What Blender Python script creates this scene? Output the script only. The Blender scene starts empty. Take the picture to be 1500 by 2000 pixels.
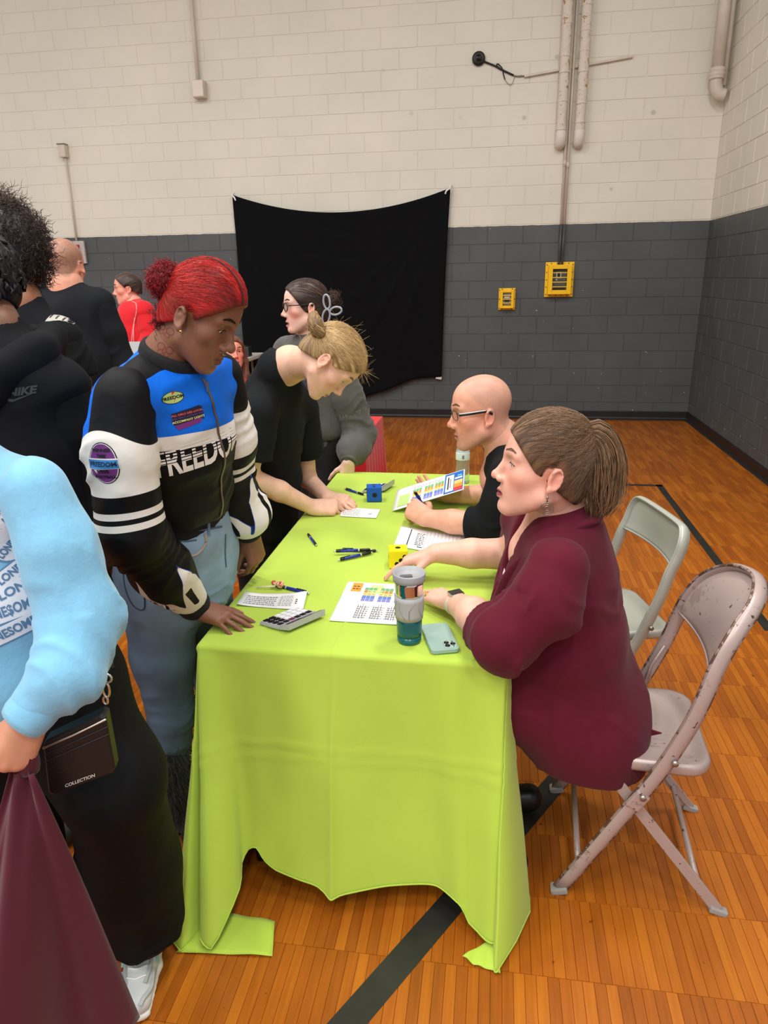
import bpy, bmesh, math, random
import numpy as np
from mathutils import Vector, Matrix
from mathutils.bvhtree import BVHTree
rng = np.random.default_rng(7)
random.seed(7)
scene = bpy.context.scene
COL = scene.collection

# ---------------------------------------------------------------- camera
FPX, CAMH = 1387.07, 1.69465            # focal length in pixels of a 1500-wide frame, eye height
PITCH, ROLL, YAW = 0.319736, -0.017066, -0.157382
_cy, _sy, _cp, _sp = math.cos(YAW), math.sin(YAW), math.cos(PITCH), math.sin(PITCH)
FWD = np.array([_sy*_cp, _cy*_cp, -_sp])
_r0 = np.array([_cy, -_sy, 0.0]); _u0 = np.cross(_r0, FWD)
CR = math.cos(ROLL)*_r0 + math.sin(ROLL)*_u0
CU = -math.sin(ROLL)*_r0 + math.cos(ROLL)*_u0
CAM = np.array([0.0, 0.0, CAMH])
cd = bpy.data.cameras.new('camera'); cam = bpy.data.objects.new('camera', cd); COL.objects.link(cam)
cd.sensor_fit = 'HORIZONTAL'; cd.sensor_width = 36.0; cd.lens = FPX*36.0/1500.0
cd.clip_start = 0.02; cd.clip_end = 100
m = Matrix.Identity(4)
for i in range(3):
    m[i][0] = CR[i]; m[i][1] = CU[i]; m[i][2] = -FWD[i]; m[i][3] = CAM[i]
cam.matrix_world = m
scene.camera = cam

# ---------------------------------------------------------------- world, lamps, exposure
vs = scene.view_settings
scene.display_settings.display_device = 'sRGB'
vs.view_transform = 'Standard'; vs.look = 'None'; vs.exposure = 0.30; vs.gamma = 1.0
vs.use_curve_mapping = False
w = bpy.data.worlds.new('world'); scene.world = w; w.use_nodes = True
w.node_tree.nodes['Background'].inputs[0].default_value = (0.96, 0.98, 1.0, 1)
w.node_tree.nodes['Background'].inputs[1].default_value = 0.60
LAMP_Z = 6.3
LAMPS = [(x, y) for x in (-5.6, -2.4, 0.9, 3.4) for y in (-5.0, -2.2, 0.6, 3.2) if not (x > 3 )]
for (x, y) in LAMPS:
    ld = bpy.data.lights.new('high_bay_light', 'AREA'); ld.shape = 'RECTANGLE'; ld.size = 0.6; ld.size_y = 1.2
    ld.energy = 95 if y < 0 or y > 2 else 58; ld.color = (1.0, 0.985, 0.97)
    lo = bpy.data.objects.new('high_bay_light', ld); COL.objects.link(lo); lo.location = (x, y, LAMP_Z-0.08)

def unpix(px, py):
    return FWD + CR*((px-750.0)/FPX) + CU*((1000.0-py)/FPX)
def at(px, py, Y):                       # world point at depth Y
    d = unpix(px, py); return CAM + d*(Y/d[1])
def onz(px, py, z=0.0):                  # world point at height z
    d = unpix(px, py); return CAM + d*((z-CAMH)/d[2])
# ================================================================ helpers
def lin(c):
    c = np.asarray(c, float)/255.0
    return np.where(c <= 0.04045, c/12.92, ((c+0.055)/1.055)**2.4)
def V(*a): return np.array(a, float)
def nrm(v):
    v = np.asarray(v, float); return v/max(1e-9, np.linalg.norm(v))

_mats = {}
def pmat(name, col, rough=0.6, metal=0.0, bump=None, var=None, spec=0.5, sheen=0.0, sss=0.0, attr=False,
         zones=None, coat=0.0, alpha=1.0, trans=0.0, ior=1.45, emis=0.0, chips=None, stretch=None):
    if name in _mats: return _mats[name]
    mt = bpy.data.materials.new(name); _mats[name] = mt; mt.use_nodes = True
    nt = mt.node_tree; N = nt.nodes; L = nt.links; b = N['Principled BSDF']
    c = lin(col)
    b.inputs['Base Color'].default_value = (*c, 1)
    b.inputs['Roughness'].default_value = rough; b.inputs['Metallic'].default_value = metal
    b.inputs['Specular IOR Level'].default_value = spec; b.inputs['IOR'].default_value = ior
    b.inputs['Sheen Weight'].default_value = sheen; b.inputs['Coat Weight'].default_value = coat
    b.inputs['Transmission Weight'].default_value = trans; b.inputs['Alpha'].default_value = alpha
    if sss:
        b.inputs['Subsurface Weight'].default_value = sss
        b.inputs['Subsurface Radius'].default_value = (0.9, 0.35, 0.2); b.inputs['Subsurface Scale'].default_value = 0.008
    tc = N.new('ShaderNodeTexCoord'); src = tc.outputs['Object']
    if stretch:
        mp = N.new('ShaderNodeMapping'); mp.inputs['Scale'].default_value = stretch; L.new(src, mp.inputs['Vector']); src = mp.outputs['Vector']
    out = None
    if attr:
        a = N.new('ShaderNodeAttribute'); a.attribute_name = 'col'; out = a.outputs['Color']
    def mixer(fac, c1, c2, fv=None):
        x = N.new('ShaderNodeMix'); x.data_type = 'RGBA'
        if fac is not None: L.new(fac, x.inputs[0])
        else: x.inputs[0].default_value = fv
        for sck, cc in ((x.inputs[6], c1), (x.inputs[7], c2)):
            if isinstance(cc, tuple): sck.default_value = cc
            else: L.new(cc, sck)
        return x
    if zones:
        cur = out if out else (*c, 1.0)
        for an, zc in zones:
            a = N.new('ShaderNodeAttribute'); a.attribute_name = an
            st = N.new('ShaderNodeMapRange'); st.inputs['From Min'].default_value = -0.0004; st.inputs['From Max'].default_value = 0.0004
            L.new(a.outputs['Fac'], st.inputs['Value'])
            cur = mixer(st.outputs[0], cur, (*lin(zc), 1.0)).outputs[2]
        out = cur
    if chips:                              # worn spots: (scale, threshold, colour, detail)
        cur = out if out else (*c, 1.0)
        for sc, th, cc in chips:
            n = N.new('ShaderNodeTexNoise'); n.inputs['Scale'].default_value = sc; n.inputs['Detail'].default_value = 5
            n.inputs['Roughness'].default_value = 0.7; L.new(src, n.inputs['Vector'])
            st = N.new('ShaderNodeMapRange'); st.inputs['From Min'].default_value = th; st.inputs['From Max'].default_value = th+0.015
            L.new(n.outputs['Fac'], st.inputs['Value'])
            cur = mixer(st.outputs[0], cur, (*lin(cc), 1.0)).outputs[2]
        out = cur
    if var:
        n = N.new('ShaderNodeTexNoise'); n.inputs['Scale'].default_value = var[0]; n.inputs['Detail'].default_value = 4
        L.new(src, n.inputs['Vector'])
        mr = N.new('ShaderNodeMapRange'); mr.inputs['From Min'].default_value = 0.3; mr.inputs['From Max'].default_value = 0.7
        mr.inputs['To Min'].default_value = 1-var[1]; mr.inputs['To Max'].default_value = 1+var[1]
        L.new(n.outputs['Fac'], mr.inputs['Value'])
        x = N.new('ShaderNodeVectorMath'); x.operation = 'SCALE'
        if out is None:
            x.inputs[0].default_value = tuple(c)
        else: L.new(out, x.inputs[0])
        L.new(mr.outputs[0], x.inputs['Scale']); out = x.outputs[0]
    if out is not None: L.new(out, b.inputs['Base Color'])
    if bump:
        n = N.new('ShaderNodeTexNoise'); n.inputs['Scale'].default_value = bump[0]; n.inputs['Detail'].default_value = 3
        L.new(src, n.inputs['Vector'])
        bp = N.new('ShaderNodeBump'); bp.inputs['Strength'].default_value = bump[1]; bp.inputs['Distance'].default_value = bump[2] if len(bump) > 2 else 0.004
        L.new(n.outputs['Fac'], bp.inputs['Height']); L.new(bp.outputs[0], b.inputs['Normal'])
    if emis:
        b.inputs['Emission Color'].default_value = (*c, 1); b.inputs['Emission Strength'].default_value = emis
    return mt

def tag(o, label=None, cat=None, group=None, kind=None):
    if label: o['label'] = label
    if cat: o['category'] = cat
    if group: o['group'] = group
    if kind: o['kind'] = kind
    return o

def top_of(o):
    while o.parent: o = o.parent
    return o
def empty(name, loc, label=None, cat=None, group=None, kind=None):
    o = bpy.data.objects.new(name, None); COL.objects.link(o); o.location = tuple(float(t) for t in loc)
    o.empty_display_size = 0.1
    return tag(o, label, cat, group, kind)

def mesh_data(name, v, f, mats, smooth=True, attrs=None, cols=None, mi=None):
    me = bpy.data.meshes.new(name)
    v = np.asarray(v, np.float32)
    if isinstance(f, np.ndarray):
        k = f.shape[1]; nf = len(f)
        me.vertices.add(len(v)); me.vertices.foreach_set('co', v.ravel())
        me.loops.add(nf*k); me.loops.foreach_set('vertex_index', f.astype(np.int32).ravel())
        me.polygons.add(nf); me.polygons.foreach_set('loop_start', np.arange(0, nf*k, k, dtype=np.int32))
        me.update(calc_edges=True)
    else:
        me.from_pydata(v.tolist(), [], f)
    me.polygons.foreach_set('use_smooth', np.full(len(me.polygons), bool(smooth)))
    for mm in (mats if isinstance(mats, (list, tuple)) else [mats]): me.materials.append(mm)
    if mi is not None: me.polygons.foreach_set('material_index', np.asarray(mi, np.int32))
    if attrs:
        for k2, a in attrs.items():
            at_ = me.attributes.new(k2, 'FLOAT', 'POINT'); at_.data.foreach_set('value', np.asarray(a, np.float32))
    if cols is not None:
        at_ = me.attributes.new('col', 'FLOAT_COLOR', 'POINT')
        cc = np.ones((len(v), 4), np.float32); cc[:, :3] = cols; at_.data.foreach_set('color', cc.ravel())
    me.validate()
    return me
def obj(name, v, f, mats, parent=None, smooth=True, **kw):
    v = np.asarray(v, float)
    off = np.array(top_of(parent).location) if parent else np.zeros(3)
    me = mesh_data(name, v-off, f, mats, smooth, **kw)
    o = bpy.data.objects.new(name, me); COL.objects.link(o)
    if parent: o.parent = parent
    return o
def copy_obj(o, parent=None):
    c = o.copy(); COL.objects.link(c); c.parent = parent
    return c
def copy_tree(o, parent=None):
    c = copy_obj(o, parent)
    for ch in list(o.children): copy_tree(ch, c)
    return c

# ---------------------------------------------------------------- polygon builder
def cr(P, n=6):                            # Catmull-Rom through points
    P = np.asarray(P, float); Q = np.vstack([2*P[0]-P[1], P, 2*P[-1]-P[-2]]); out = []
    for i in range(1, len(Q)-2):
        p0, p1, p2, p3 = Q[i-1], Q[i], Q[i+1], Q[i+2]
        for t in np.arange(n)/n:
            out.append(0.5*((2*p1)+(-p0+p2)*t+(2*p0-5*p1+4*p2-p3)*t*t+(-p0+3*p1-3*p2+p3)*t**3))
    out.append(P[-1]); return np.array(out)
def tube_batch(P, R, k=3, ref=(0.13, 0.27, 0.95), flat=None):
    P = np.asarray(P, float); N, M, _ = P.shape
    R = np.broadcast_to(np.asarray(R, float), (N, M))
    T = np.gradient(P, axis=1); T /= np.linalg.norm(T, axis=2, keepdims=True)+1e-9
    A = np.cross(T, np.asarray(ref, float)); A /= np.linalg.norm(A, axis=2, keepdims=True)+1e-9
    B = np.cross(T, A)
    a = np.arange(k)*2*math.pi/k
    fl = 1.0 if flat is None else flat
    ring = P[:, :, None, :]+R[:, :, None, None]*(np.cos(a)[None, None, :, None]*A[:, :, None, :]+fl*np.sin(a)[None, None, :, None]*B[:, :, None, :])
    v = ring.reshape(-1, 3)
    n, mm, j = np.meshgrid(np.arange(N), np.arange(M-1), np.arange(k), indexing='ij')
    b0 = n*M*k+mm*k
    f = np.stack([b0+j, b0+(j+1) % k, b0+k+(j+1) % k, b0+k+j], -1).reshape(-1, 4)
    return v, f
class MB:
    def __init__(s): s.v = []; s.f = []; s.m = []; s.n = 0
    def add(s, v, f, mi=0):
        v = np.asarray(v, float); s.v.append(v)
        for q in f: s.f.append([int(i)+s.n for i in q]); s.m.append(mi)
        s.n += len(v); return s
    def tube(s, pts, r, k=10, caps=True, mi=0, ref=(0.13, 0.27, 0.95), flat=None):
        P = np.asarray(pts, float)[None]; R = np.broadcast_to(np.asarray(r, float), (1, P.shape[1]))
        v, f = tube_batch(P, R, k, ref, flat); f = [list(q) for q in f]
        if caps: f += [list(range(k))[::-1], [P.shape[1]*k-k+i for i in range(k)]]
        return s.add(v, f, mi)
    def box(s, c, half, R=None, bev=0.0, mi=0):
        h = np.asarray(half, float)
        bm = bmesh.new(); bmesh.ops.create_cube(bm, size=2.0)
        for q in bm.verts: q.co = Vector((q.co.x*h[0], q.co.y*h[1], q.co.z*h[2]))
        if bev > 0: bmesh.ops.bevel(bm, geom=bm.edges[:], offset=bev, segments=2, affect='EDGES', profile=0.6)
        bm.verts.ensure_lookup_table()
        v = np.array([q.co[:] for q in bm.verts]); f = [[x.index for x in p.verts] for p in bm.faces]; bm.free()
        if R is not None: v = v@np.asarray(R).T
        return s.add(v+np.asarray(c, float), f, mi)
    def lathe(s, prof, c=(0, 0, 0), k=24, R=None, mi=0):
        v = []; f = []
        for (r, z) in prof:
            for i in range(k):
                a = 2*math.pi*i/k; v.append((r*math.cos(a), r*math.sin(a), z))
        for j in range(len(prof)-1):
            for i in range(k): f.append([j*k+i, j*k+(i+1) % k, (j+1)*k+(i+1) % k, (j+1)*k+i])
        if prof[0][0] > 1e-6: f.append(list(range(k))[::-1])
        if prof[-1][0] > 1e-6: f.append([(len(prof)-1)*k+i for i in range(k)])
        v = np.array(v)
        if R is not None: v = v@np.asarray(R).T
        return s.add(v+np.asarray(c, float), f, mi)
    def prism(s, poly, axis_o, U, W, D, mi=0):   # 2D polygon in frame (o,U,W) extruded by vector D
        o, U, W, D = [np.asarray(t, float) for t in (axis_o, U, W, D)]; n = len(poly)
        a = np.array([o+p[0]*U+p[1]*W for p in poly]); v = np.vstack([a, a+D])
        f = [list(range(n))[::-1], [n+i for i in range(n)]]+[[i, (i+1) % n, n+(i+1) % n, n+i] for i in range(n)]
        return s.add(v, f, mi)
    def grid(s, P, mi=0, closed=False):
        P = np.asarray(P, float); a, b, _ = P.shape; f = []
        for i in range(a-1):
            for j in range(b if closed else b-1):
                f.append([i*b+j, i*b+(j+1) % b, (i+1)*b+(j+1) % b, (i+1)*b+j])
        return s.add(P.reshape(-1, 3), f, mi)
    def build(s, name, mats, parent=None, smooth=False, **kw):
        return obj(name, np.vstack(s.v), s.f, mats, parent, smooth, mi=s.m, **kw)
def rotz(a): c, s_ = math.cos(a), math.sin(a); return np.array([[c, -s_, 0], [s_, c, 0], [0, 0, 1.0]])
def roty(a): c, s_ = math.cos(a), math.sin(a); return np.array([[c, 0, s_], [0, 1, 0], [-s_, 0, c]])
def rotx(a): c, s_ = math.cos(a), math.sin(a); return np.array([[1, 0, 0], [0, c, -s_], [0, s_, c]])
def frame(x, z):                           # columns: x, y, z with x kept
    x = nrm(x); z = np.asarray(z, float); z = nrm(z-x*np.dot(x, z)); return np.stack([x, np.cross(z, x), z], 1)

# ---------------------------------------------------------------- noise in numpy
_tab = np.random.default_rng(3).random((32, 32, 32)).astype(np.float32)*2-1
def vnoise(p):
    p = np.asarray(p, np.float32); i = np.floor(p).astype(int); f = p-i; f = f*f*(3-2*f)
    i0 = i & 31; i1 = (i+1) & 31
    x, y, z = f[:, 0], f[:, 1], f[:, 2]
    def g(a, b, c): return _tab[a, b, c]
    c00 = g(i0[:, 0], i0[:, 1], i0[:, 2])*(1-x)+g(i1[:, 0], i0[:, 1], i0[:, 2])*x
    c10 = g(i0[:, 0], i1[:, 1], i0[:, 2])*(1-x)+g(i1[:, 0], i1[:, 1], i0[:, 2])*x
    c01 = g(i0[:, 0], i0[:, 1], i1[:, 2])*(1-x)+g(i1[:, 0], i0[:, 1], i1[:, 2])*x
    c11 = g(i0[:, 0], i1[:, 1], i1[:, 2])*(1-x)+g(i1[:, 0], i1[:, 1], i1[:, 2])*x
    return (c00*(1-y)+c10*y)*(1-z)+(c01*(1-y)+c11*y)*z
def fbm(p, o=3):
    r = 0; a = 1.0
    for i in range(o): r = r+a*vnoise(np.asarray(p)*(2**i)+17.3*i); a *= 0.5
    return r

# ---------------------------------------------------------------- smooth-union fields and surface nets
class Field:
    def __init__(s, h, fine=False): s.h = h if fine else h*1.25; s.ops = []; s.cuts = []
    def _add(s, fn, lo, hi, k, op): s.ops.append((fn, np.asarray(lo, float), np.asarray(hi, float), k, op)); return s
    def cone(s, a, b, ra, rb, k=0.01, op='+'):
        a = np.asarray(a, float); b = np.asarray(b, float); d = b-a; L2 = max(1e-12, d@d)
        def fn(x, y, z):
            px, py, pz = x-a[0], y-a[1], z-a[2]
            t = np.clip((px*d[0]+py*d[1]+pz*d[2])/L2, 0, 1)
            return np.sqrt((px-t*d[0])**2+(py-t*d[1])**2+(pz-t*d[2])**2)-(ra+(rb-ra)*t)
        r = max(ra, rb); return s._add(fn, np.minimum(a, b)-r, np.maximum(a, b)+r, k, op)
    def econe(s, a, b, ra, rb, side, k=0.02, op='+'):
        a = np.asarray(a, float); b = np.asarray(b, float); d = b-a; Ln = np.linalg.norm(d); w_ = d/Ln
        u = np.asarray(side, float); u = nrm(u-w_*(u@w_)); v = np.cross(w_, u)
        def fn(x, y, z):
            px, py, pz = x-a[0], y-a[1], z-a[2]
            pw = px*w_[0]+py*w_[1]+pz*w_[2]; t = np.clip(pw/Ln, 0, 1)
            pu = px*u[0]+py*u[1]+pz*u[2]; pv = px*v[0]+py*v[1]+pz*v[2]; e = pw-t*Ln
            ru = ra[0]+(rb[0]-ra[0])*t; rv = ra[1]+(rb[1]-ra[1])*t; rw = np.minimum(ru, rv)
            k0 = np.sqrt((pu/ru)**2+(pv/rv)**2+(e/rw)**2); k1 = np.sqrt((pu/ru**2)**2+(pv/rv**2)**2+(e/rw**2)**2)+1e-6
            return k0*(k0-1)/k1
        r = max(*ra, *rb); return s._add(fn, np.minimum(a, b)-r, np.maximum(a, b)+r, k, op)
    def chain(s, P, R, side=None, k=0.012):
        for i in range(len(P)-1):
            if side is None: s.cone(P[i], P[i+1], R[i], R[i+1], k)
            else: s.econe(P[i], P[i+1], R[i], R[i+1], side, k)
        return s
    def ell(s, c, r, R=None, k=0.01, op='+'):
        c = np.asarray(c, float); r = np.asarray(r, float); R = np.eye(3) if R is None else np.asarray(R)
        def fn(x, y, z):
            px, py, pz = x-c[0], y-c[1], z-c[2]
            q = [px*R[0, i]+py*R[1, i]+pz*R[2, i] for i in range(3)]
            k0 = np.sqrt((q[0]/r[0])**2+(q[1]/r[1])**2+(q[2]/r[2])**2)
            k1 = np.sqrt((q[0]/r[0]**2)**2+(q[1]/r[1]**2)**2+(q[2]/r[2]**2)**2)+1e-6
            return k0*(k0-1)/k1
        ext = np.sqrt((R**2)@(r**2)); return s._add(fn, c-ext, c+ext, k, op)
    def cut(s, p, n): s.cuts.append((np.asarray(p, float), nrm(n))); return s
    def mesh(s, smooth=1):
        h = s.h
        A = [o for o in s.ops if o[4] == '+']
        lo = np.min([o[1] for o in A], 0)-3*h-0.006; hi = np.max([o[2] for o in A], 0)+3*h+0.006
        n = np.ceil((hi-lo)/h).astype(int)+1
        D = np.full(n, 0.05, np.float32)
        ax = [lo[i]+h*np.arange(n[i]) for i in range(3)]
        for fn, l, u, k, op in s.ops:
            pad = k+2*h
            i0 = np.maximum(0, np.floor((l-pad-lo)/h).astype(int)); i1 = np.minimum(n, np.ceil((u+pad-lo)/h).astype(int)+1)
            if np.any(i1 <= i0): continue
            x = ax[0][i0[0]:i1[0]].astype(np.float32)[:, None, None]; y = ax[1][i0[1]:i1[1]].astype(np.float32)[None, :, None]; z = ax[2][i0[2]:i1[2]].astype(np.float32)[None, None, :]
            d = fn(x, y, z).astype(np.float32); S = D[i0[0]:i1[0], i0[1]:i1[1], i0[2]:i1[2]]
            if op == '+':
                if k > 0:
                    g = np.maximum(k-np.abs(S-d), 0)/k; S[:] = np.minimum(S, d)-g*g*k*0.25
                else: S[:] = np.minimum(S, d)
            else:
                d = -d
                if k > 0:
                    g = np.maximum(k-np.abs(S-d), 0)/k; S[:] = np.maximum(S, d)+g*g*k*0.25
                else: S[:] = np.maximum(S, d)
        for p, nn in s.cuts:
            d = ((ax[0]-p[0])*nn[0])[:, None, None]+((ax[1]-p[1])*nn[1])[None, :, None]+((ax[2]-p[2])*nn[2])[None, None, :]
            D = np.maximum(D, d.astype(np.float32))
        v, f = nets(D, lo, h)
        if smooth: v = lap(v, f, smooth)
        return v, f
def nets(D, lo, h):
    sgn = D < 0
    sl = [slice(None, -1), slice(1, None)]
    cnt = np.zeros(tuple(np.array(D.shape)-1), np.int8)
    for i in (0, 1):
        for j in (0, 1):
            for k in (0, 1): cnt += sgn[sl[i], sl[j], sl[k]]
    act = (cnt > 0) & (cnt < 8)
    idx = np.full(act.shape, -1, np.int32); n = int(act.sum()); idx[act] = np.arange(n)
    I, J, K = np.nonzero(act)
    val = {}
    for i in (0, 1):
        for j in (0, 1):
            for k in (0, 1): val[i, j, k] = D[I+i, J+j, K+k]
    acc = np.zeros((n, 3)); ct = np.zeros(n)
    for a in range(3):
        for b in (0, 1):
            for c in (0, 1):
                e0 = [0, 0, 0]; oth = [t for t in range(3) if t != a]; e0[oth[0]] = b; e0[oth[1]] = c
                e1 = list(e0); e1[a] = 1
                v0, v1 = val[tuple(e0)], val[tuple(e1)]; mk = (v0 < 0) != (v1 < 0)
                t = np.where(mk, v0/np.where(mk, v0-v1, 1), 0)
                p = np.tile(np.array(e0, float), (n, 1)); p[:, a] = t
                acc += p*mk[:, None]; ct += mk
    v = (np.stack([I, J, K], 1)+acc/np.maximum(ct, 1)[:, None])*h+lo
    F = []
    X, Y, Z = D.shape
    s0 = sgn[:-1, 1:-1, 1:-1]; s1 = sgn[1:, 1:-1, 1:-1]; i, j, k = np.nonzero(s0 != s1); fl = s0[i, j, k]; j = j+1; k = k+1
    q = np.stack([idx[i, j-1, k-1], idx[i, j, k-1], idx[i, j, k], idx[i, j-1, k]], 1); q[~fl] = q[~fl][:, ::-1]; F.append(q)
    s0 = sgn[1:-1, :-1, 1:-1]; s1 = sgn[1:-1, 1:, 1:-1]; i, j, k = np.nonzero(s0 != s1); fl = s0[i, j, k]; i = i+1; k = k+1
    q = np.stack([idx[i-1, j, k-1], idx[i-1, j, k], idx[i, j, k], idx[i, j, k-1]], 1); q[~fl] = q[~fl][:, ::-1]; F.append(q)
    s0 = sgn[1:-1, 1:-1, :-1]; s1 = sgn[1:-1, 1:-1, 1:]; i, j, k = np.nonzero(s0 != s1); fl = s0[i, j, k]; i = i+1; j = j+1
    q = np.stack([idx[i-1, j-1, k], idx[i, j-1, k], idx[i, j, k], idx[i-1, j, k]], 1); q[~fl] = q[~fl][:, ::-1]; F.append(q)
    return v, np.vstack(F)
def lap(v, f, it=1, w_=0.5):
    e = np.vstack([f[:, [0, 1]], f[:, [1, 2]], f[:, [2, 3]], f[:, [3, 0]]])
    n = len(v); deg = np.bincount(e[:, 0], minlength=n)+np.bincount(e[:, 1], minlength=n)
    for _ in range(it):
        acc = np.stack([np.bincount(e[:, 0], v[e[:, 1], c], n)+np.bincount(e[:, 1], v[e[:, 0], c], n) for c in range(3)], 1)
        v = v*(1-w_)+w_*acc/np.maximum(deg, 1)[:, None]
    return v
def vnormals(v, f):
    fn = np.cross(v[f[:, 2]]-v[f[:, 0]], v[f[:, 3]]-v[f[:, 1]])
    n = np.zeros_like(v)
    for c in range(3):
        for j in range(4): n[:, c] += np.bincount(f[:, j], fn[:, c], len(v))
    return n/(np.linalg.norm(n, axis=1, keepdims=True)+1e-12)
def merge(parts):
    vs_, fs_ = [], []; n = 0
    for v, f in parts: vs_.append(v); fs_.append(f+n); n += len(v)
    return np.vstack(vs_), np.vstack(fs_)
def bvh(v, f): return BVHTree.FromPolygons([tuple(p) for p in v], [tuple(int(i) for i in q) for q in f])

def seg_param(p, P):                        # closest point on polyline: arc length, distance vector
    P = np.asarray(P, float); best = np.full(len(p), 1e9); T = np.zeros(len(p)); Dv = np.zeros((len(p), 3)); s0 = 0
    for i in range(len(P)-1):
        a, b = P[i], P[i+1]; d = b-a; L_ = np.linalg.norm(d); t = np.clip(((p-a)@d)/(L_*L_), 0, 1)
        q = p-(a+t[:, None]*d); dd = np.linalg.norm(q, axis=1); m_ = dd < best
        best[m_] = dd[m_]; T[m_] = s0+t[m_]*L_; Dv[m_] = q[m_]; s0 += L_
    return T, Dv, s0
def folds(v, f, P, where, amp, freq, seed=0.0, slant=0.35):
    """cloth folds running round a limb: ridges along the arc length, strongest near the given arc fractions"""
    n = vnormals(v, f); T, Dv, L_ = seg_param(v, P)
    wgt = np.zeros(len(v))
    for c, s_ in where: wgt = np.maximum(wgt, np.exp(-((T/L_-c)/s_)**2))
    ax = nrm(np.asarray(P[-1])-np.asarray(P[0])); sd = nrm(np.cross(ax, [0.3, 0.2, 0.9])); u = Dv@sd
    ph = T*freq+slant*freq*u+1.6*vnoise(v*7+seed)+seed
    r = 1-np.abs(np.sin(ph*math.pi)); r = r*r
    msk = np.clip(0.5+1.2*vnoise(v*9+seed*3+5), 0, 1)
    return v+n*(amp*wgt*msk*(r-0.3))[:, None]
def crumple(v, f, amp, freq, seed=0.0, st=(1, 1, 1)):
    n = vnormals(v, f); q = v*np.asarray(st)*freq+seed
    q = q+0.6*np.stack([vnoise(q*0.7+3), vnoise(q*0.7+9), vnoise(q*0.7+15)], 1)
    return v+n*(amp*(0.7-2*np.abs(vnoise(q))+0.5*vnoise(q*0.5+40)))[:, None]

# ---------------------------------------------------------------- flat print laid on a surface
def text2d(s, size=1.0, bold=0.0, shear=0.0):
    cu = bpy.data.curves.new('t', 'FONT'); cu.body = s; cu.size = size; cu.align_x = 'CENTER'; cu.align_y = 'CENTER'
    cu.resolution_u = 3; cu.offset = bold; cu.shear = shear
    o = bpy.data.objects.new('t', cu); me = bpy.data.meshes.new_from_object(o)
    v = np.array([q.co[:2] for q in me.vertices]).reshape(-1, 2); f = [list(p.vertices) for p in me.polygons]
    bpy.data.objects.remove(o); bpy.data.meshes.remove(me); bpy.data.curves.remove(cu)
    return v, f
def ellipse2d(rx, ry, n=40, c=(0, 0)):
    a = np.arange(n)*2*math.pi/n; return np.stack([c[0]+rx*np.cos(a), c[1]+ry*np.sin(a)], 1), [list(range(n))]
def poly2d(p): return np.array(p, float), [list(range(len(p)))]
def rect2d(x0, y0, x1, y1): return poly2d([(x0, y0), (x1, y0), (x1, y1), (x0, y1)])
def decal(name, shapes, o, n, up, targets, mat, parent, off=0.0012, cell=0.012, rot=0.0):
    """shapes: list of (verts2d, faces); projected along -n from o onto the target trees"""
    n = nrm(n); up = nrm(np.asarray(up)-n*np.dot(n, up)); rt = np.cross(up, n)
    if rot: rt, up = rt*math.cos(rot)+up*math.sin(rot), up*math.cos(rot)-rt*math.sin(rot)
    bm = bmesh.new()
    for v, f in shapes:
        bv = [bm.verts.new((p[0], p[1], 0)) for p in v]
        for q in f:
            try: bm.faces.new([bv[i] for i in q])
            except ValueError: pass
    if not bm.verts: bm.free(); return None
    xs = [q.co.x for q in bm.verts]; ys = [q.co.y for q in bm.verts]
    for ax, lo_, hi_ in ((0, min(xs), max(xs)), (1, min(ys), max(ys))):
        t = math.floor(lo_/cell)*cell+cell
        while t < hi_:
            co = [0, 0, 0]; no = [0, 0, 0]; co[ax] = t; no[ax] = 1
            bmesh.ops.bisect_plane(bm, geom=bm.verts[:]+bm.edges[:]+bm.faces[:], plane_co=co, plane_no=no); t += cell
    bmesh.ops.recalc_face_normals(bm, faces=bm.faces[:])
    bm.verts.ensure_lookup_table(); bm.verts.index_update()
    out = []; last = 0.3; miss = set()
    for q in bm.verts:
        p = o+rt*q.co.x+up*q.co.y+n*0.3; best = None
        for T in targets:
            h = T.ray_cast(Vector(p), Vector(-n))
            if h[0] is not None and (best is None or h[3] < best): best = h[3]
        if best is None: miss.add(q.index); best = last
        last = best
        out.append(p-n*(best-off))
    f = [[x.index for x in p.verts] for p in bm.faces]; f = [q for q in f if not any(i in miss for i in q)]; bm.free()
    if not f: return None
    o_ = obj(name, np.array(out), f, mat, parent, smooth=False)
    if name in ('lettering', 'print', 'tattoo'): o_['kind'] = 'stuff'
    return o_
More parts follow.
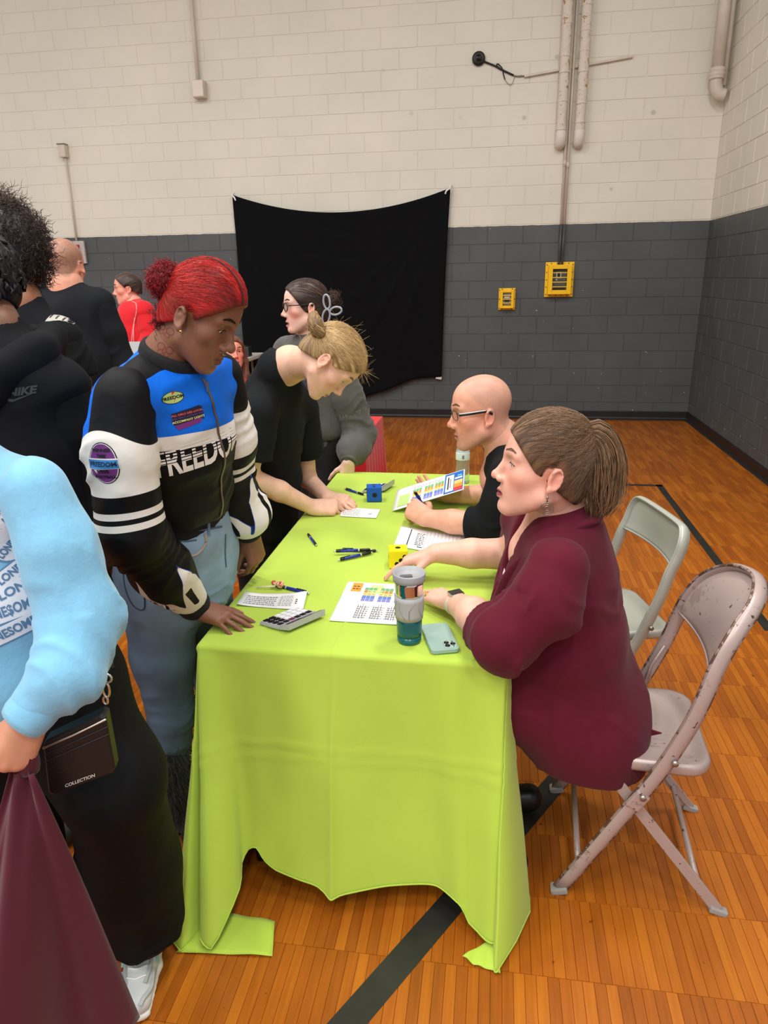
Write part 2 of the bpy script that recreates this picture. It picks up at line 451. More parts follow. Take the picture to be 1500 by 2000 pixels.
# ================================================================ the gymnasium
XC, YW, S, ZP = 2.296, 8.909, 0.2032, 2.228          # corner x, back wall y, course height, top of the dark paint
def painted_block():
    mt = bpy.data.materials.new('painted_block'); mt.use_nodes = True
    nt = mt.node_tree; N = nt.nodes; L = nt.links; b = N['Principled BSDF']
    g = N.new('ShaderNodeNewGeometry'); sp = N.new('ShaderNodeSeparateXYZ'); L.new(g.outputs['Position'], sp.inputs[0])
    def noise(sc, det=3, rough=0.5):
        n = N.new('ShaderNodeTexNoise'); n.inputs['Scale'].default_value = sc; n.inputs['Detail'].default_value = det
        n.inputs['Roughness'].default_value = rough; L.new(g.outputs['Position'], n.inputs['Vector']); return n
    def step(sock, a, c):
        r = N.new('ShaderNodeMapRange'); r.inputs['From Min'].default_value = a; r.inputs['From Max'].default_value = c; L.new(sock, r.inputs['Value']); return r.outputs[0]
    def mix(f, c1, c2):
        x = N.new('ShaderNodeMix'); x.data_type = 'RGBA'; L.new(f, x.inputs[0])
        for sck, cc in ((x.inputs[6], c1), (x.inputs[7], c2)):
            if isinstance(cc, tuple): sck.default_value = cc
            else: L.new(cc, sck)
        return x.outputs[2]
    def mul(a, c):
        x = N.new('ShaderNodeMath'); x.operation = 'MULTIPLY'; L.new(a, x.inputs[0])
        if isinstance(c, float): x.inputs[1].default_value = c
        else: L.new(c, x.inputs[1])
        return x.outputs[0]
    n1 = noise(1.3); white = mix(step(n1.outputs['Fac'], 0.3, 0.7), (*lin((216, 212, 197)), 1), (*lin((224, 219, 204)), 1))
    # ball scuffs: round grey spots
    vo = N.new('ShaderNodeTexVoronoi'); vo.inputs['Scale'].default_value = 3.1; L.new(g.outputs['Position'], vo.inputs['Vector'])
    spot = N.new('ShaderNodeMapRange'); spot.inputs['From Min'].default_value = 0.10; spot.inputs['From Max'].default_value = 0.055; L.new(vo.outputs['Distance'], spot.inputs['Value'])
    sep = N.new('ShaderNodeSeparateColor'); L.new(vo.outputs['Color'], sep.inputs[0])
    zone = step(sp.outputs[0], -1.9, -0.2)
    spots = mul(mul(mul(spot.outputs[0], step(sep.outputs[0], 0.45, 0.7)), zone), 0.42)
    white = mix(spots, white, (*lin((140, 128, 116)), 1))
    dark = mix(step(noise(2.0).outputs['Fac'], 0.3, 0.7), (*lin((73, 77, 78)), 1), (*lin((81, 85, 85)), 1))
    # paint knocked off in flecks, mostly low down
    fl = noise(23, 2, 0.6); low = step(sp.outputs[2], 2.3, 0.2); thr = N.new('ShaderNodeMath'); thr.operation = 'MULTIPLY_ADD'
    L.new(low, thr.inputs[0]); thr.inputs[1].default_value = 0.045; L.new(fl.outputs['Fac'], thr.inputs[2])
    dark = mix(step(thr.outputs[0], 0.785, 0.80), dark, (*lin((205, 200, 190)), 1))
    wob = N.new('ShaderNodeMath'); wob.operation = 'MULTIPLY_ADD'; L.new(noise(14).outputs['Fac'], wob.inputs[0]); wob.inputs[1].default_value = 0.012; L.new(sp.outputs[2], wob.inputs[2])
    col = mix(step(wob.outputs[0], ZP+0.005, ZP+0.007), dark, white)
    L.new(col, b.inputs['Base Color']); b.inputs['Roughness'].default_value = 0.55
    bp = N.new('ShaderNodeBump'); bp.inputs['Strength'].default_value = 0.35; bp.inputs['Distance'].default_value = 0.006
    L.new(noise(70, 4, 0.65).outputs['Fac'], bp.inputs['Height']); L.new(bp.outputs[0], b.inputs['Normal'])
    return mt
BLOCK = painted_block()
MORTAR = BLOCK

def block_bm(L_, H_, T=0.02, bev=0.0035):
    m_ = MB(); m_.box((0, 0, 0), (L_/2, T/2, H_/2), bev=0.0)
    v = np.vstack(m_.v); return v
def block_mesh(L_, H_):                        # a face with a chamfered edge, 9 faces
    a, c, t, b_ = L_/2, H_/2, 0.0048, 0.0032
    v = [(-a, 0, -c), (a, 0, -c), (a, 0, c), (-a, 0, c), (-a+b_, -t, -c+b_), (a-b_, -t, -c+b_), (a-b_, -t, c-b_), (-a+b_, -t, c-b_)]
    f = [[4, 5, 6, 7], [0, 1, 5, 4], [1, 2, 6, 5], [2, 3, 7, 6], [3, 0, 4, 7], [0, 3, 2, 1]]
    return np.array(v, float), f
def block_wall(wall, origin, axis, normal_out, u0, u1, zmax, phase, cam_pt):
    """running bond along axis from u0 to u1; the 300 nearest blocks are objects, the rest one joined part"""
    cells = []
    J = 0.0065
    for r in range(int(math.ceil(zmax/S))):
        off = (phase+(r % 2)*0.2032)
        e = [u0]; t = u0+((off) % 0.4064)
        if t-u0 < 0.02: t += 0.4064
        while t < u1-0.02: e.append(t); t += 0.4064
        e.append(u1)
        for a, c in zip(e[:-1], e[1:]): cells.append((a, c, r))
    ang = math.atan2(axis[1], axis[0])
    cells.sort(key=lambda q: np.linalg.norm(origin+axis*(q[0]+q[1])/2+V(0, 0, (q[2]+.5)*S)-cam_pt))
    cache = {}; v_all = []; f_all = []; n = 0
    R = rotz(ang)
    for i, (a, c, r) in enumerate(cells):
        Lk = round(c-a-J, 4); p = origin+axis*(a+c)/2+V(0, 0, (r+.5)*S)
        if i < 300:
            if Lk not in cache:
                v, f = block_mesh(Lk, S-J); cache[Lk] = mesh_data('block', v, f, BLOCK, smooth=False)
            o = bpy.data.objects.new('block', cache[Lk]); COL.objects.link(o); o.parent = wall
            o.location = tuple(p-np.array(wall.location)+normal_out*random.uniform(-0.0008, 0.0006)); o.rotation_euler = (0, 0, ang)
        else:
            v, f = block_mesh(Lk, S-J); v_all.append(v@R.T+p); f_all += [[q+n for q in x] for x in f]; n += len(v)
    if v_all:
        o = obj('distant_blocks', np.vstack(v_all), f_all, BLOCK, wall, smooth=False); o['kind'] = 'stuff'
def slab(name, c, half, mat):
    m_ = MB(); m_.box((0, 0, 0), half); o = m_.build(name, mat); o.location = tuple(c); o['kind'] = 'structure'; return o
wall_back = slab('wall_back', (-2.95, YW+0.1, 2.45), (5.45, 0.1, 2.45), MORTAR)
wall_right = slab('wall_right', (XC+0.1, 5.1, 2.45), (0.1, 4.0, 2.45), MORTAR)
# visible brickwork; the first joint left of the corner lies a whole block away on the top dark course
block_wall(wall_back, V(-6.5, YW, 0), V(1, 0, 0), V(0, -1, 0), 0.0, 6.5+XC, 4.87, (6.5+XC) % 0.4064, V(0, 6, 2))
block_wall(wall_right, V(XC, YW, 0), V(0, -1, 0), V(-1, 0, 0), 0.0, 3.6, 4.87, 0.4064*0.5, V(2.3, 7, 2))

def baseboard(name, a, c, nrm_out):
    a, c, nn = V(*a, 0), V(*c, 0), V(*nrm_out, 0); prof = [(0.0, 0.105), (0.008, 0.105), (0.010, 0.10), (0.011, 0.03), (0.016, 0.014), (0.030, 0.004), (0.034, 0.0), (0.0, 0.0)]
    P = [[p+nn*q[0]+V(0, 0, q[1]) for q in prof] for p in (a, c)]
    mb = MB(); mb.grid(P, closed=True); o = mb.build(name, pmat('black_rubber', (26, 26, 27), 0.45, var=(6, 0.2)))
    o['kind'] = 'structure'; return o
baseboard('baseboard_back', (-8.3, YW-0.006), (XC, YW-0.006), (0, -1))
baseboard('baseboard_right', (XC-0.006, YW-0.04), (XC-0.006, 1.2), (-1, 0))
ceiling = slab('ceiling', (-2.9, 1.4, LAMP_Z+0.1), (5.6, 7.8, 0.05), pmat('ceiling_paint', (200, 196, 188), 0.9))
for (x, y) in LAMPS:
    t = empty('high_bay_fixture', (x, y, LAMP_Z), 'white high bay gymnasium lamp under the ceiling', 'lamp', 'high bay lamps under the ceiling')
    mb = MB(); mb.box((x, y, LAMP_Z-0.01), (0.33, 0.63, 0.05), bev=0.01); mb.build('lamp_housing', pmat('white_enamel', (225, 225, 222), 0.4), t)

# floor: short strips laid in rows
def wood():
    mt = bpy.data.materials.new('varnished_strip'); mt.use_nodes = True
    nt = mt.node_tree; N = nt.nodes; L = nt.links; b = N['Principled BSDF']
    g = N.new('ShaderNodeNewGeometry'); oi = N.new('ShaderNodeObjectInfo'); at_ = N.new('ShaderNodeAttribute'); at_.attribute_name = 'tone'
    mp = N.new('ShaderNodeMapping'); mp.inputs['Scale'].default_value = (110, 5, 1); L.new(g.outputs['Position'], mp.inputs['Vector'])
    n = N.new('ShaderNodeTexNoise'); n.inputs['Scale'].default_value = 1; n.inputs['Detail'].default_value = 4; L.new(mp.outputs[0], n.inputs['Vector'])
    n2 = N.new('ShaderNodeTexNoise'); n2.inputs['Scale'].default_value = 2.2; n2.inputs['Detail'].default_value = 3; L.new(g.outputs['Position'], n2.inputs['Vector'])
    ad = N.new('ShaderNodeMath'); ad.operation = 'ADD'; L.new(at_.outputs['Fac'], ad.inputs[0]); L.new(oi.outputs['Random'], ad.inputs[1])
    fr = N.new('ShaderNodeMath'); fr.operation = 'FRACT'; L.new(ad.outputs[0], fr.inputs[0])
    a1 = N.new('ShaderNodeMath'); a1.operation = 'MULTIPLY_ADD'; L.new(n.outputs['Fac'], a1.inputs[0]); a1.inputs[1].default_value = 0.75; hf = N.new('ShaderNodeMath'); hf.operation = 'MULTIPLY_ADD'; hf.inputs[1].default_value = 0.62; hf.inputs[2].default_value = 0.12; L.new(fr.outputs[0], hf.inputs[0]); L.new(hf.outputs[0], a1.inputs[2])
    a2 = N.new('ShaderNodeMath'); a2.operation = 'MULTIPLY_ADD'; L.new(n2.outputs['Fac'], a2.inputs[0]); a2.inputs[1].default_value = 0.7; L.new(a1.outputs[0], a2.inputs[2])
    cr_ = N.new('ShaderNodeValToRGB'); e = cr_.color_ramp.elements
    mr = N.new('ShaderNodeMapRange'); mr.inputs['From Min'].default_value = 0.25; mr.inputs['From Max'].default_value = 1.95; L.new(a2.outputs[0], mr.inputs['Value']); L.new(mr.outputs[0], cr_.inputs[0])
    e[0].position = 0; e[0].color = (*lin((100, 48, 9)), 1); e[1].position = 1; e[1].color = (*lin((196, 118, 30)), 1)
    k = e.new(0.5); k.color = (*lin((160, 86, 18)), 1)
    sp = N.new('ShaderNodeTexNoise'); sp.inputs['Scale'].default_value = 34; sp.inputs['Detail'].default_value = 2; L.new(g.outputs['Position'], sp.inputs['Vector'])
    st = N.new('ShaderNodeMapRange'); st.inputs['From Min'].default_value = 0.735; st.inputs['From Max'].default_value = 0.76; L.new(sp.outputs['Fac'], st.inputs['Value'])
    mx = N.new('ShaderNodeMix'); mx.data_type = 'RGBA'; L.new(st.outputs[0], mx.inputs[0]); L.new(cr_.outputs[0], mx.inputs[6]); mx.inputs[7].default_value = (*lin((110, 56, 16)), 1)
    L.new(mx.outputs[2], b.inputs['Base Color']); b.inputs['Roughness'].default_value = 0.33; b.inputs['Specular IOR Level'].default_value = 0.32
    n3 = N.new('ShaderNodeTexNoise'); n3.inputs['Scale'].default_value = 9; L.new(g.outputs['Position'], n3.inputs['Vector'])
    bp = N.new('ShaderNodeBump'); bp.inputs['Strength'].default_value = 0.12; bp.inputs['Distance'].default_value = 0.004; L.new(n3.outputs['Fac'], bp.inputs['Height']); L.new(bp.outputs[0], b.inputs['Normal'])
    return mt
WOOD = wood()
floor = slab('floor', (-2.95, 2.6, -0.052), (5.45, 6.4, 0.05), pmat('floor_groove', (138, 72, 18), 0.5))
PW, PL = 0.0286, 0.2465
def plank_mesh():
    a, l, t, b_ = PW/2-0.0002, PL/2-0.0003, 0.002, 0.0006
    v = [(-a, -l, 0), (a, -l, 0), (a, l, 0), (-a, l, 0), (-a+b_, -l+b_, t), (a-b_, -l+b_, t), (a-b_, l-b_, t), (-a+b_, l-b_, t)]
    return np.array(v, float), [[4, 5, 6, 7], [0, 1, 5, 4], [1, 2, 6, 5], [2, 3, 7, 6], [3, 0, 4, 7]]
pv, pf = plank_mesh()
cells = []
for j in range(-1, int((8.9-0.9)/PL)+1):
    y = 1.6315-PL*2.5+PL*j
    xa, xb = (-1.25, 0.78) if y < 1.5 else (-2.6-0.62*(y-1.5), min(XC-0.02, 1.0+0.45*(y-1.0)))
    for i in range(int((xb-xa)/PW)): cells.append((xa+PW*(i+.5), min(y, YW)))
cells = [c for c in cells if c[1] < YW-0.13]
cells.sort(key=lambda c: (c[0]-0.25)**2*1.4+(c[1]-1.15)**2)
me_p = mesh_data('floor_strip', pv, pf, WOOD, smooth=False)
for (x, y) in cells[:300]:
    o = bpy.data.objects.new('floor_strip', me_p); COL.objects.link(o); o.parent = floor; o.location = (x+2.95, y-2.6, 0.0502)
rest = np.array(cells[300:]); nr = len(rest)
vv = (pv[None]+np.concatenate([rest, np.full((nr, 1), -0.0018)], 1)[:, None, :]).reshape(-1, 3)
ff = (np.array(pf)[None]+(np.arange(nr)*8)[:, None, None]).reshape(-1, 4)
o = obj('distant_strips', vv, ff, WOOD, floor, smooth=False, attrs={'tone': np.repeat(rng.random(nr), 8)}); o['kind'] = 'stuff'
# painted lines
def line(name, a, c, wd, mat, z=0.0006):
    a, c = V(*a, z), V(*c, z); d = nrm(c-a); n = np.cross([0, 0, 1], d)*wd/2
    mb = MB(); mb.add([a-n, c-n, c+n, a+n, a-n+V(0, 0, .0004), c-n+V(0, 0, .0004), c+n+V(0, 0, .0004), a+n+V(0, 0, .0004)], [[4, 5, 6, 7], [0, 1, 5, 4], [1, 2, 6, 5], [2, 3, 7, 6], [3, 0, 4, 7]])
    o = mb.build(name, mat, floor); return o
blackp = pmat('black_line_paint', (38, 38, 34), 0.4, var=(12, 0.2)); redp = pmat('red_line_paint', (168, 40, 34), 0.4)
line('painted_line', (1.385, 6.01), (1.385, 3.4), 0.052, blackp); line('painted_line', (1.41, 5.985), (-1.0, 5.985), 0.05, blackp)
line('painted_line', (-0.47, 0.91), (0.44, 2.44), 0.076, blackp, 0.0008)
line('painted_line', (-2.6, 3.05), (-0.9, 3.05), 0.05, redp)
line('painted_line', (-1.25, 1.13), (-0.78, 1.55), 0.05, redp)

# ---------------------------------------------------------------- things on the wall
YF = YW-0.012
creamp = pmat('cream_pipe_paint', (206, 195, 180), 0.45, var=(9, 0.08)); greyp = pmat('grey_pipe_paint', (74, 75, 80), 0.5)
# black backdrop
def backdrop():
    t = empty('backdrop_cloth', (-1.9, YF, 0.3), 'large black cloth backdrop hung by two corners on the block wall', 'backdrop')
    TL, TR, BR, BL = at(455, 381, YF-.03), at(880, 367, YF-.03), at(863, 735, YF-.03), at(483, 765, YF-.03)
    nu, nv = 90, 70; P = np.zeros((nv, nu, 3))
    for j in range(nv):
        for i in range(nu):
            u, v = i/(nu-1), j/(nv-1)
            p = (TL*(1-u)+TR*u)*(1-v)+(BL*(1-u)+BR*u)*v
            sag = 4*u*(1-u); p = p+V(0, 0, -0.225*sag*(1-v)**1.4+0.02*u*(1-u)*0)
            p = p+V(0, 0, -0.30*v**2*math.sin(math.pi*min(1, u*1.15))**1.2*(0.4+0.6*u))
            p[0] += 0.05*math.sin(math.pi*v)*(1 if u < .3 else -1)*abs(u-.5)*0.4
            rr = math.hypot(1-u, v*0.9); th = math.atan2(v*0.9, 1-u+1e-6); rl = math.hypot(u, v*.9); tl = math.atan2(v*.9, u+1e-6)
            fold = 0.016*math.sin(th*26)*min(1, rr*2)*math.exp(-((th-1.0)/.38)**2)+0.011*math.sin(tl*21+1)*min(1, rl*2)*math.exp(-((tl-1.15)/.3)**2)
            fold += 0.006*math.sin(v*42+3*math.sin(u*5))*math.exp(-((u-.5)/.2)**2)*(1-v)+0.016*math.sin(u*14+v*3)*v*v
            p[1] += -0.02-abs(fold)-fold*0.6-0.012*float(fbm(np.array([[u*4, v*4, 2.0]]), 2)[0])*0.7
            P[j, i] = p
    P[:, :, 1] = np.minimum(P[:, :, 1], YF-0.006)
    mb = MB(); mb.grid(P); o = mb.build('cloth', pmat('black_cloth', (7, 8, 11), 0.9, spec=.2, bump=(120, 0.1)), t, smooth=True)
    so = o.modifiers.new('s', 'SOLIDIFY'); so.thickness = 0.003; so.offset = -1
    wt = pmat('white_tie', (235, 235, 232), 0.6)
    for q, nm in ((TL, 'corner_tie'), (TR, 'corner_tie')):
        mb = MB(); s_ = 1 if q is TL else -1
        mb.tube(cr([q+V(s_*.055, -.075, -.07), q+V(s_*.04, -.075, -.035), q+V(s_*.005, -.045, -0.01), q+V(-s_*.0, 0.0, .02), q+V(-s_*.01, .02, .03)], 4), 0.009, 8); mb.build(nm, wt, t, smooth=True)
    mb = MB(); mb.box(at(857, 737, YF-.05), (0.035, 0.002, 0.022), R=roty(0.15)); mb.build('care_label', pmat('label_white', (214, 208, 204), 0.7), t)
backdrop()
def wall_box(name, label, cat, px, py, w_, h_, d_, mat, parts=None):
    c = at(px, py, YF); t = empty(name, c, label, cat); mb = MB(); mb.box(c+V(0, -d_/2+0.004, 0), (w_/2, d_/2, h_/2), bev=0.006); mb.build('housing', mat, t)
    return t, c
def guard(label, px, py, w_, h_, d_, rows, inner):
    c = at(px, py, YF); t = empty('guard_box', c, label, 'guard', 'yellow guard boxes on the wall'); yl = pmat('yellow_paint', (247, 196, 10), 0.4); yd = pmat('yellow_edge', (226, 190, 70), 0.5)
    mb = MB(); fw = 0.16*w_
    def ring(hw, hh, iw, ih, y0, y1):
        for s_ in (-1, 1):
            mb.box(c+V(s_*(hw+iw)/2, -(y0+y1)/2, 0), ((hw-iw)/2, (y1-y0)/2, hh), bev=0.004)
            mb.box(c+V(0, -(y0+y1)/2, s_*(hh+ih)/2), (iw, (y1-y0)/2, (hh-ih)/2), bev=0.004)
    ring(w_/2, h_/2, w_/2-0.19*w_, h_/2-0.17*h_, 0, 0.014); mb.build('mounting_flange', yl, t)
    mb = MB(); ring(w_/2-0.10*w_, h_/2-0.08*h_, w_/2-0.25*w_, h_/2-0.20*h_, 0.012, d_); mb.build('cover_frame', yl, t)
    iw, ih = w_/2-0.25*w_, h_/2-0.20*h_
    for k in range(rows):
        z = c[2]+ih-(k+0.8)*2*ih/(rows+.5); mb = MB(); mb.tube([V(c[0]-iw-.01, c[1]-d_+.01, z), V(c[0]+iw+.01, c[1]-d_+.01, z)], 0.006, 8); mb.build('guard_bar', yd, t)
    mb = MB(); mb.box(c+V(0, -0.02, 0), (iw*.95, 0.02, ih*.95), bev=0.004); it = mb.build('thermostat', pmat('device_'+inner, (150, 150, 142) if inner == 'b' else (86, 92, 88), 0.5), t)
    mb = MB()
    if inner == 'a':
        mb.box(c+V(-.01, -.045, ih*.42), (iw*.34, .004, ih*.3), mi=1); mb.box(c+V(-.01, -.0475, ih*.42), (iw*.2, .003, ih*.22), mi=0)
        mb.box(c+V(0, -.044, -ih*.75), (iw*.8, .004, ih*.12), mi=0); mb.box(c+V(-iw*.4, -.043, 0.0), (.008, .003, .008), mi=1)
    else:
        mb.box(c+V(0, -.043, ih*.35), (iw*.6, .004, ih*.2), mi=1); mb.box(c+V(0, -.043, -ih*.25), (iw*.6, .004, ih*.2), mi=0)
    mb.build('faceplate', [pmat('device_dark', (40, 42, 42), 0.5), pmat('device_light', (214, 208, 190), 0.5)], it)
    sc = MB()
    for sx in (-1, 1):
        for q in np.linspace(-.85, .85, 5 if inner == 'a' else 3): sc.lathe([(0.006, -.003), (0.006, .003), (0, .004)], c+V(sx*w_*.45, -.016, q*h_/2), 8, rotx(math.pi/2))
    for q in np.linspace(-.6, .6, 4 if inner == 'a' else 2):
        for sz in (-1, 1): sc.lathe([(0.006, -.003), (0.006, .003), (0, .004)], c+V(q*w_/2, -.016, sz*h_*.46), 8, rotx(math.pi/2))
    o = sc.build('screws', pmat('screw_dark', (70, 50, 20), 0.5), t); o['kind'] = 'stuff'
guard('large yellow guard box over a thermostat, two conduits running up', 1092, 546, 0.325, 0.385, 0.10, 4, 'a')
guard('small yellow guard box over a thermostat, no conduit', 990, 584, 0.195, 0.245, 0.07, 3, 'b')
# two conduits above the big guard
for i, (p0, p1, label) in enumerate((((1132, -30), (1090, 520), 'thin left conduit rising from the large yellow guard between the lagged pipes'), ((1139, -30), (1099, 520), 'thin right conduit rising from the large yellow guard between the lagged pipes'))):
    a, c = at(*p0, YF-.03), at(*p1, YF-.03); a = V((a[0]+c[0])/2+.0, a[1], a[2]); c = V(a[0], c[1], c[2])
    xs = [at(1095.5, 440, YF)[0], at(1101.5, 440, YF)[0]][i]
    t = empty('conduit', (xs, YF, c[2]), label, 'conduit', 'thin conduits on the wall')
    mb = MB(); mb.tube([V(xs, YF-.042, a[2]), V(xs, YF-.042, ZP+.0)], 0.0135, 10); mb.build('upper_tube', creamp, t, smooth=True)
    mb = MB(); mb.tube([V(xs, YF-.042, ZP), V(xs, YF-.042, c[2])], 0.0135, 10); mb.build('lower_tube', greyp, t, smooth=True)
    z2 = at(1107, 320, YF)[2]
    mb = MB(); mb.lathe([(.0135, -.03), (.0175, -.03), (.0175, .03), (.0135, .03)], V(xs, YF-.042, z2-.02*i), 12); mb.build('coupling', creamp, t, smooth=True)
# lagged pipes
LAG = pmat('pipe_lagging', (214, 204, 190), 0.8, chips=[(14, 0.60, (168, 128, 74)), (22, 0.66, (90, 60, 34))], bump=(30, 0.8, 0.015))
for px, pyb, label in ((1095, 270, 'left of the two thick lagged pipes, white wrap peeling to brown'), (1131, 268, 'right of the two thick lagged pipes, white wrap peeling to brown')):
    b_ = at(px, pyb, YF-.10); r = 0.052
    t = empty('lagged_pipe', (b_[0], YF, b_[2]), label, 'pipe', 'lagged pipes on the wall')
    zs = np.linspace(b_[2]+.02, 4.86, 50); P = np.stack([np.full(50, b_[0]), np.full(50, YF-.10), zs], 1)
    v, f = tube_batch(P[None], (r*(1+0.05*np.sin(zs*31)*np.sin(zs*13)))[None], 20); n = v-np.stack([np.full(len(v), b_[0]), np.full(len(v), YF-.1), v[:, 2]], 1)
    v = v+nrm(V(1, 1, 1))[0]*n*(0.10*fbm(v*18, 3))[:, None]
    obj('wrapped_pipe', v, f, LAG, t)
    for zb in np.arange(b_[2]+.12, 4.8, 0.23):
        mb = MB(); mb.lathe([(r*.9, -.012), (r*1.06, -.01), (r*1.07, .01), (r*.9, .012)], V(b_[0], YF-.1, zb+random.uniform(-.05, .05)), 18); mb.build('wrap_band', LAG, t, smooth=True)
    mb = MB(); mb.tube(cr([b_+V(0, 0, .06), b_+V(0, 0, .0), b_+V(0, .03, -.045), b_+V(0, .10, -.05)], 6), r*1.06, 18); mb.build('elbow', pmat('lagging_white', (222, 214, 204), 0.7, bump=(30, 0.4)), t, smooth=True)
# drain pipe in the corner
b_ = at(1405, 140, YW-.14); x0 = b_[0]-0.02; t = empty('drain_pipe', (x0, YW-.12, b_[2]), 'cream painted drain pipe with an elbow in the wall corner', 'pipe')
mb = MB(); mb.tube([V(x0, YW-.14, b_[2]+.02), V(x0, YW-.14, 4.86)], 0.058, 20); mb.build('downpipe', creamp, t, smooth=True)
mb = MB(); mb.lathe([(.05, -.07), (.072, -.07), (.076, -.05), (.07, -.045), (.076, -.04), (.076, -.01), (.07, -.005), (.076, 0), (.076, .03), (.06, .04)], V(x0, YW-.14, b_[2]), 22); mb.build('collar', creamp, t, smooth=True)
mb = MB(); mb.tube(cr([V(x0, YW-.14, b_[2]-.05), V(x0+.005, YW-.14, b_[2]-.13), V(x0+.04, YW-.14, b_[2]-.20), V(x0+.10, YW-.14, b_[2]-.215)], 6), 0.06, 18); mb.build('elbow', creamp, t, smooth=True)
mb = MB(); mb.tube([V(x0+.085, YW-.1, b_[2]-.12), V(x0+.085, YW-.1, 4.86)], 0.03, 12); mb.build('side_pipe', creamp, t, smooth=True)
# dome camera, its lead and the raceway
c = at(935, 115, YF); t = empty('dome_camera', c, 'black dome security camera high on the white wall', 'camera')
mb = MB(); mb.lathe([(.070, 0), (.070, .02), (.062, .032), (.05, .036)], c, 28, rotx(math.pi/2)); mb.build('housing', pmat('black_plastic', (18, 18, 20), 0.35), t, smooth=True)
mb = MB(); mb.lathe([(.049, .03), (.046, .046), (.036, .062), (.02, .072), (0, .076)], c, 24, rotx(math.pi/2)); mb.build('dome', pmat('smoked_dome', (12, 12, 15), 0.06, spec=0.8), t, smooth=True)
mb = MB(); mb.lathe([(.02, .05), (.02, .07), (0, .074)], c, 16, rotx(math.pi/2)); mb.build('lens', pmat('lens_grey', (60, 60, 66), 0.2), t, smooth=True)
blk = pmat('black_cable', (20, 20, 20), 0.5)
mb = MB(); A_ = lambda x, y: at(x, y, YF-.008)
mb.tube(cr([A_(943, 119), A_(965, 128), A_(976, 134), A_(990, 141), A_(1003, 147)], 5), 0.010, 8)
mb.tube(cr([A_(980, 136), A_(970, 128), A_(973, 125), A_(981, 134), A_(983, 144), A_(986, 155)], 5), 0.006, 8)
o = mb.build('camera_lead', blk, smooth=True); tag(o, 'black cable looped from the dome camera towards the raceway', 'cable')
mb = MB(); mb.tube(cr([A_(1002, 147), A_(1012, 149), A_(1026, 148)], 4), 0.007, 8); mb.tube(cr([A_(985, 154), A_(993, 164), A_(1000, 164), A_(1006, 150), A_(1020, 147)], 6), 0.003, 6)
o = mb.build('grey_lead', pmat('grey_cable', (128, 120, 112), 0.5), smooth=True); tag(o, 'thin grey cable looping into the left end of the raceway', 'cable')
a, c2 = at(1024, 149, YF-.012), at(1236, 110, YF-.012); mb = MB(); d = c2-a; mb.box((a+c2)/2, (np.linalg.norm(d)/2, .012, .017), R=frame(d, (0, -1, 0))@rotx(0), bev=.003)
o = mb.build('cable_raceway', creamp); tag(o, 'cream cable raceway sloping across the wall behind the lagged pipes', 'raceway')
# left: conduit with junction box, and conduit down to the alarm
c = at(393, 177, YF); t = empty('junction_box', c, 'cream junction box hanging on the conduit left of the backdrop', 'junction box')
mb = MB(); mb.box(c+V(0, -.05, 0), (.068, .05, .088), bev=.006); mb.build('box_body', creamp, t)
mb = MB(); mb.box(c+V(0, -.104, 0), (.062, .004, .08), bev=.003); mb.build('cover_plate', pmat('box_plate', (222, 212, 198), 0.5), t)
z1 = 4.86; xc = c[0]-.01; mb = MB(); mb.tube([V(xc, YF-.05, c[2]+.08), V(xc, YF-.05, z1)], .021, 12); o = mb.build('conduit', creamp, smooth=True); tag(o, 'cream conduit running up from the junction box left of the backdrop', 'conduit')
c = at(127, 296, YF); t = empty('junction_box', c, 'small cream junction box above the thin conduit on the far left', 'junction box')
mb = MB(); mb.box(c+V(0, -.04, 0), (.045, .04, .07), bev=.005); mb.build('box_body', creamp, t); mb = MB(); mb.box(c+V(0, -.045, .072), (.05, .045, .006), bev=.003); mb.build('lid', pmat('box_lid', (120, 112, 100), 0.5), t)
e_ = at(150, 474, YF); mb = MB(); mb.tube([V(c[0]+.01, YF-.03, c[2]-.06), V((c[0]+e_[0])/2+.01, YF-.03, e_[2]+.02)], .013, 10); o = mb.build('conduit', creamp, smooth=True); tag(o, 'thin cream conduit dropping from the small junction box to the alarm on the far left', 'conduit')
c = at(156, 493, YF); t = empty('fire_alarm', c, 'white and red fire alarm plate on the dark wall behind the cropped head', 'alarm')
mb = MB(); mb.box(c+V(0, -.02, 0), (.09, .02, .135), bev=.008); mb.build('back_plate', pmat('alarm_plate', (188, 180, 174), 0.5, chips=[(30, 0.62, (120, 70, 60))]), t)
mb = MB(); mb.box(c+V(-.02, -.05, .03), (.05, .015, .06), bev=.006); mb.build('pull_unit', pmat('alarm_red', (176, 40, 40), 0.4), t)
# ================================================================ people
SKINS = {'dark': (121, 78, 56), 'brown': (150, 98, 70), 'fair': (232, 190, 164), 'pink': (226, 172, 148), 'tan': (214, 162, 136), 'ruddy': (205, 140, 118)}
def skin_mat(): return pmat('skin', (200, 160, 140), 0.48, attr=True, sss=0.12, bump=(220, 0.10, 0.002), var=(26, 0.05))
def head_frame(o, az, pitch=0.0, roll=0.0, s=1.0, sv=None):
    """o: point midway between the ear canals; az: facing azimuth (deg from +x); pitch: up positive"""
    az, p, r = math.radians(az), math.radians(pitch), math.radians(roll)
    f = V(math.cos(az)*math.cos(p), math.sin(az)*math.cos(p), math.sin(p)); rt = V(math.sin(az), -math.cos(az), 0); up = np.cross(rt, f)
    rt, up = rt*math.cos(r)+up*math.sin(r), up*math.cos(r)-rt*math.sin(r)
    sv = np.array(sv if sv else (s, s, s), float)
    return dict(o=np.asarray(o, float), R=np.stack([rt, f, up], 1), s=float(sv.mean()), sv=sv)
def l2w(H, p): return H['o']+(np.asarray(p, float)*H['sv'])@H['R'].T
def w2l(H, p): return ((np.asarray(p, float)-H['o'])@H['R'])/H['sv']

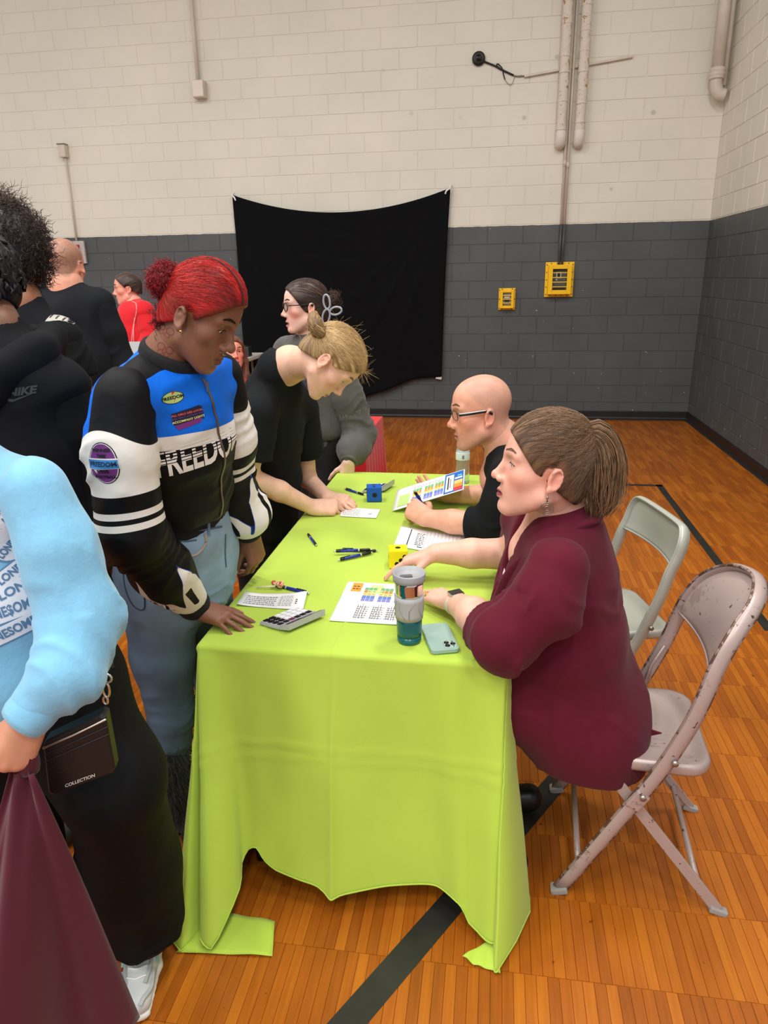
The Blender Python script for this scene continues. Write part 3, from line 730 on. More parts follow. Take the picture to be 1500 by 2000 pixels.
def build_head(H, skin, neck, neck_r=0.055, h=0.0028, nose=1.0, lips=1.0, jaw=1.0, lipcol=None, blush=0.0, stubble=0.0, scalp=None, eye_open=0.6, gaze=-10, male=False, chest=None, mouth_open=0.0, ears=True):
    F = Field(h*1.08, True); nk = w2l(H, neck); sx = lambda v, s_: (v[0]*s_, v[1], v[2])
    F.ell((0, -.004, .046), (.073, .098, .083)); F.ell((0, .034, .052), (.060, .062, .058), k=.02)
    F.ell((0, .040, -.020), (.058*jaw, .054, .076), k=.022); F.ell((0, .064, -.052), (.036, .030, .032), k=.022)
    for s_ in (-1, 1):
        F.cone(sx((.050*jaw, .004, -.048), s_), sx((.022, .070, -.092), s_), .019, .016, k=.028)
        F.ell(sx((.043, .054, -.008), s_), (.022, .024, .020), k=.02)
        F.cone(sx((.045, .074, .036), s_), sx((.009, .0905, .033), s_), .010, .0095 if not male else .012, k=.014)
    F.ell((0, .078, -.093), (.021*jaw, .017, .015), k=.015)
    F.cone((0, .088, .028), (0, .1095+.004*(nose-1), -.018), .0072, .0090*nose, k=.013)
    F.ell((0, .1105+.003*nose, -.021), (.0098*nose, .0098*nose, .0092*nose), k=.007)
    for s_ in (-1, 1):
        F.ell(sx((.0128*nose, .1015, -.026), s_), (.0078*nose, .011, .0082), k=.006)
        F.ell(sx((.0062*nose, .1105, -.0325), s_), (.0036, .0052, .0042), k=.003, op='-')
        F.ell(sx((.033, .099, .019), s_), (.020, .0165, .0125), k=.012, op='-')
        F.ell(sx((.033, .0705, .018), s_), (.0172, .0168, .0160), k=.005)
        F.ell(sx((.033, .0885, .0165-(1-eye_open)*.004), s_), (.0146, .0085, .0016+.0050*eye_open), k=.002, op='-')
    lr = lips
    for s_ in (-1, 1):
        F.cone(sx((.0215, .0855, -.0590), s_), (0, .0955+.002*lr, -.0545), .0032, .0058*lr, k=.005)
        F.cone(sx((.0190, .0855, -.0615-mouth_open), s_), (0, .0940+.002*lr, -.0655-mouth_open), .0032, .0066*lr, k=.005)
    F.ell((0, .098, -.0598-mouth_open/2), (.019, .013, .0010+mouth_open/2), k=.0025, op='-')
    if ears:
        for s_ in (-1, 1):
            Re = rotz(s_*math.radians(-24))@rotx(math.radians(10))
            c = V(.0765*s_, -.010, .004)
            F.ell(c, (.0065, .0165, .0255), R=Re, k=.006)
            ring = [(c+Re@V(.005*s_, .0158*math.sin(a)*(.95), 0.0228*math.cos(a))) for a in np.linspace(-3.6, .9, 10)]
            for i in range(9): F.cone(ring[i], ring[i+1], .0040, .0040, k=.003)
            F.ell(c+Re@V(.0075*s_, .003, -.004), (.0065, .0085, .012), R=Re, k=.003, op='-')
            F.ell(c+Re@V(.0055*s_, -.003, .012), (.0045, .0075, .007), R=Re, k=.003, op='-')
            F.ell(c+Re@V(.003*s_, .007, -.0265), (.0052, .0068, .008), k=.005)
    side = H['R'].T@V(*np.cross(V(0, 0, 1), H['R'][:, 1]))
    F.econe((0, -.020, -.030), nk, (neck_r/H['s']*.94, neck_r/H['s']), (neck_r*1.06/H['s'], neck_r*1.08/H['s']), side, k=.028)
    v, f = F.mesh(1)
    if chest is not None:                            # shoulders and upper chest, coarser
        F2 = Field(.0056, True); F2.econe((0, -.020, -.030)+(nk-V(0, -.02, -.03))*.45, nk, (neck_r/H['s']*.97, neck_r*1.02/H['s']), (neck_r*1.06/H['s'], neck_r*1.08/H['s']), side, k=.028)
        F2.econe(nk, w2l(H, chest[0]), (neck_r*1.1/H['s'],)*2, (chest[1]/H['s'], chest[2]/H['s']), H['R'].T@np.asarray(chest[3], float), k=.05); v, f = merge([(v, f), F2.mesh(2)])
    x, y, z = v[:, 0], v[:, 1], v[:, 2]; ax = np.abs(x)
    base = lin(skin); c = np.tile(base, (len(v), 1))
    g = lambda px, py, pz, r: np.exp(-(((ax-px)**2+(y-py)**2+(z-pz)**2)/r**2))
    red = lin((min(255, skin[0]*1.02), skin[1]*.72, skin[2]*.70))
    wgt = np.clip(blush*(g(.045, .062, -.018, .026)+.8*g(0, .118, -.022, .016)+.7*g(.078, -.01, 0, .03)+.2), 0, .8)[:, None]
    c = c*(1-wgt)+red*wgt
    c *= (1-0.30*g(.033, .092, .016, .017))[:, None]          # thinner, darker skin of the lids
    lc = lin(lipcol if lipcol else (skin[0]*.86, skin[1]*.58, skin[2]*.56))
    zz = np.clip((z+.060)/.009, -2, 2)
    lm = (np.clip(1.35-(ax/.0215)**2-(np.abs(z+.0602+mouth_open*.5)/(.0082*lr+mouth_open*.5))**2, 0, .8)/.8)*(y > .080)
    c = c*(1-lm[:, None])+lc*lm[:, None]
    ml = np.exp(-((z+.0598+mouth_open*.5)/(.0013+mouth_open*.5))**2)*(ax < .021)*(y > .078); c *= (1-(.6 if mouth_open == 0 else .8)*ml)[:, None]
    if stubble:
        sm = stubble*np.clip((-.028-z)/.02, 0, 1)*np.clip((y+.005)/.02, 0, 1)*np.clip((z+.125)/.015, 0, 1)*(1-lm)*(y < .112)
        sm = sm*(0.7+0.3*vnoise(v*400)); c = c*(1-.5*sm[:, None])+lin((92, 78, 72))*.5*sm[:, None]
    if scalp:
        colr, amt = scalp
        bd = z-(.018+np.clip((y-.0)*1.05, -.075, .09)); sm = amt*np.clip(bd/.018, 0, 1)*(y < .06); sm *= (0.8+0.2*vnoise(v*320)); c = c*(1-sm[:, None])+lin(colr)*sm[:, None]
    c *= (1+0.05*fbm(v*40, 2))[:, None]
    return v, f, np.clip(c, 0, 1)
def eye_parts(root, H, iris, gaze=(0, -.2), brow=(60, 45, 38), brow_w=0.0030, hv=None, hf=None, lash=True, eye_open=0.6, arch=0.0):
    tree = bvh(hv, hf); k, r = 22, 0.0158
    for s_ in (-1, 1):
        cc = V(.033*s_, .0705, .0175); d = nrm(V(gaze[0], 1, gaze[1])); R = frame(np.cross([0, 1, .1], d), d)
        mb = MB(); prof = [(r*math.sin(a), r*math.cos(a)) for a in (math.pi-.01, 2.5, 2.0, 1.5, 1.1, .8, .6, .44, .43, .3, .19, .18, .09)]+[(0, r)]
        mb.lathe(prof, (0, 0, 0), k); v = np.vstack(mb.v)@R.T+cc
        mi = [0 if min(q)//k < 7 else (1 if min(q)//k < 10 else 2) for q in mb.f]
        obj('eye', l2w(H, v), mb.f, [pmat('sclera', (226, 218, 212), 0.25), pmat('iris_%d' % iris[0], iris, 0.2), pmat('pupil', (8, 8, 8), 0.1)], root, mi=mi)
        P = []
        for t in np.linspace(0, 1, 9):
            x = (.013+.036*t)*s_; z = .0425+.0065*math.sin(t*2.2)+arch*math.sin(t*math.pi)-.004*t*t
            h_ = tree.ray_cast(Vector((x, .2, z)), Vector((0, -1, 0)))
            if h_[0] is not None: P.append(np.array(h_[0])+V(0, .0006, 0))
        if len(P) > 3:
            P = cr(np.array(P), 4); n = len(P); rg = np.random.default_rng(5); m_ = 110; t_ = rg.random(m_); wid = brow_w*np.sin(.45+t_*2.5)
            B = P[np.clip((t_*(n-1)).astype(int), 0, n-1)]+np.stack([0*t_, 0*t_+.0004, rg.uniform(-1, 1, m_)*wid], 1); tg = nrm(P[-1]-P[0]); ln = rg.uniform(.004, .008, m_)
            Q = B[:, None, :]+(tg*np.array([1, 1, .6])+np.array([0, 0, .35]))[None, None, :]*(ln[:, None]*np.linspace(0, 1, 3)[None])[:, :, None]
            v, f = tube_batch(l2w(H, Q.reshape(-1, 3)).reshape(m_, 3, 3), np.array([.0005, .0006, .0003])[None]*H['s'], 3); obj('eyebrow', v, f, pmat('brow_%d_%d' % (brow[0], brow[1]), brow, 0.8), root)
        if lash:
            P = []
            for t in np.linspace(-1, 1, 9):
                x = (.033+.0155*t)*s_; z = .0165-(1-eye_open)*.004+(.0020+.0050*eye_open)*math.sqrt(max(0, 1-t*t*.9))
                h_ = tree.ray_cast(Vector((x, .2, z)), Vector((0, -1, 0)))
                if h_[0] is not None: P.append(np.array(h_[0])+V(0, .0004, 0))
            if len(P) > 3:
                v, f = tube_batch(l2w(H, np.array(P))[None], np.full((1, len(P)), .0010*H['s']), 6); obj('eyelash', v, f, pmat('lash', (30, 22, 20), 0.7), root)
def hair_cap(H, off=0.010, front=(.090, .082), ear=(.018, .004), nape=(-.082, -.062), h=0.003, puff=None, round_ear=True, amp=.0012, drop=0.0):
    F = Field(h)
    F.ell((0, -.004, .046), (.073+off, .098+off, .083+off)); F.ell((0, .034, .052), (.060+off, .062+off*.6, .058+off), k=.02)
    F.ell((0, -.045, -.02+drop), (.060+off*.5, .050+off, .060), k=.03)
    if puff:
        for c, r in puff: F.ell(c, r, k=.03)
    a, b = V(*front), V(*ear); d = b-a; F.cut((0, a[0], a[1]), (0, -d[1], d[0]) if True else None)
    c = V(*nape); d = c-b; nn = V(0, -d[1], d[0]); nn = nn if nn[2] < 0 else -nn
    # second plane: behind the ear down to the nape
    F2 = (V(0, b[0], b[1]), nn)
    F.cut(*F2)
    if round_ear:
        for s_ in (-1, 1): F.ell((.088*s_, .002, .002), (.026, .029, .038), k=.006, op='-')
    v, f = F.mesh(1); return v, f
def flow_strands(v, f, seeds, target, n=10, lift=.0015, jitter=.004, wav=0.0, r=.0007, seed=1):
    """strands combed over the surface from seeds to a gathering point (local coordinates)"""
    T = bvh(v, f); rg = np.random.default_rng(seed); P = np.zeros((len(seeds), n, 3)); target = np.asarray(target, float)
    for i, s_ in enumerate(seeds):
        e = target+rg.normal(0, jitter, 3); li = lift*rg.uniform(.3, 1.6); ph = rg.uniform(0, 6.28)
        for j in range(n):
            t = j/(n-1); p = s_*(1-t)+e*t; q, nn, _, _ = T.find_nearest(Vector(p))
            P[i, j] = np.array(q)+np.array(nn)*(li*math.sin(math.pi*min(1, t*1.02+.02))+wav*math.sin(ph+t*22)*.35)+(rg.normal(0, wav*.3, 3) if wav else 0)
    return P
def strand_mesh(P, r, c1, c2, seed=1, k=3, taper=True):
    rg = np.random.default_rng(seed); N, M, _ = P.shape
    R = np.full((N, M), r); 
    if taper: R = R*np.concatenate([np.linspace(.5, 1, 2), np.ones(M-4), np.linspace(1, .35, 2)])[None, :]
    v, f = tube_batch(P, R, k); t = rg.random((N, 1))**1.3; c = lin(c1)[None]*(1-t)+lin(c2)[None]*t
    return v, f, np.repeat(c, M*k, 0)
def curl_strands(center, radii, R, n, length, rad, m_=12, seed=2):
    rg = np.random.default_rng(seed); d = rg.normal(0, 1, (n, 3)); d /= np.linalg.norm(d, axis=1, keepdims=True)
    s0 = d*rg.uniform(.75, 1.0, (n, 1)); t = np.linspace(0, 1, m_)
    a = np.cross(d, [0.2, .5, .8]); a /= np.linalg.norm(a, axis=1, keepdims=True); b = np.cross(d, a)
    ph = rg.uniform(0, 6.28, (n, 1)); w_ = rg.uniform(9, 17, (n, 1)); Ln = length*rg.uniform(.5, 1.5, (n, 1))
    drift = rg.normal(0, .5, (n, 3))
    P = (s0*np.asarray(radii))[:, None, :]+d[:, None, :]*(Ln*t)[:, :, None]+drift[:, None, :]*(Ln*t**2)[:, :, None]*.8
    P = P+a[:, None, :]*(rad*np.cos(ph+w_*t))[:, :, None]+b[:, None, :]*(rad*np.sin(ph+w_*t))[:, :, None]
    return P@np.asarray(R).T+np.asarray(center)
def hair_obj(root, H, parts, mat=None, name='hair'):
    """parts: list of (v local, f quads, cols)"""
    vs_, fs_, cs_ = [], [], []; n = 0
    for v, f, c in parts:
        vs_.append(v); fs_.append(f+n); cs_.append(c if c.ndim == 2 else np.tile(c, (len(v), 1))); n += len(v)
    v = np.vstack(vs_); v = l2w(H, v) if H else v
    return obj(name, v, np.vstack(fs_), mat or pmat('hair', (60, 40, 30), 0.42, attr=True, spec=0.4), root, cols=np.vstack(cs_))
def cap_cols(v, c1, c2, target, seed=0, fr=9.0):
    """colour streaks that follow the combing direction towards target"""
    d = v-np.asarray(target); ax = nrm(-np.asarray(target)); u = nrm(np.cross(ax, [1, .1, .2])); w_ = np.cross(ax, u)
    ang = np.arctan2(d@u, d@w_); rr = np.linalg.norm(d, axis=1)
    t = np.clip(.5+.9*fbm(np.stack([np.cos(ang)*fr, np.sin(ang)*fr, rr*6+seed], 1), 3), 0, 1)[:, None]
    return lin(c1)*(1-t)+lin(c2)*t, t[:, 0]

# hands ---------------------------------------------------------------------------------------------
def hand(F, w_, x, z, side, curl, spread=(10, 3, -4, -12), thumb=(48, -12, 14, 12), s=1.0):
    """w_: wrist; x: towards the knuckles; z: back of the hand; side: +1 right, -1 left; curl: four triples of degrees"""
    x = nrm(x); z = np.asarray(z, float); z = nrm(z-x*np.dot(x, z)); y = np.cross(z, x)*side
    L = lambda a, b, c: np.asarray(w_)+s*(a*x+b*y+c*z)
    K = [(.090, .0275, .001), (.094, .0085, .003), (.090, -.0105, .001), (.081, -.0275, -.002)]
    for (a, b, c) in K: F.cone(L(.004, b*.5, 0), L(a, b, c), .0185*s, .0122*s, k=.012*s)
    F.ell(L(.038, .022, -.010), np.array([.034, .016, .014])*s, R=np.stack([x, y, z], 1), k=.012*s)
    F.ell(L(.040, -.020, -.008), np.array([.036, .013, .013])*s, R=np.stack([x, y, z], 1), k=.012*s)
    lens = [(.043, .026, .021), (.047, .030, .022), (.043, .028, .022), (.034, .021, .019)]; rad = [.0090, .0093, .0088, .0078]
    nails = []; joints = []
    for i in range(4):
        p = L(*K[i]); sp = math.radians(spread[i]); d0 = x*math.cos(sp)+y*math.sin(sp); a = 0; pj = [p]
        for j in range(3):
            a += math.radians(curl[i][j]); d = d0*math.cos(a)-z*math.sin(a); q = p+d*lens[i][j]*s
            F.cone(p, q, rad[i]*s*(1-.09*j), rad[i]*s*(.91-.09*j), k=.0022*s if j else .006*s); p = q; pj.append(q)
        up = z*math.cos(a)+d0*math.sin(a); nails.append((p+up*rad[i]*.62*s-d*.001, up, d)); joints.append(pj)
    yw, pt, c1, c2 = [math.radians(t) for t in thumb]
    p = L(.022, .024, -.008); pj = [p]
    for j, (ln, r0, r1) in enumerate(((.044, .0135, .0112), (.034, .0112, .0098), (.027, .0098, .0078))):
        d = (x*math.cos(yw)+y*math.sin(yw))*math.cos(pt)+z*math.sin(pt); q = p+d*ln*s
        F.cone(p, q, r0*s, r1*s, k=.008*s if j == 0 else .003*s); p = q; pj.append(q)
        yw -= c1 if j == 0 else c2
    up = nrm(np.cross(d, np.cross(z*.5-y*.7, d))*-1); up = nrm(z*.75+y*.55-d*np.dot(z*.75+y*.55, d))
    nails.append((p+up*.0055*s-d*.001, up, d)); joints.append(pj)
    return nails, joints
def limb_skin(P, R, hspec, skin, h=0.0026, nailcol=None, blush=.25):
    """forearm plus hand as one surface; returns v, f, colours, finger joints"""
    P = [np.asarray(p, float) for p in P]; q_ = P[0]*.5+P[1]*.5; rq = R[0]*.5+R[1]*.5       # the upper arm lies inside the sleeve: coarser
    F = Field(h*1.22, True); F.chain([q_]+P[1:], [rq]+list(R[1:]), k=.02); nails, joints = hand(F, **hspec) if hspec else ([], [])
    F3 = Field(.010, True); F3.chain([P[0], P[0]*.35+P[1]*.65], [R[0]*.97, (R[0]*.35+R[1]*.65)*.95], k=.02)
    v, f = merge([F.mesh(1), F3.mesh(1)]); c = np.tile(lin(skin), (len(v), 1))
    n = vnormals(v, f); red = lin((min(255, skin[0]*1.0), skin[1]*.80, skin[2]*.76)); s = hspec.get('s', 1.0) if hspec else 1
    if hspec:
        kn = np.zeros(len(v))
        for pj in joints:
            for q in pj[0:3]: kn = np.maximum(kn, np.exp(-(np.linalg.norm(v-q, axis=1)/(.013*s))**2))
            kn = np.maximum(kn, .8*np.exp(-(np.linalg.norm(v-pj[-1], axis=1)/(.012*s))**2))
        kn = (kn*blush)[:, None]; c = c*(1-kn)+red*kn
        nc = lin(nailcol if nailcol else (min(255, skin[0]*.62+100), skin[1]*.55+88, skin[2]*.5+84))
        for p, up, d in nails:
            q = v-p; a = q@d; b = np.linalg.norm(q-a[:, None]*d, axis=1); mk = ((a/.0075)**2+(b/.0056)**2 < 1.0) & (n@up > .35); c[mk] = nc
    c *= (1+0.06*fbm(v*55, 2))[:, None]
    return v, f, np.clip(c, 0, 1), joints
class Person:
    def __init__(s, loc, label, group=None):
        s.root = empty('person', loc, label, 'person', group); s.parts = []
    def skin(s, v, f, c): s.parts.append((v, f, c))
    def core(s, pts, rad, side, skin):               # the trunk and legs under the clothes, coarse
        F = Field(.014); F.chain(pts, rad, side, k=.03); v, f = F.mesh(1); s.parts.append((v, f, np.tile(lin(skin), (len(v), 1))))
    def done(s):
        n = 0; V_, F_, C_ = [], [], []
        for v, f, c in s.parts: V_.append(v); F_.append(f+n); C_.append(c); n += len(v)
        return obj('body', np.vstack(V_), np.vstack(F_), skin_mat(), s.root, cols=np.vstack(C_))
    def cloth(s, name, v, f, mat, parent=None, **kw): return obj(name, v, f, mat, parent or s.root, **kw)
def sleeve(P, R, h=0.006, k=.02, cut0=None, cut1=True, flare=0):
    F = Field(h); F.chain(P, R, k=k)
    if cut1: d = nrm(np.asarray(P[-1])-np.asarray(P[-2])); F.cut(np.asarray(P[-1])-d*0.0, d)
    return F.mesh(1)
def ring_band(c, ax, ru, rv, side, wid, thick, k=36):
    """a short knitted tube: cuff, hem or collar"""
    ax = nrm(ax); u = np.asarray(side, float); u = nrm(u-ax*np.dot(u, ax)); w_ = np.cross(ax, u); P = []
    for (o, t) in ((-thick*.9, -.5), (0, -.5), (thick*.5, -.3), (thick*.6, 0), (thick*.5, .3), (0, .5), (-thick*.9, .5)):
        P.append([c+ax*t*wid+(ru+o)*math.cos(a)*u+(rv+o)*math.sin(a)*w_ for a in np.arange(k)*2*math.pi/k])
    P = np.array(P); mb = MB(); mb.grid(P, closed=True); return np.vstack(mb.v), mb.f
# ---------------------------------------------------------------- young woman in the racing jacket
UP = V(0, 0, 1)
DENIM = dict(rough=.85, bump=(150, .25, .002), var=(14, .12))
def person_jacket():
    sk = (128, 84, 62); pr = Person((-.93, 1.72, 0), 'woman with red hair bun, blue, black and white lettered jacket, leaning at the table corner')
    r = pr.root; az = math.radians(-15); fw = V(math.cos(az), math.sin(az), 0); rt = V(math.sin(az), -math.cos(az), 0)
    H = head_frame(at(356, 627, 1.54)-.080*V(math.sin(math.radians(-3)), -math.cos(math.radians(-3)), 0), -3, -31, 0, sv=(.94, .87, .96))
    N = at(328, 712, 1.65)
    hv, hf, hc = build_head(H, sk, N+V(0, 0, .01), .054, nose=1.22, lips=1.3, lipcol=(112, 62, 52), eye_open=.34, chest=(N+V(0, 0, -.10), .12, .09, rt))
    pr.skin(l2w(H, hv), hf, hc); eye_parts(r, H, (40, 24, 16), (0, -.45), (30, 20, 16), .0034, hv, hf, eye_open=.34)
    hem, hip = at(338, 1003, 1.80), at(350, 1095, 1.86)
    S_, E_, W_ = at(241, 778, 1.50), at(262, 1035, 1.50), onz(383, 1186, .80)
    lS = N-rt*.185+V(0, 0, -.055); lE = at(452, 965, 1.96); lW = at(489, 1043, 2.05)
    tipR = onz(468, 1221, .757)
    v, f, c, j = limb_skin([S_, E_, W_], [.03, .034, .030], dict(w_=W_, x=tipR-W_+V(0, 0, .012), z=V(-.05, -.12, 1), side=1, curl=[(14, 6, 4), (13, 6, 4), (15, 6, 4), (18, 8, 5)], spread=(9, 2, -5, -15), thumb=(40, -14, 12, 8), s=1.0), sk, nailcol=(190, 140, 128), blush=.2)
    pr.skin(v, f, c)
    v, f, c, j = limb_skin([lS, lE, lW], [.03, .034, .029], dict(w_=lW, x=V(.16, .02, -1), z=V(.85, -.45, .1), side=-1, curl=[(38, 30, 14), (42, 34, 16), (46, 34, 16), (48, 34, 16)], spread=(5, 1, -3, -7), thumb=(22, -22, 4, 6), s=1.0), sk, nailcol=(190, 140, 128), blush=.2)
    pr.skin(v, f, c)
    pr.core([N, at(330, 800, 1.70), hem, hip], [(.08, .06), (.105, .07), (.11, .08), (.13, .09)], rt, sk); pr.done()
    # jacket: trunk
    F = Field(.0062); pts = [hem+V(0, 0, .012), at(335, 945, 1.765), at(330, 850, 1.71), at(328, 775, 1.675), N+V(0, 0, -.012)]
    F.chain(pts, [(.168, .140), (.178, .150), (.178, .152), (.165, .125), (.078, .078)], rt, k=.03)
    for s_ in (S_+V(0, 0, -.005), lS): F.cone(N+V(0, 0, -.035), s_, .062, .070, k=.04)
    F.cut(hem+V(0, 0, .0), V(0, 0, -1)); F.cut(N+V(0, 0, .012)+fw*.02, UP*.9+fw*.42-rt*.0)
    v, f = F.mesh(2); v = crumple(v, f, .006, 8, 2.0, (1, 1, 1.8)); v = folds(v, f, [hem, N], [(.12, .10), (.35, .12)], .008, 20, 4.0, .8); v = lap(v, f, 1)
    ff = (v-N)@fw; la = (v-N)@rt; z = v[:, 2]; zb = at(385, 872, 1.53)[2]; wz = .004*np.sin(la*30)
    attrs = dict(raglan=np.minimum(.036-(N[2]-z)*.06-np.abs(ff-.014), np.abs(la)-.045), band=np.minimum(z-(zb-.018), zb+.018-z)+wz*.2, low=(zb-.018)-z)
    jm = pmat('jacket', (8, 104, 220), .6, spec=.2, bump=(38, .3, .005), zones=[('raglan', (14, 15, 18)), ('band', (226, 222, 214)), ('low', (10, 11, 13))])
    jk = pr.cloth('jacket', v, f, jm, attrs=attrs); T1 = bvh(v, f)
    v2, f2 = ring_band(hem+V(0, 0, -.012), UP, .164, .135, rt, .062, .010, 48); kn = pmat('rib_knit', (19, 19, 21), .9, bump=(90, .5, .003)); pr.cloth('hem_band', v2, f2, kn, jk)
    cax = UP*.9+fw*.42; v2, f2 = ring_band(N+V(0, 0, .016)+fw*.016, cax, .074, .076, rt, .046, .008, 40); pr.cloth('collar_band', v2, f2, kn, jk)
    # zip down the front
    zp = []
    for z_ in np.linspace(N[2]-.03, hem[2]-.03, 22):
        c_ = np.interp(z_, [hem[2], N[2]], [0, 1]); p0 = hem*(1-c_)+N*c_; p0[2] = z_
        h_ = T1.ray_cast(Vector(p0+fw*.4), Vector(-fw)); p = np.array(h_[0]) if h_[0] is not None else p0+fw*.13
        zp.append(p+fw*.001)
    zp = np.array(zp); v2, f2 = tube_batch(cr(zp, 3)[None], np.full((1, 64), .0035), 6); pr.cloth('zip', v2, f2, pmat('zip_metal', (120, 112, 104), .35, metal=.8), jk)
    mb = MB(); mb.box(zp[1]+fw*.004, (.004, .0015, .012), R=frame(rt, UP)); mb.build('zip_pull', pmat('zip_pull', (190, 190, 190), .25, metal=.9), jk)
    # sleeves with their zones
    def sl(name, P, R, q0, seed, near):
        P = np.array(P); F = Field(.0058); F.chain(P, R, k=.03); d = nrm(P[-1]-P[-2]); F.cut(P[-1], d); v, f = F.mesh(2)
        v = folds(v, f, P, [(.58, .16), (.86, .12), (.22, .12)], .011, 17, seed); v = crumple(v, f, .0035, 11, seed); v = lap(v, f, 1)
        T, Dv, Ln = seg_param(v, P); q = Dv@fw; o = Dv@rt; t2 = T+.09*q
        ph = np.arctan2(q, np.maximum(o, -9)*near)
        saw = lambda k_, p_: np.abs(((ph*k_/(2*math.pi)+p_) % 1.0)*2-1)
        fl = Ln-.050-.20*saw(4.0, .02)**1.7-.03*saw(9, .3)
        fl2 = np.minimum(T-(Ln-.115-.05*saw(4, .62)), (Ln-.022-.05*saw(4, .62)**.7)-T)-.035*saw(4, .12)
        at_ = dict(panel=np.minimum(q+.026, .2), lo=np.minimum(t2-(.070+6*(q-.01)**2), 1.0), wh=np.minimum(t2-(.070+6*(q-.01)**2), .212-t2),
                   s1=np.minimum(t2-.252, .268-t2), s2=np.minimum(t2-.280, .296-t2), fl=T-fl)
        me = pmat('jacket_sleeve', (8, 104, 220), .6, spec=.2, bump=(38, .3, .005), zones=[('panel', (14, 15, 18)), ('lo', (10, 11, 13)), ('wh', (226, 222, 214)), ('s1', (226, 222, 214)), ('s2', (226, 222, 214)), ('fle', (24, 60, 150)), ('fl', (228, 225, 218)), ('tg', (10, 11, 13))])
        at_['fle'] = at_['fl']+.006; at_['tg'] = np.minimum(np.minimum(T-(Ln-.15), Ln-.03-T-.02*saw(4, .3)), .010-.060*saw(4, .62)+.03*0)*1.0
        return pr.cloth(name, v, f, me, jk, attrs=at_), bvh(v, f)
    cuffR = W_+nrm(E_-W_)*.045
    sr, T2 = sl('sleeve', [S_, at(236, 880, 1.485), E_+V(-.005, -.01, 0), (E_+cuffR)/2+V(0, -.01, -.004), cuffR], [.070, .078, .080, .076, .048], .040, 1.0, 1)
    ax = nrm(W_-E_); v2, f2 = ring_band(cuffR+ax*.012, ax, .043, .043, UP, .062, .008); pr.cloth('cuff', v2, f2, kn, sr)
    cuffL = lW+nrm(lE-lW)*.045
    sl2, T3 = sl('sleeve', [lS, (lS+lE)/2+fw*.01, lE, (lE+cuffL)/2+V(.02, 0, -.01), cuffL], [.07, .078, .076, .074, .048], .012, 2.4, -1)
    ax = nrm(lW-lE); v2, f2 = ring_band(cuffL+ax*.012, ax, .041, .041, UP, .062, .008); pr.cloth('cuff', v2, f2, kn, sl2)
    # badges and lettering
    nf = nrm(fw*.55+rt*.85); white = pmat('print_white', (230, 226, 220), .6); black = pmat('print_black', (14, 14, 16), .6)
    o1 = at(335, 781, 1.52); TT = [T1, T2]
    def sc(q, k_=.78): return [(t[0]*k_, t[1]) for t in q]
    decal('badge', sc([ellipse2d(.0285, .0185)]), o1, nf, UP, TT, pmat('print_dark_edge', (36, 52, 40), .6), jk, .0010)
    decal('badge', sc([ellipse2d(.0265, .0165)]), o1, nf, UP, TT, pmat('print_lime', (176, 200, 120), .6), jk, .0016)
    decal('badge_arrow', sc([poly2d([(-.004, .006), (.008, .018), (-.002, .017)]), poly2d([(0, -.016), (.004, -.002), (.007, -.003)])]), o1, nf, UP, TT, pmat('print_red', (206, 60, 48), .6), jk, .0019)
    decal('lettering', sc([text2d('FREEDOM', .0130, .0005)]), o1, nf, UP, TT, black, jk, .0023, rot=.06)
    o2 = at(360, 828, 1.50)
    decal('print', sc([poly2d([(-.042, .020), (.036, .030), (.044, .024), (.040, .012), (.046, .004), (.040, -.004), (.044, -.016), (.034, -.013), (-.036, -.026), (-.044, -.008)])]), o2, nf, UP, TT, pmat('print_navy', (22, 26, 60), .6), jk, .0010, rot=.06)
    decal('print', sc([poly2d([(-.040, -.018), (.036, -.010), (.034, -.024), (-.030, -.034)])]), o2, nf, UP, TT, pmat('print_purple', (120, 40, 120), .6), jk, .0014, rot=.06)
    def shift(t, dx, dy): return t[0]+np.array([dx, dy]), t[1]
    decal('lettering', sc([shift(text2d('ALL GIRLS ARE LOOK', .0105, .0003), 0, .016)], .66), o2, nf, UP, TT, pmat('print_coral', (238, 96, 90), .6), jk, .0019, rot=.09)
    decal('lettering', sc([shift(text2d('AND ONLY ACTION CAN', .0095, .0003), 0, .004)], .66), o2, nf, UP, TT, pmat('print_violet', (96, 70, 150), .6), jk, .0019, rot=.09)
    decal('lettering', sc([shift(text2d('ACCOMPANY LIGHT!', .0110, .0003), 0, -.009)], .66), o2, nf, UP, TT, pmat('print_yellow', (232, 232, 140), .6), jk, .0019, rot=.09)
    # large chest word, sliced by speed lines
    o3 = at(385, 916, 1.50); tv, tf = text2d('FREEDOM', .098, .0030); tv = tv*np.array([.60, 1.0]); bm = bmesh.new(); bv = [bm.verts.new((p[0], p[1], 0)) for p in tv]
    for q in tf:
        try: bm.faces.new([bv[i] for i in q])
        except ValueError: pass
    top = tv[:, 1].max()
    cuts = []
    for k_ in range(5): a = top-.006-k_*.0085; cuts.append((a-.0022-.0006*(4-k_), a))
    for a, b_ in cuts:
        for yy in (a, b_): bmesh.ops.bisect_plane(bm, geom=bm.verts[:]+bm.edges[:]+bm.faces[:], plane_co=(0, yy, 0), plane_no=(0, 1, 0))
    dl = [q for q in bm.faces if any(a < q.calc_center_median().y < b_ for a, b_ in cuts)]
    bmesh.ops.delete(bm, geom=dl, context='FACES'); bm.verts.index_update()
    sh = (np.array([q.co[:2] for q in bm.verts]), [[x.index for x in q.verts] for q in bm.faces]); bm.free()
    sh = (sh[0]+np.array([.055, 0]), sh[1])
    decal('lettering', [sh], o3, nrm(fw*.8+rt*.6), UP, [T1], white, jk, .0016, rot=.10)
    # round sleeve badge
    o4 = at(212, 902, 1.42); n4 = nrm(rt*.9+V(.32, 0, 0)*0+V(0, -.3, 0)); rd = pmat('print_plum', (112, 46, 122), .6)
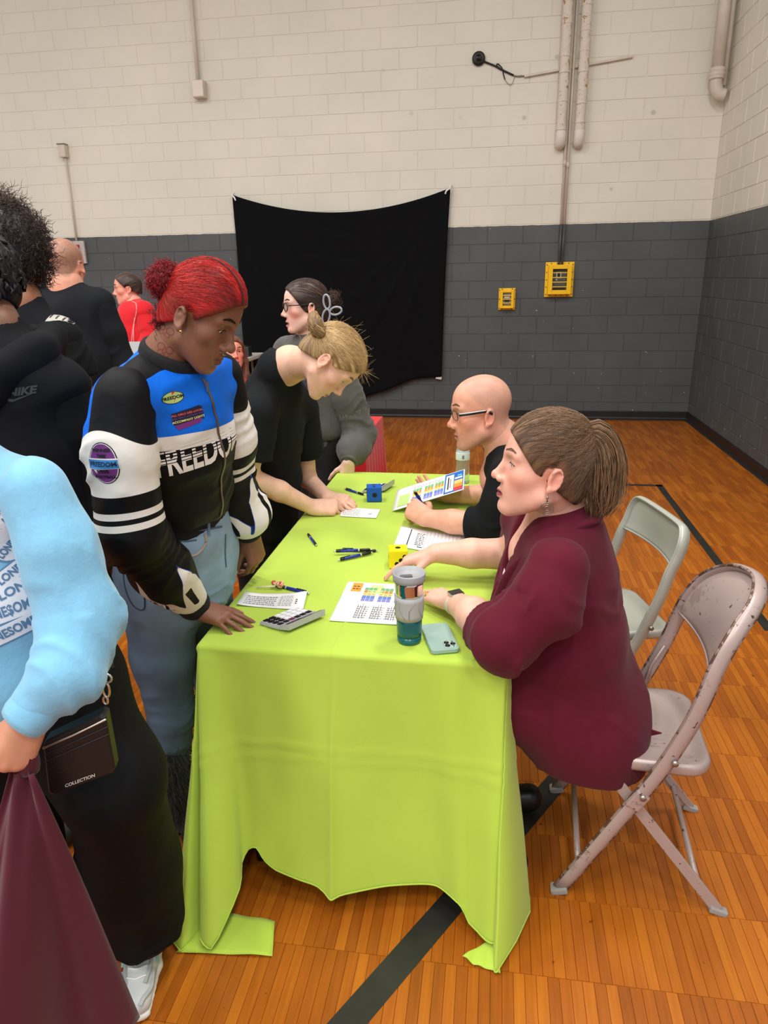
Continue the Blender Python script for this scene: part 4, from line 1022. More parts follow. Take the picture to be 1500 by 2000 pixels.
    decal('badge', [ellipse2d(.0335, .0475)], o4, n4, UP, [T2], black, sr, .0010); decal('badge', [ellipse2d(.0315, .0455)], o4, n4, UP, [T2], white, sr, .0014); decal('badge', [ellipse2d(.0300, .0440)], o4, n4, UP, [T2], rd, sr, .0018)
    decal('badge_band', [rect2d(-.036, -.012, .034, .012)], o4, n4, UP, [T2], white, sr, .0022); decal('badge_band', [rect2d(-.035, -.011, .033, .009)], o4, n4, UP, [T2], pmat('print_teal', (50, 130, 190), .6), sr, .0026)
    for tx, sz, dy, mt in (('WINNER', .0105, .030, black), ('TIME', .0100, .0175, black), ('FREEDOM', .0140, -.001, pmat('print_navy', (22, 26, 60), .6)), ('1998', .0115, -.0185, black), ('FOOTBALL', .0090, -.031, black)):
        decal('lettering', [shift(text2d(tx, sz, .0004), 0, dy)], o4, n4, UP, [T2], mt, sr, .0032)
    # jeans
    F = Field(.0065); hipc = at(348, 1090, 1.86)
    F.chain([hem+V(.005, 0, .02), hem+V(.004, 0, -.05), hipc, hipc+V(0, 0, -.07)], [(.150, .122), (.164, .135), (.200, .160), (.19, .15)], rt, k=.02)
    kR, aR = at(334, 1395, 1.78), at(334, 1530, 1.76); kL, aL = V(-.93, 2.02, .47), V(-.94, 2.05, .16)
    F.chain([hipc+rt*.085+V(-.005, 0, -.05), at(318, 1280, 1.79), kR, at(331, 1440, 1.775), aR], [.112, .092, .068, .064, .052], k=.03)
    F.chain([hipc-rt*.085+V(0, 0, -.05), (hipc-rt*.085+kL)/2, kL, aL], [.105, .088, .066, .052], k=.03)
    v, f = F.mesh(2); v = folds(v, f, [hipc, at(318, 1280, 1.79), kR, aR], [(.62, .10), (.86, .10), (.1, .12)], .006, 26, 3.0, .2); v = crumple(v, f, .0025, 14, 5.0)
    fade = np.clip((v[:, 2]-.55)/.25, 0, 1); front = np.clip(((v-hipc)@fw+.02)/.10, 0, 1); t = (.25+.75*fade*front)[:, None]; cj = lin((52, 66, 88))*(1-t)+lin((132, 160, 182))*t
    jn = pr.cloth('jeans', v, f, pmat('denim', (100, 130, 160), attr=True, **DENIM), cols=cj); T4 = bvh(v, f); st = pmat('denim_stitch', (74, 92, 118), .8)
    def path(pxs, Y, mat, nm, rr, dirn):
        P = []
        for p in cr([at(px, py, Y) for px, py in pxs], 5):
            h_ = T4.ray_cast(Vector(p-dirn*.4), Vector(dirn))
            if h_[0] is not None: P.append(np.array(h_[0])-dirn*.0005)
        if len(P) > 3: v2, f2 = tube_batch(np.array(P)[None], np.full((1, len(P)), rr), 6); pr.cloth(nm, v2, f2, mat, jn)
    dv = nrm(at(380, 1080, 1.7)-CAM)
    path([(316, 1038), (350, 1040), (405, 1030), (440, 1022)], 1.6, st, 'waistband_seam', .0028, dv)
    path([(350, 1080), (364, 1086), (382, 1084), (396, 1072), (404, 1055), (401, 1040)], 1.6, pmat('pocket_fray', (166, 150, 138), .9), 'pocket_edge', .004, dv)
    path([(334, 1052), (360, 1056), (384, 1053)], 1.6, st, 'pocket_seam', .0022, dv)
    path([(446, 1040), (446, 1080), (448, 1110)], 1.65, st, 'fly_seam', .003, dv)
    path([(228, 1092), (234, 1150), (252, 1190), (275, 1196), (272, 1150), (262, 1110)], 1.55, pmat('denim_dark', (50, 62, 84), .8), 'back_pocket_seam', .0022, dv)
    for px in (409, 300): path([(px, 1012), (px+1, 1042)], 1.6, pmat('denim_loop', (104, 130, 152), .85), 'belt_loop', .0055, dv)
    # furry boots
    fm = pmat('black_fur', (12, 12, 13), .7, sheen=.3)
    for a_, kk in ((aR, 0), (aL, 1)):
        b0 = V(a_[0], a_[1], .0); F = Field(.008); F.chain([b0+V(0, 0, .05), b0+V(0, 0, .17), b0+V(0, 0, .29)], [.058, .062, .066], k=.02); F.cone(b0+V(0, 0, .045), b0+fw*.13+V(0, 0, .040), .045, .040, k=.03); F.cut(b0+V(0, 0, .004), -UP); v, f = F.mesh(1)
        n = vnormals(v, f); idx = rng.integers(0, len(v), 1900); d = n[idx]*.7+V(0, 0, -.5)+rng.normal(0, .3, (1900, 3)); L_ = rng.uniform(.018, .038, (1900, 1, 1)); t = np.linspace(0, 1, 4)[None, :, None]
        P = v[idx][:, None, :]+d[:, None, :]*L_*t+V(0, 0, -1)*(L_*t*t*.5); P[:, :, 2] = np.maximum(P[:, :, 2], .004); v2, f2 = tube_batch(P, np.array([.0012, .0011, .0008, .0003])[None], 3)
        pr.cloth('fur_boot', np.vstack([v, v2]), np.vstack([f, f2+len(v)]), fm)
    # hair
    bun = w2l(H, at(322, 548, 1.60)); root_ = bun*.80
    cv, cf = hair_cap(H, .010, (.092, .078), (.022, .012), (-.080, -.050), puff=[((0, .005, .080), (.068, .080, .064))])
    cv = lap(cv, cf, 2); cc, _ = cap_cols(cv, (182, 30, 28), (100, 14, 18), root_)
    line_ = np.clip(1-(cv[:, 2]-(.012+(cv[:, 1]-.02)*1.02))/.022, 0, 1)*(cv[:, 1] > -.02); cc = cc*(1-.75*line_[:, None])+lin((84, 42, 26))*.75*line_[:, None]
    sel = cv[(cv[:, 1] > -.02) | (cv[:, 2] < .03)]; seeds = sel[rng.integers(0, len(sel), 1800)]
    P = flow_strands(cv, cf, seeds, root_, 9, .0016, .012, .0016); s1 = strand_mesh(P, .00042, (214, 50, 38), (128, 18, 22), 3)
    low = cv[(cv[:, 2] < .05) & (cv[:, 1] > -.03)]; P2 = flow_strands(cv, cf, low[rng.integers(0, len(low), 320)], root_, 12, .0012, .012, .0014); s1b = strand_mesh(P2, .0004, (150, 74, 48), (80, 30, 22), 4)
    F = Field(.004); F.ell(bun, (.038, .036, .038)); F.cone(bun, root_, .024, .030, k=.02); F.ell((0, -.085, -.035), (.040, .022, .034), k=.01); bv_, bf_ = F.mesh(1)
    cu = curl_strands(bun, (.040, .038, .040), np.eye(3), 1600, .012, .0034, 9); s2 = strand_mesh(cu, .0005, (176, 38, 46), (84, 14, 24), 5)
    cu = curl_strands((0, -.085, -.040), (.040, .024, .036), np.eye(3), 260, .012, .003); s3 = strand_mesh(cu, .0007, (140, 34, 40), (60, 16, 22), 6)
    ho = hair_obj(r, H, [(cv, cf, cc), s1, s1b, (bv_, bf_, lin((112, 22, 32))), s2, s3])
    Tc = bvh(cv, cf); P = []
    for t in np.linspace(0, 1, 14):
        d = V(.014, math.cos(.55+t*1.35), math.sin(.55+t*1.35)); h_ = Tc.ray_cast(Vector(V(0.014, .0, .03)+d*.3), Vector(-d))
        if h_[0] is not None: P.append(np.array(h_[0])+d*.001)
    v2, f2 = tube_batch(l2w(H, np.array(P))[None], np.full((1, len(P)), .0035), 6, flat=.5); pr.cloth('hair_parting', v2, f2, pmat('parting_dark', (48, 26, 22), .6), ho)
    gold = pmat('gold', (214, 170, 90), .25, metal=1.0)
    mb = MB(); e_ = l2w(H, (.083, .006, -.0235)); mb.lathe([(.0, -.004), (.004, -.002), (.0045, .001), (0, .004)], e_, 12); mb.build('ear_stud', gold, r, smooth=True)
    a = np.linspace(.4, 5.9, 14); P = np.array([V(.0145+.0*t, .1085+.0045*math.cos(t), -.034+.0055*math.sin(t)) for t in a]); v2, f2 = tube_batch(l2w(H, P)[None], np.full((1, 14), .0008), 6); pr.cloth('nose_ring', v2, f2, gold)
    # butterfly outlines tattooed on the neck
    Th = bvh(l2w(H, hv), hf); tm = pmat('tattoo_ink', (120, 52, 48), .6)
    for (px, py) in ((322, 650), (321, 688)):
        sh = []
        for sx in (-1, 1):
            for (w1, h1, dy) in ((.011, .009, .006), (.008, .006, -.006)):
                a = np.linspace(0, 2*math.pi, 16, endpoint=False); o_ = np.stack([sx*(w1*.9+w1*.8*np.cos(a)), dy+h1*np.sin(a)], 1); i_ = np.stack([sx*(w1*.9+w1*.64*np.cos(a)), dy+h1*.8*np.sin(a)], 1)
                sh.append((np.vstack([o_, i_]), [[q, (q+1) % 16, 16+(q+1) % 16, 16+q] for q in range(16)]))
        decal('tattoo', sh, at(px, py, 1.55), nrm(CAM-at(px, py, 1.55)*1.0+V(0, 0, -.2)), UP, [Th], tm, r, .0007, .006, rot=-.5)
    return pr
PJ = person_jacket()
# ---------------------------------------------------------------- woman in the maroon blazer
def fabric(name, col, bumpn=(160, .2, .002), **k): return pmat(name, col, k.pop('rough', .9), bump=bumpn, sheen=k.pop('sheen', .15 if sum(col) > 150 else 0.0), spec=.5 if sum(col) > 150 else .22, **k)
def shoe(root, name, heel, toe, mat, h=.006, w_=.045):
    F = Field(h); heel = np.asarray(heel, float); toe = np.asarray(toe, float); F.cone(heel+V(0, 0, .045), toe+V(0, 0, .035), w_*.85, w_*.8, k=.02); F.cone(heel+V(0, 0, .06), heel*.5+toe*.5+V(0, 0, .05), w_*.85, w_*.8, k=.02); F.cut(heel+V(0, 0, .006), V(0, 0, -1)); v, f = F.mesh(1); return obj(name, v, f, mat, root)
def person_blazer():
    sk = (226, 176, 154); pr = Person((.45, 1.88, 0), 'woman with brown ponytail in maroon blazer seated at the near right of the table'); r = pr.root
    fw, rt = V(-1, 0, 0), V(0, 1, 0)
    H = head_frame(at(1069, 940, 1.70)+V(0, .084, 0), 184, 8, 0, sv=(1.06, 1.08, 1.12)); N = at(1092, 1000, 1.85)
    hv, hf, hc = build_head(H, sk, N+V(.0, 0, .0), .060, nose=1.08, jaw=1.12, lips=1.0, lipcol=(150, 58, 70), blush=.5, eye_open=.34, chest=(N+V(-.03, 0, -.12), .14, .10, rt))
    pr.skin(l2w(H, hv), hf, hc); eye_parts(r, H, (70, 84, 90), (0, -.4), (140, 100, 80), .0030, hv, hf, eye_open=.34)
    lS, lE, lW = at(1088, 1108, 1.665), V(.035, 1.615, .818), onz(887, 1176, .80)
    v, f, c, jl = limb_skin([lS, lE, lE*.45+lW*.55+V(0, 0, .012), lW], [.055, .056, .047, .031], dict(w_=lW, x=onz(846, 1160, .79)-lW, z=V(.1, -.15, 1), side=-1, curl=[(14, 10, 8), (14, 10, 8), (15, 10, 8), (18, 12, 8)], spread=(12, 4, -4, -14), thumb=(38, -14, 12, 8), s=1.0), sk, nailcol=(150, 86, 84)); pr.skin(v, f, c)
    rS, rE, rW = at(1035, 1012, 2.06), onz(1003, 1082, .835), onz(852, 1080, .845)
    v, f, c, jr = limb_skin([rS, rE, rE*.45+rW*.55, rW], [.055, .054, .046, .032], dict(w_=rW, x=onz(800, 1092, .815)-rW, z=V(-.25, .1, 1), side=1, curl=[(16, 12, 8), (34, 26, 14), (42, 30, 16), (46, 30, 16)], spread=(6, 2, -4, -10), thumb=(36, -24, 12, 8), s=1.06), sk, nailcol=(150, 86, 84)); pr.skin(v, f, c)
    pel = V(.255, 1.885, .56)
    pr.core([N, at(1085, 1120, 1.87), at(1095, 1240, 1.88), pel], [(.09, .08), (.15, .11), (.15, .12), (.17, .13)], rt, sk); pr.done()
    # trousers and shoes under the table
    F = Field(.009); kn = pmat('black_trousers', (16, 16, 18), .9, bump=(90, .2, .003))
    for s_, ky, ax_, ay in ((-1, 1.76, .150, 1.70), (1, 2.00, .175, 1.975)):
        F.chain([pel+V(-.02, s_*.09, 0), V(-.10, ky, .545), V(-.09, ky, .45), V(ax_-.12, ay, .10)], [.095, .075, .066, .052], k=.03)
    v, f = F.mesh(2); pr.cloth('trousers', v, f, kn)
    bs = pmat('black_shoe', (14, 14, 15), .4)
    shoe(r, 'shoe', (.10, 1.70, 0), (-.06, 1.685, 0), bs); shoe(r, 'shoe', (.155, 1.98, 0), (.0, 1.965, 0), bs)
    # blazer trunk and skirt
    mar = fabric('maroon_wool', (88, 18, 36), (260, .25, .0015), var=(30, .06), sheen=.06); F = Field(.0075)
    P = [N+V(.015, 0, -.03), at(1092, 1062, 1.865), at(1088, 1125, 1.87), at(1098, 1235, 1.885), at(1136, 1385, 1.885), at(1140, 1448, 1.885)]
    F.chain(P, [(.095, .085), (.190, .128), (.212, .158), (.212, .172), (.238, .188), (.235, .186)], rt, k=.03)
    F.cone(N+V(.02, 0, -.055), lS+V(0, .03, .0), .062, .070, k=.05); F.cone(N+V(.02, 0, -.055), rS+V(0, -.02, 0), .07, .085, k=.04)
    F.econe(P[4]+V(-.02, 0, .0), V(.085, 1.84, .575), (.225, .15), (.20, .135), rt, k=.06); F.econe(P[3], V(.16, 1.86, .68), (.20, .15), (.19, .12), rt, k=.06)
    F.cut(at(1140, 1514, 1.72), V(-.06, -.10, -1)); nk = N+V(-.06, 0, .055); F.econe(N+V(-.02, 0, .10), N+V(-.13, 0, -.17), (.070, .075), (.020, .06), rt, k=.015, op='-')
    v, f = F.mesh(3); v = folds(v, f, [P[1], P[3], P[5]], [(.95, .14), (.55, .16), (.2, .1)], .015, 8, 1.7, .9); v = crumple(v, f, .007, 5, 3.0, (1, 1, .6)); v = lap(v, f, 1)
    bl = pr.cloth('blazer', v, f, mar); T1 = bvh(v, f)
    so = None
    # shawl collar
    for s_ in (-1, 1):
        cp = [N+V(.095, s_*.02, .005), N+V(.060, s_*.085, .0), N+V(-.01, s_*.112, -.045), N+V(-.085, s_*.085, -.125), N+V(-.135, s_*.045, -.235), N+V(-.155, s_*.012, -.33)]
        C = cr(cp, 6); v2, f2 = tube_batch(C[None], np.interp(np.linspace(0, 1, len(C)), [0, .3, .7, 1], [.022, .032, .036, .016])[None], 14, ref=(0.3, -s_*.6, .8), flat=.42); pr.cloth('lapel', v2, f2, mar, bl)
        C2 = C+V(-.012, -s_*.018, -.006); v2, f2 = tube_batch(C2[6:][None], np.full((1, len(C2)-6), .018), 12, ref=(.3, -s_*.6, .8), flat=.6); pr.cloth('lapel_fold', v2, f2, mar, bl)
    def slv(P, R, seed, wh):
        F = Field(.0065); P = np.array(P); F.chain(P, R, k=.035); d = nrm(P[-1]-P[-2]); F.cut(P[-1], d); v, f = F.mesh(2); v = folds(v, f, P, wh, .022, 12, seed, .7); v = crumple(v, f, .006, 7, seed, (1.4, 1.4, .7)); v = lap(v, f, 1)
        o = pr.cloth('blazer_sleeve', v, f, mar, bl); return o
    slv([lS+V(0, 0, .0), at(1062, 1180, 1.63), lE+V(.01, 0, .012), lE*.70+lW*.30+V(.0, -.004, .012)], [.078, .088, .084, .074], 2.0, [(.45, .2), (.75, .14)])
    slv([rS, (rS+rE)/2+V(.01, .01, 0), rE+V(.005, 0, 0.005), rE*.86+rW*.14], [.088, .085, .078, .070], 5.0, [(.5, .3)])
    mb = MB(); tq = at(1293, 1433, 1.76); mb.add([tq+V(-.07, 0, .02), tq+V(-.05, .004, -.02), tq, tq+V(-.07, .006, .02), tq+V(-.05, .01, -.02), tq+V(0, .006, 0)], [[0, 1, 2], [3, 5, 4], [0, 2, 5, 3], [1, 4, 5, 2], [0, 3, 4, 1]]); mb.build('vent_corner', mar, bl)
    lab = pmat('paper_label', (236, 234, 230), .6)
    mb = MB(); o_ = at(978, 1138, 1.83); mb.add([o_+V(.012, -.004, .030), o_+V(-.006, -.012, -.024), o_+V(-.004, .03, -.024), o_+V(.010, .036, .028)], [[0, 1, 2, 3]]); tagm = mb.build('name_tag', lab, bl)
    so = tagm.modifiers.new('s', 'SOLIDIFY'); so.thickness = .0012
    # watch, rings, earring
    ax = nrm(lE-lW); wc = lW+ax*.018; up = nrm(V(.1, -.35, 1)-ax*np.dot(V(.1, -.35, 1), ax)); sd = np.cross(up, ax)
    v2, f2 = ring_band(wc, ax, .0345, .031, sd, .020, .0035); wb = pr.cloth('watch_band', v2, f2, pmat('stone_band', (206, 198, 178), .6))
    R3 = np.stack([ax, sd, up], 1)
    mb = MB(); mb.box(wc+up*.034, (.0185, .0205, .0050), R=R3, bev=.0045); mb.build('watch_case', pmat('watch_steel', (190, 188, 180), .25, metal=.9), wb)
    mb = MB(); mb.box(wc+up*.0387, (.016, .018, .0010), R=R3, bev=.0008); mb.build('watch_face', pmat('watch_glass', (20, 18, 18), .08), wb)
    gold = pmat('gold', (214, 170, 90), .25, metal=1.0)
    for (a_, b_) in ((.35, 0), (.5, 1)):
        p = jl[2][0]*(1-a_)+jl[2][1]*a_; d = nrm(jl[2][1]-jl[2][0]); v2, f2 = ring_band(p, d, .0100, .0100, V(0, 0, 1), .0035, .0014, 20); pr.cloth('ring', v2, f2, gold)
    e_ = l2w(H, (-.0, 0, 0)); e_ = l2w(H, (.084*1, -.001, -.033)) if H['R'][1, 0] < 0 else l2w(H, (-.084, -.001, -.033))
    sil = pmat('silver', (150, 140, 128), .3, metal=1.0); a = np.linspace(0, 2*math.pi, 25)
    for rr, th in ((.0155, .0011), (.0105, .0009), (.0055, .0014)):
        Pc = e_+np.stack([rr*np.cos(a), 0*a-.004, rr*np.sin(a)-.030], 1); v2, f2 = tube_batch(Pc[None], np.full((1, 25), th*1.2), 6, ref=(0, 1, 0.01)); pr.cloth('earring', v2, f2, sil)
    mb = MB(); mb.tube([e_+V(0, 0, .004), e_+V(0, -.004, -.014)], .0016, 8); mb.lathe([(0, -.004), (.004, 0), (0, .004)], e_+V(0, -.002, -.004), 10); mb.build('earring_hook', sil, r, smooth=True)
    # hair gathered in a ponytail
    tie = w2l(H, at(1133, 857, 1.785)); cv, cf = hair_cap(H, .009, (.088, .072), (.036, .012), (-.080, -.062), puff=[((0, -.012, .085), (.070, .080, .058))]); cv = lap(cv, cf, 2)
    cc, _ = cap_cols(cv, (122, 93, 69), (66, 48, 36), tie, 2.0, 12); sel = cv[(cv[:, 1] > -.06)]; P = flow_strands(cv, cf, sel[np.random.default_rng(4).integers(0, len(sel), 1600)], tie, 9, .0016, .010, .0007); s1 = strand_mesh(P, .00038, (150, 117, 88), (78, 58, 43), 8)
    sel = cv[(cv[:, 2] < .03) & (cv[:, 1] < .03)]; P = flow_strands(cv, cf, sel[np.random.default_rng(6).integers(0, len(sel), 500)], tie, 9, .0014, .010, .0007); s2 = strand_mesh(P, .00038, (122, 92, 68), (72, 53, 40), 9)
    pt = np.array([w2l(H, at(px, py, 1.785)) for px, py in ((1134, 856), (1160, 846), (1180, 872), (1184, 915), (1180, 960), (1172, 996))]); C = cr(pt, 3)
    rp = np.interp(np.linspace(0, 1, len(C)), [0, .2, .55, .85, 1], [.010, .030, .042, .036, .016]); pv_, pf_ = tube_batch(C[None], (rp*.62)[None], 16); pc = np.tile(lin((110, 82, 60)), (len(pv_), 1))*(1+.3*fbm(pv_*np.array([60, 60, 8]), 2))[:, None]
    tC = np.gradient(C, axis=0); nC = np.stack([0*tC[:, 0], -tC[:, 2], tC[:, 1]], 1); nC /= np.linalg.norm(nC, axis=1, keepdims=True)+1e-9; rg = np.random.default_rng(11); nn = 900; Q = np.zeros((nn, len(C), 3)); tt = np.linspace(0, 1, len(C))
    for i in range(nn):
        an = rg.uniform(0, 6.28); q = math.sqrt(rg.random())*1.12; e = rg.normal(0, .010, 3); u = math.cos(an)*V(1, 0, 0)[None]+math.sin(an)*nC; Q[i] = C+u*(rp*q)[:, None]+e[None]*(tt**2)[:, None]+.0025*np.sin(tt*9+an*3)[:, None]*u
    s3 = strand_mesh(Q, .0005, (164, 130, 96), (76, 56, 42), 12)
    fly = np.zeros((70, 8, 3))
    for i in range(70):
        s_ = cv[rg.integers(0, len(cv))]; d = nrm(rg.normal(0, 1, 3)+V(0, -.8, .3)); fly[i] = s_+np.outer(np.linspace(0, 1, 8), d*.03)+np.outer(np.linspace(0, 1, 8)**2, nrm(tie-s_)*.03)
    s4 = strand_mesh(fly, .0003, (170, 134, 100), (110, 84, 62), 13)
    ho = hair_obj(r, H, [(cv, cf, cc), s1, s2, (pv_, pf_, np.clip(pc, 0, 1)), s3, s4])
    v2, f2 = ring_band(l2w(H, C[1]), (H['R']@(C[2]-C[0])), .020, .020, UP, .010, .006, 20); pr.cloth('hair_tie', v2, f2, pmat('tie_black', (18, 18, 20), .8), ho)
person_blazer()

# ---------------------------------------------------------------- bald man with the chart
def person_bald():
    sk = (222, 164, 138); pr = Person((.36, 2.78, 0), 'bald man in glasses and black polo, seated across, holding up a colour chart'); r = pr.root; fw, rt = V(-1, 0, 0), V(0, 1, 0)
    H = head_frame(at(948, 819, 2.60)+V(-.012, .086, 0), 190, -5, 0, sv=(1.08, 1.10, 1.17)); N = at(988, 872, 2.72)
    hv, hf, hc = build_head(H, sk, N+V(.01, 0, 0), .066, nose=1.1, jaw=1.08, lips=.8, lipcol=(176, 104, 92), blush=.5, stubble=.55, male=True, scalp=((146, 124, 114), .45), eye_open=.45, chest=(N+V(0, 0, -.12), .15, .10, rt))
    pr.skin(l2w(H, hv), hf, hc); eye_parts(r, H, (80, 90, 100), (0, -.35), (120, 92, 76), .0034, hv, hf, eye_open=.45)
    lS, lE, lW = N+V(.015, -.205, -.075), onz(962, 1028, .815), onz(834, 1012, .805)
    rS, rE, rW = N+V(.015, .205, -.075), onz(985, 964, .815), onz(878, 968, .785)
    v, f, c, jl = limb_skin([lS, lE, lE*.4+lW*.6, lW], [.055, .052, .044, .033], dict(w_=lW, x=onz(797, 988, .825)-lW, z=V(-.15, -.75, .65), side=-1, curl=[(30, 38, 20), (38, 42, 22), (44, 44, 24), (50, 44, 24)], spread=(6, 2, -3, -8), thumb=(34, -30, 10, 20), s=1.12), sk, nailcol=(220, 160, 140)); pr.skin(v, f, c)
    v, f, c, jr = limb_skin([rS, rE, rW], [.055, .052, .033], dict(w_=rW, x=onz(832, 958, .775)-rW, z=V(.1, .35, -.8), side=1, curl=[(20, 25, 15), (22, 28, 15), (26, 30, 15), (30, 30, 15)], spread=(6, 2, -3, -8), thumb=(50, 20, 10, 20), s=1.1), sk); pr.skin(v, f, c)
    pel = V(.26, 2.78, .53); pr.core([N, (N*.6+pel*.4), pel], [(.09, .08), (.16, .11), (.16, .12)], rt, sk); pr.done()
    bk = fabric('black_polo', (19, 20, 23), (180, .2, .002)); F = Field(.008); P = [N+V(.02, 0, -.03), N*.82+pel*.18, N*.55+pel*.45, pel+V(0, 0, .04)]
    F.chain(P, [(.10, .09), (.195, .125), (.20, .15), (.185, .15)], rt, k=.03)
    for s_ in (lS, rS): F.cone(N+V(.02, 0, -.05), s_, .07, .08, k=.04)
    F.econe(N+V(-.03, 0, .08), N+V(-.09, 0, -.10), (.06, .06), (.02, .03), rt, k=.01, op='-'); F.cut(pel+V(0, 0, -.04), -UP); v, f = F.mesh(2); v = crumple(v, f, .006, 8, 9.0)
    sh = pr.cloth('polo_shirt', v, f, bk)
    cax = nrm(UP*.82+fw*.50); c0 = N+V(.012, 0, -.022); v2, f2 = ring_band(c0, cax, .083, .080, rt, .050, .007, 40); pr.cloth('collar', v2, f2, bk, sh)
    for s_ in (-1, 1):
        q = c0+fw*.080; mb = MB(); P_ = np.array([[q+rt*s_*(.004+.040*t)+cax*(.022-.05*u)+fw*(.006+.012*u-.022*t*t)+rt*s_*.012*u for t in np.linspace(0, 1, 6)] for u in np.linspace(0, 1, 5)]); mb.grid(P_); o2 = mb.build('collar_flap', bk, sh, smooth=True); so2 = o2.modifiers.new('s', 'SOLIDIFY'); so2.thickness = .003
    for P, R, sd in (([lS, (lS+lE)/2+V(.01, -.01, 0), lE+V(.01, 0, .005), lE*.66+lW*.34], [.085, .080, .076, .064], 3.0), ([rS, (rS+rE)/2+V(.01, .01, 0), rE+V(.01, 0, .005), rE*.68+rW*.32], [.085, .080, .076, .064], 6.0)):
        P = np.array(P); F = Field(.007); F.chain(P, R, k=.03); F.cut(P[-1], P[-1]-P[-2]); v, f = F.mesh(2); v = folds(v, f, P, [(.7, .25)], .013, 16, sd, .5); so = pr.cloth('shirt_sleeve', v, f, bk, sh)
        ax = nrm(P[-1]-P[-2]); v2, f2 = ring_band(P[-1]-ax*.016, ax, .0635, .0635, UP, .036, .004); pr.cloth('sleeve_cuff', v2, f2, bk, so)
    F = Field(.012)
    for s_ in (-1, 1): F.chain([pel+V(0, s_*.09, 0), V(.05, 2.78+s_*.12, .53), V(.04, 2.78+s_*.12, .42), V(.12, 2.78+s_*.12, .10)], [.10, .08, .07, .055], k=.03)
    v, f = F.mesh(1); pr.cloth('trousers', v, f, pmat('black_trousers', (16, 16, 18), .9))
    for s_ in (-1, 1): shoe(r, 'shoe', (.16, 2.78+s_*.12, 0), (-.02, 2.78+s_*.12, 0), pmat('black_shoe', (14, 14, 15), .4), .008)
    # glasses
    gb = pmat('frame_black', (16, 16, 18), .3); gw = pmat('frame_white', (226, 224, 222), .3)
    for s_ in (-1, 1):
        mb = MB(); tp = [l2w(H, (s_*.071, .088, .019)), l2w(H, (s_*.078, .05, .021)), l2w(H, (s_*.082, .0, .024)), l2w(H, (s_*.081, -.022, .014))]; mb.tube(cr(tp, 4), .0042, 8, ref=(0, 1, 0.1), flat=.5); g = mb.build('temple_arm', gb, r, smooth=True)
        mb = MB(); mb.tube(cr([p+V(0, 0, .0052) for p in tp[:3]], 4), .0016, 6); mb.build('temple_trim', gw, g, smooth=True)
        a = np.linspace(0, 2*math.pi, 25); Pl = l2w(H, np.stack([s_*(.036+.026*np.sign(np.cos(a))*np.abs(np.cos(a))**.6), .104-.012*np.abs(np.cos(a)*.5+.5)*1.0+0*a, .014+.0145*np.sign(np.sin(a))*np.abs(np.sin(a))**.6], 1))
        v2, f2 = tube_batch(Pl[None], np.full((1, 25), .0014), 6); rm = pr.cloth('lens_rim', v2, f2, gb)
        mb = MB(); mb.add(Pl[:-1], [list(range(24))]); mb.build('lens', pmat('lens_glass', (255, 255, 255), .03, trans=1.0, ior=1.05), rm)
    mb = MB(); mb.tube(cr([l2w(H, (-.012, .104, .016)), l2w(H, (0, .108, .020)), l2w(H, (.012, .104, .016))], 4), .0016, 6); mb.build('bridge', gb, r, smooth=True)
    p = jl[2][0]*.5+jl[2][1]*.5; v2, f2 = ring_band(p, jl[2][1]-jl[2][0], .0108, .0108, UP, .007, .0016, 20); pr.cloth('ring', v2, f2, pmat('ring_dark', (70, 72, 72), .3, metal=.9))
    return jl, jr, lW
D_HANDS = person_bald()

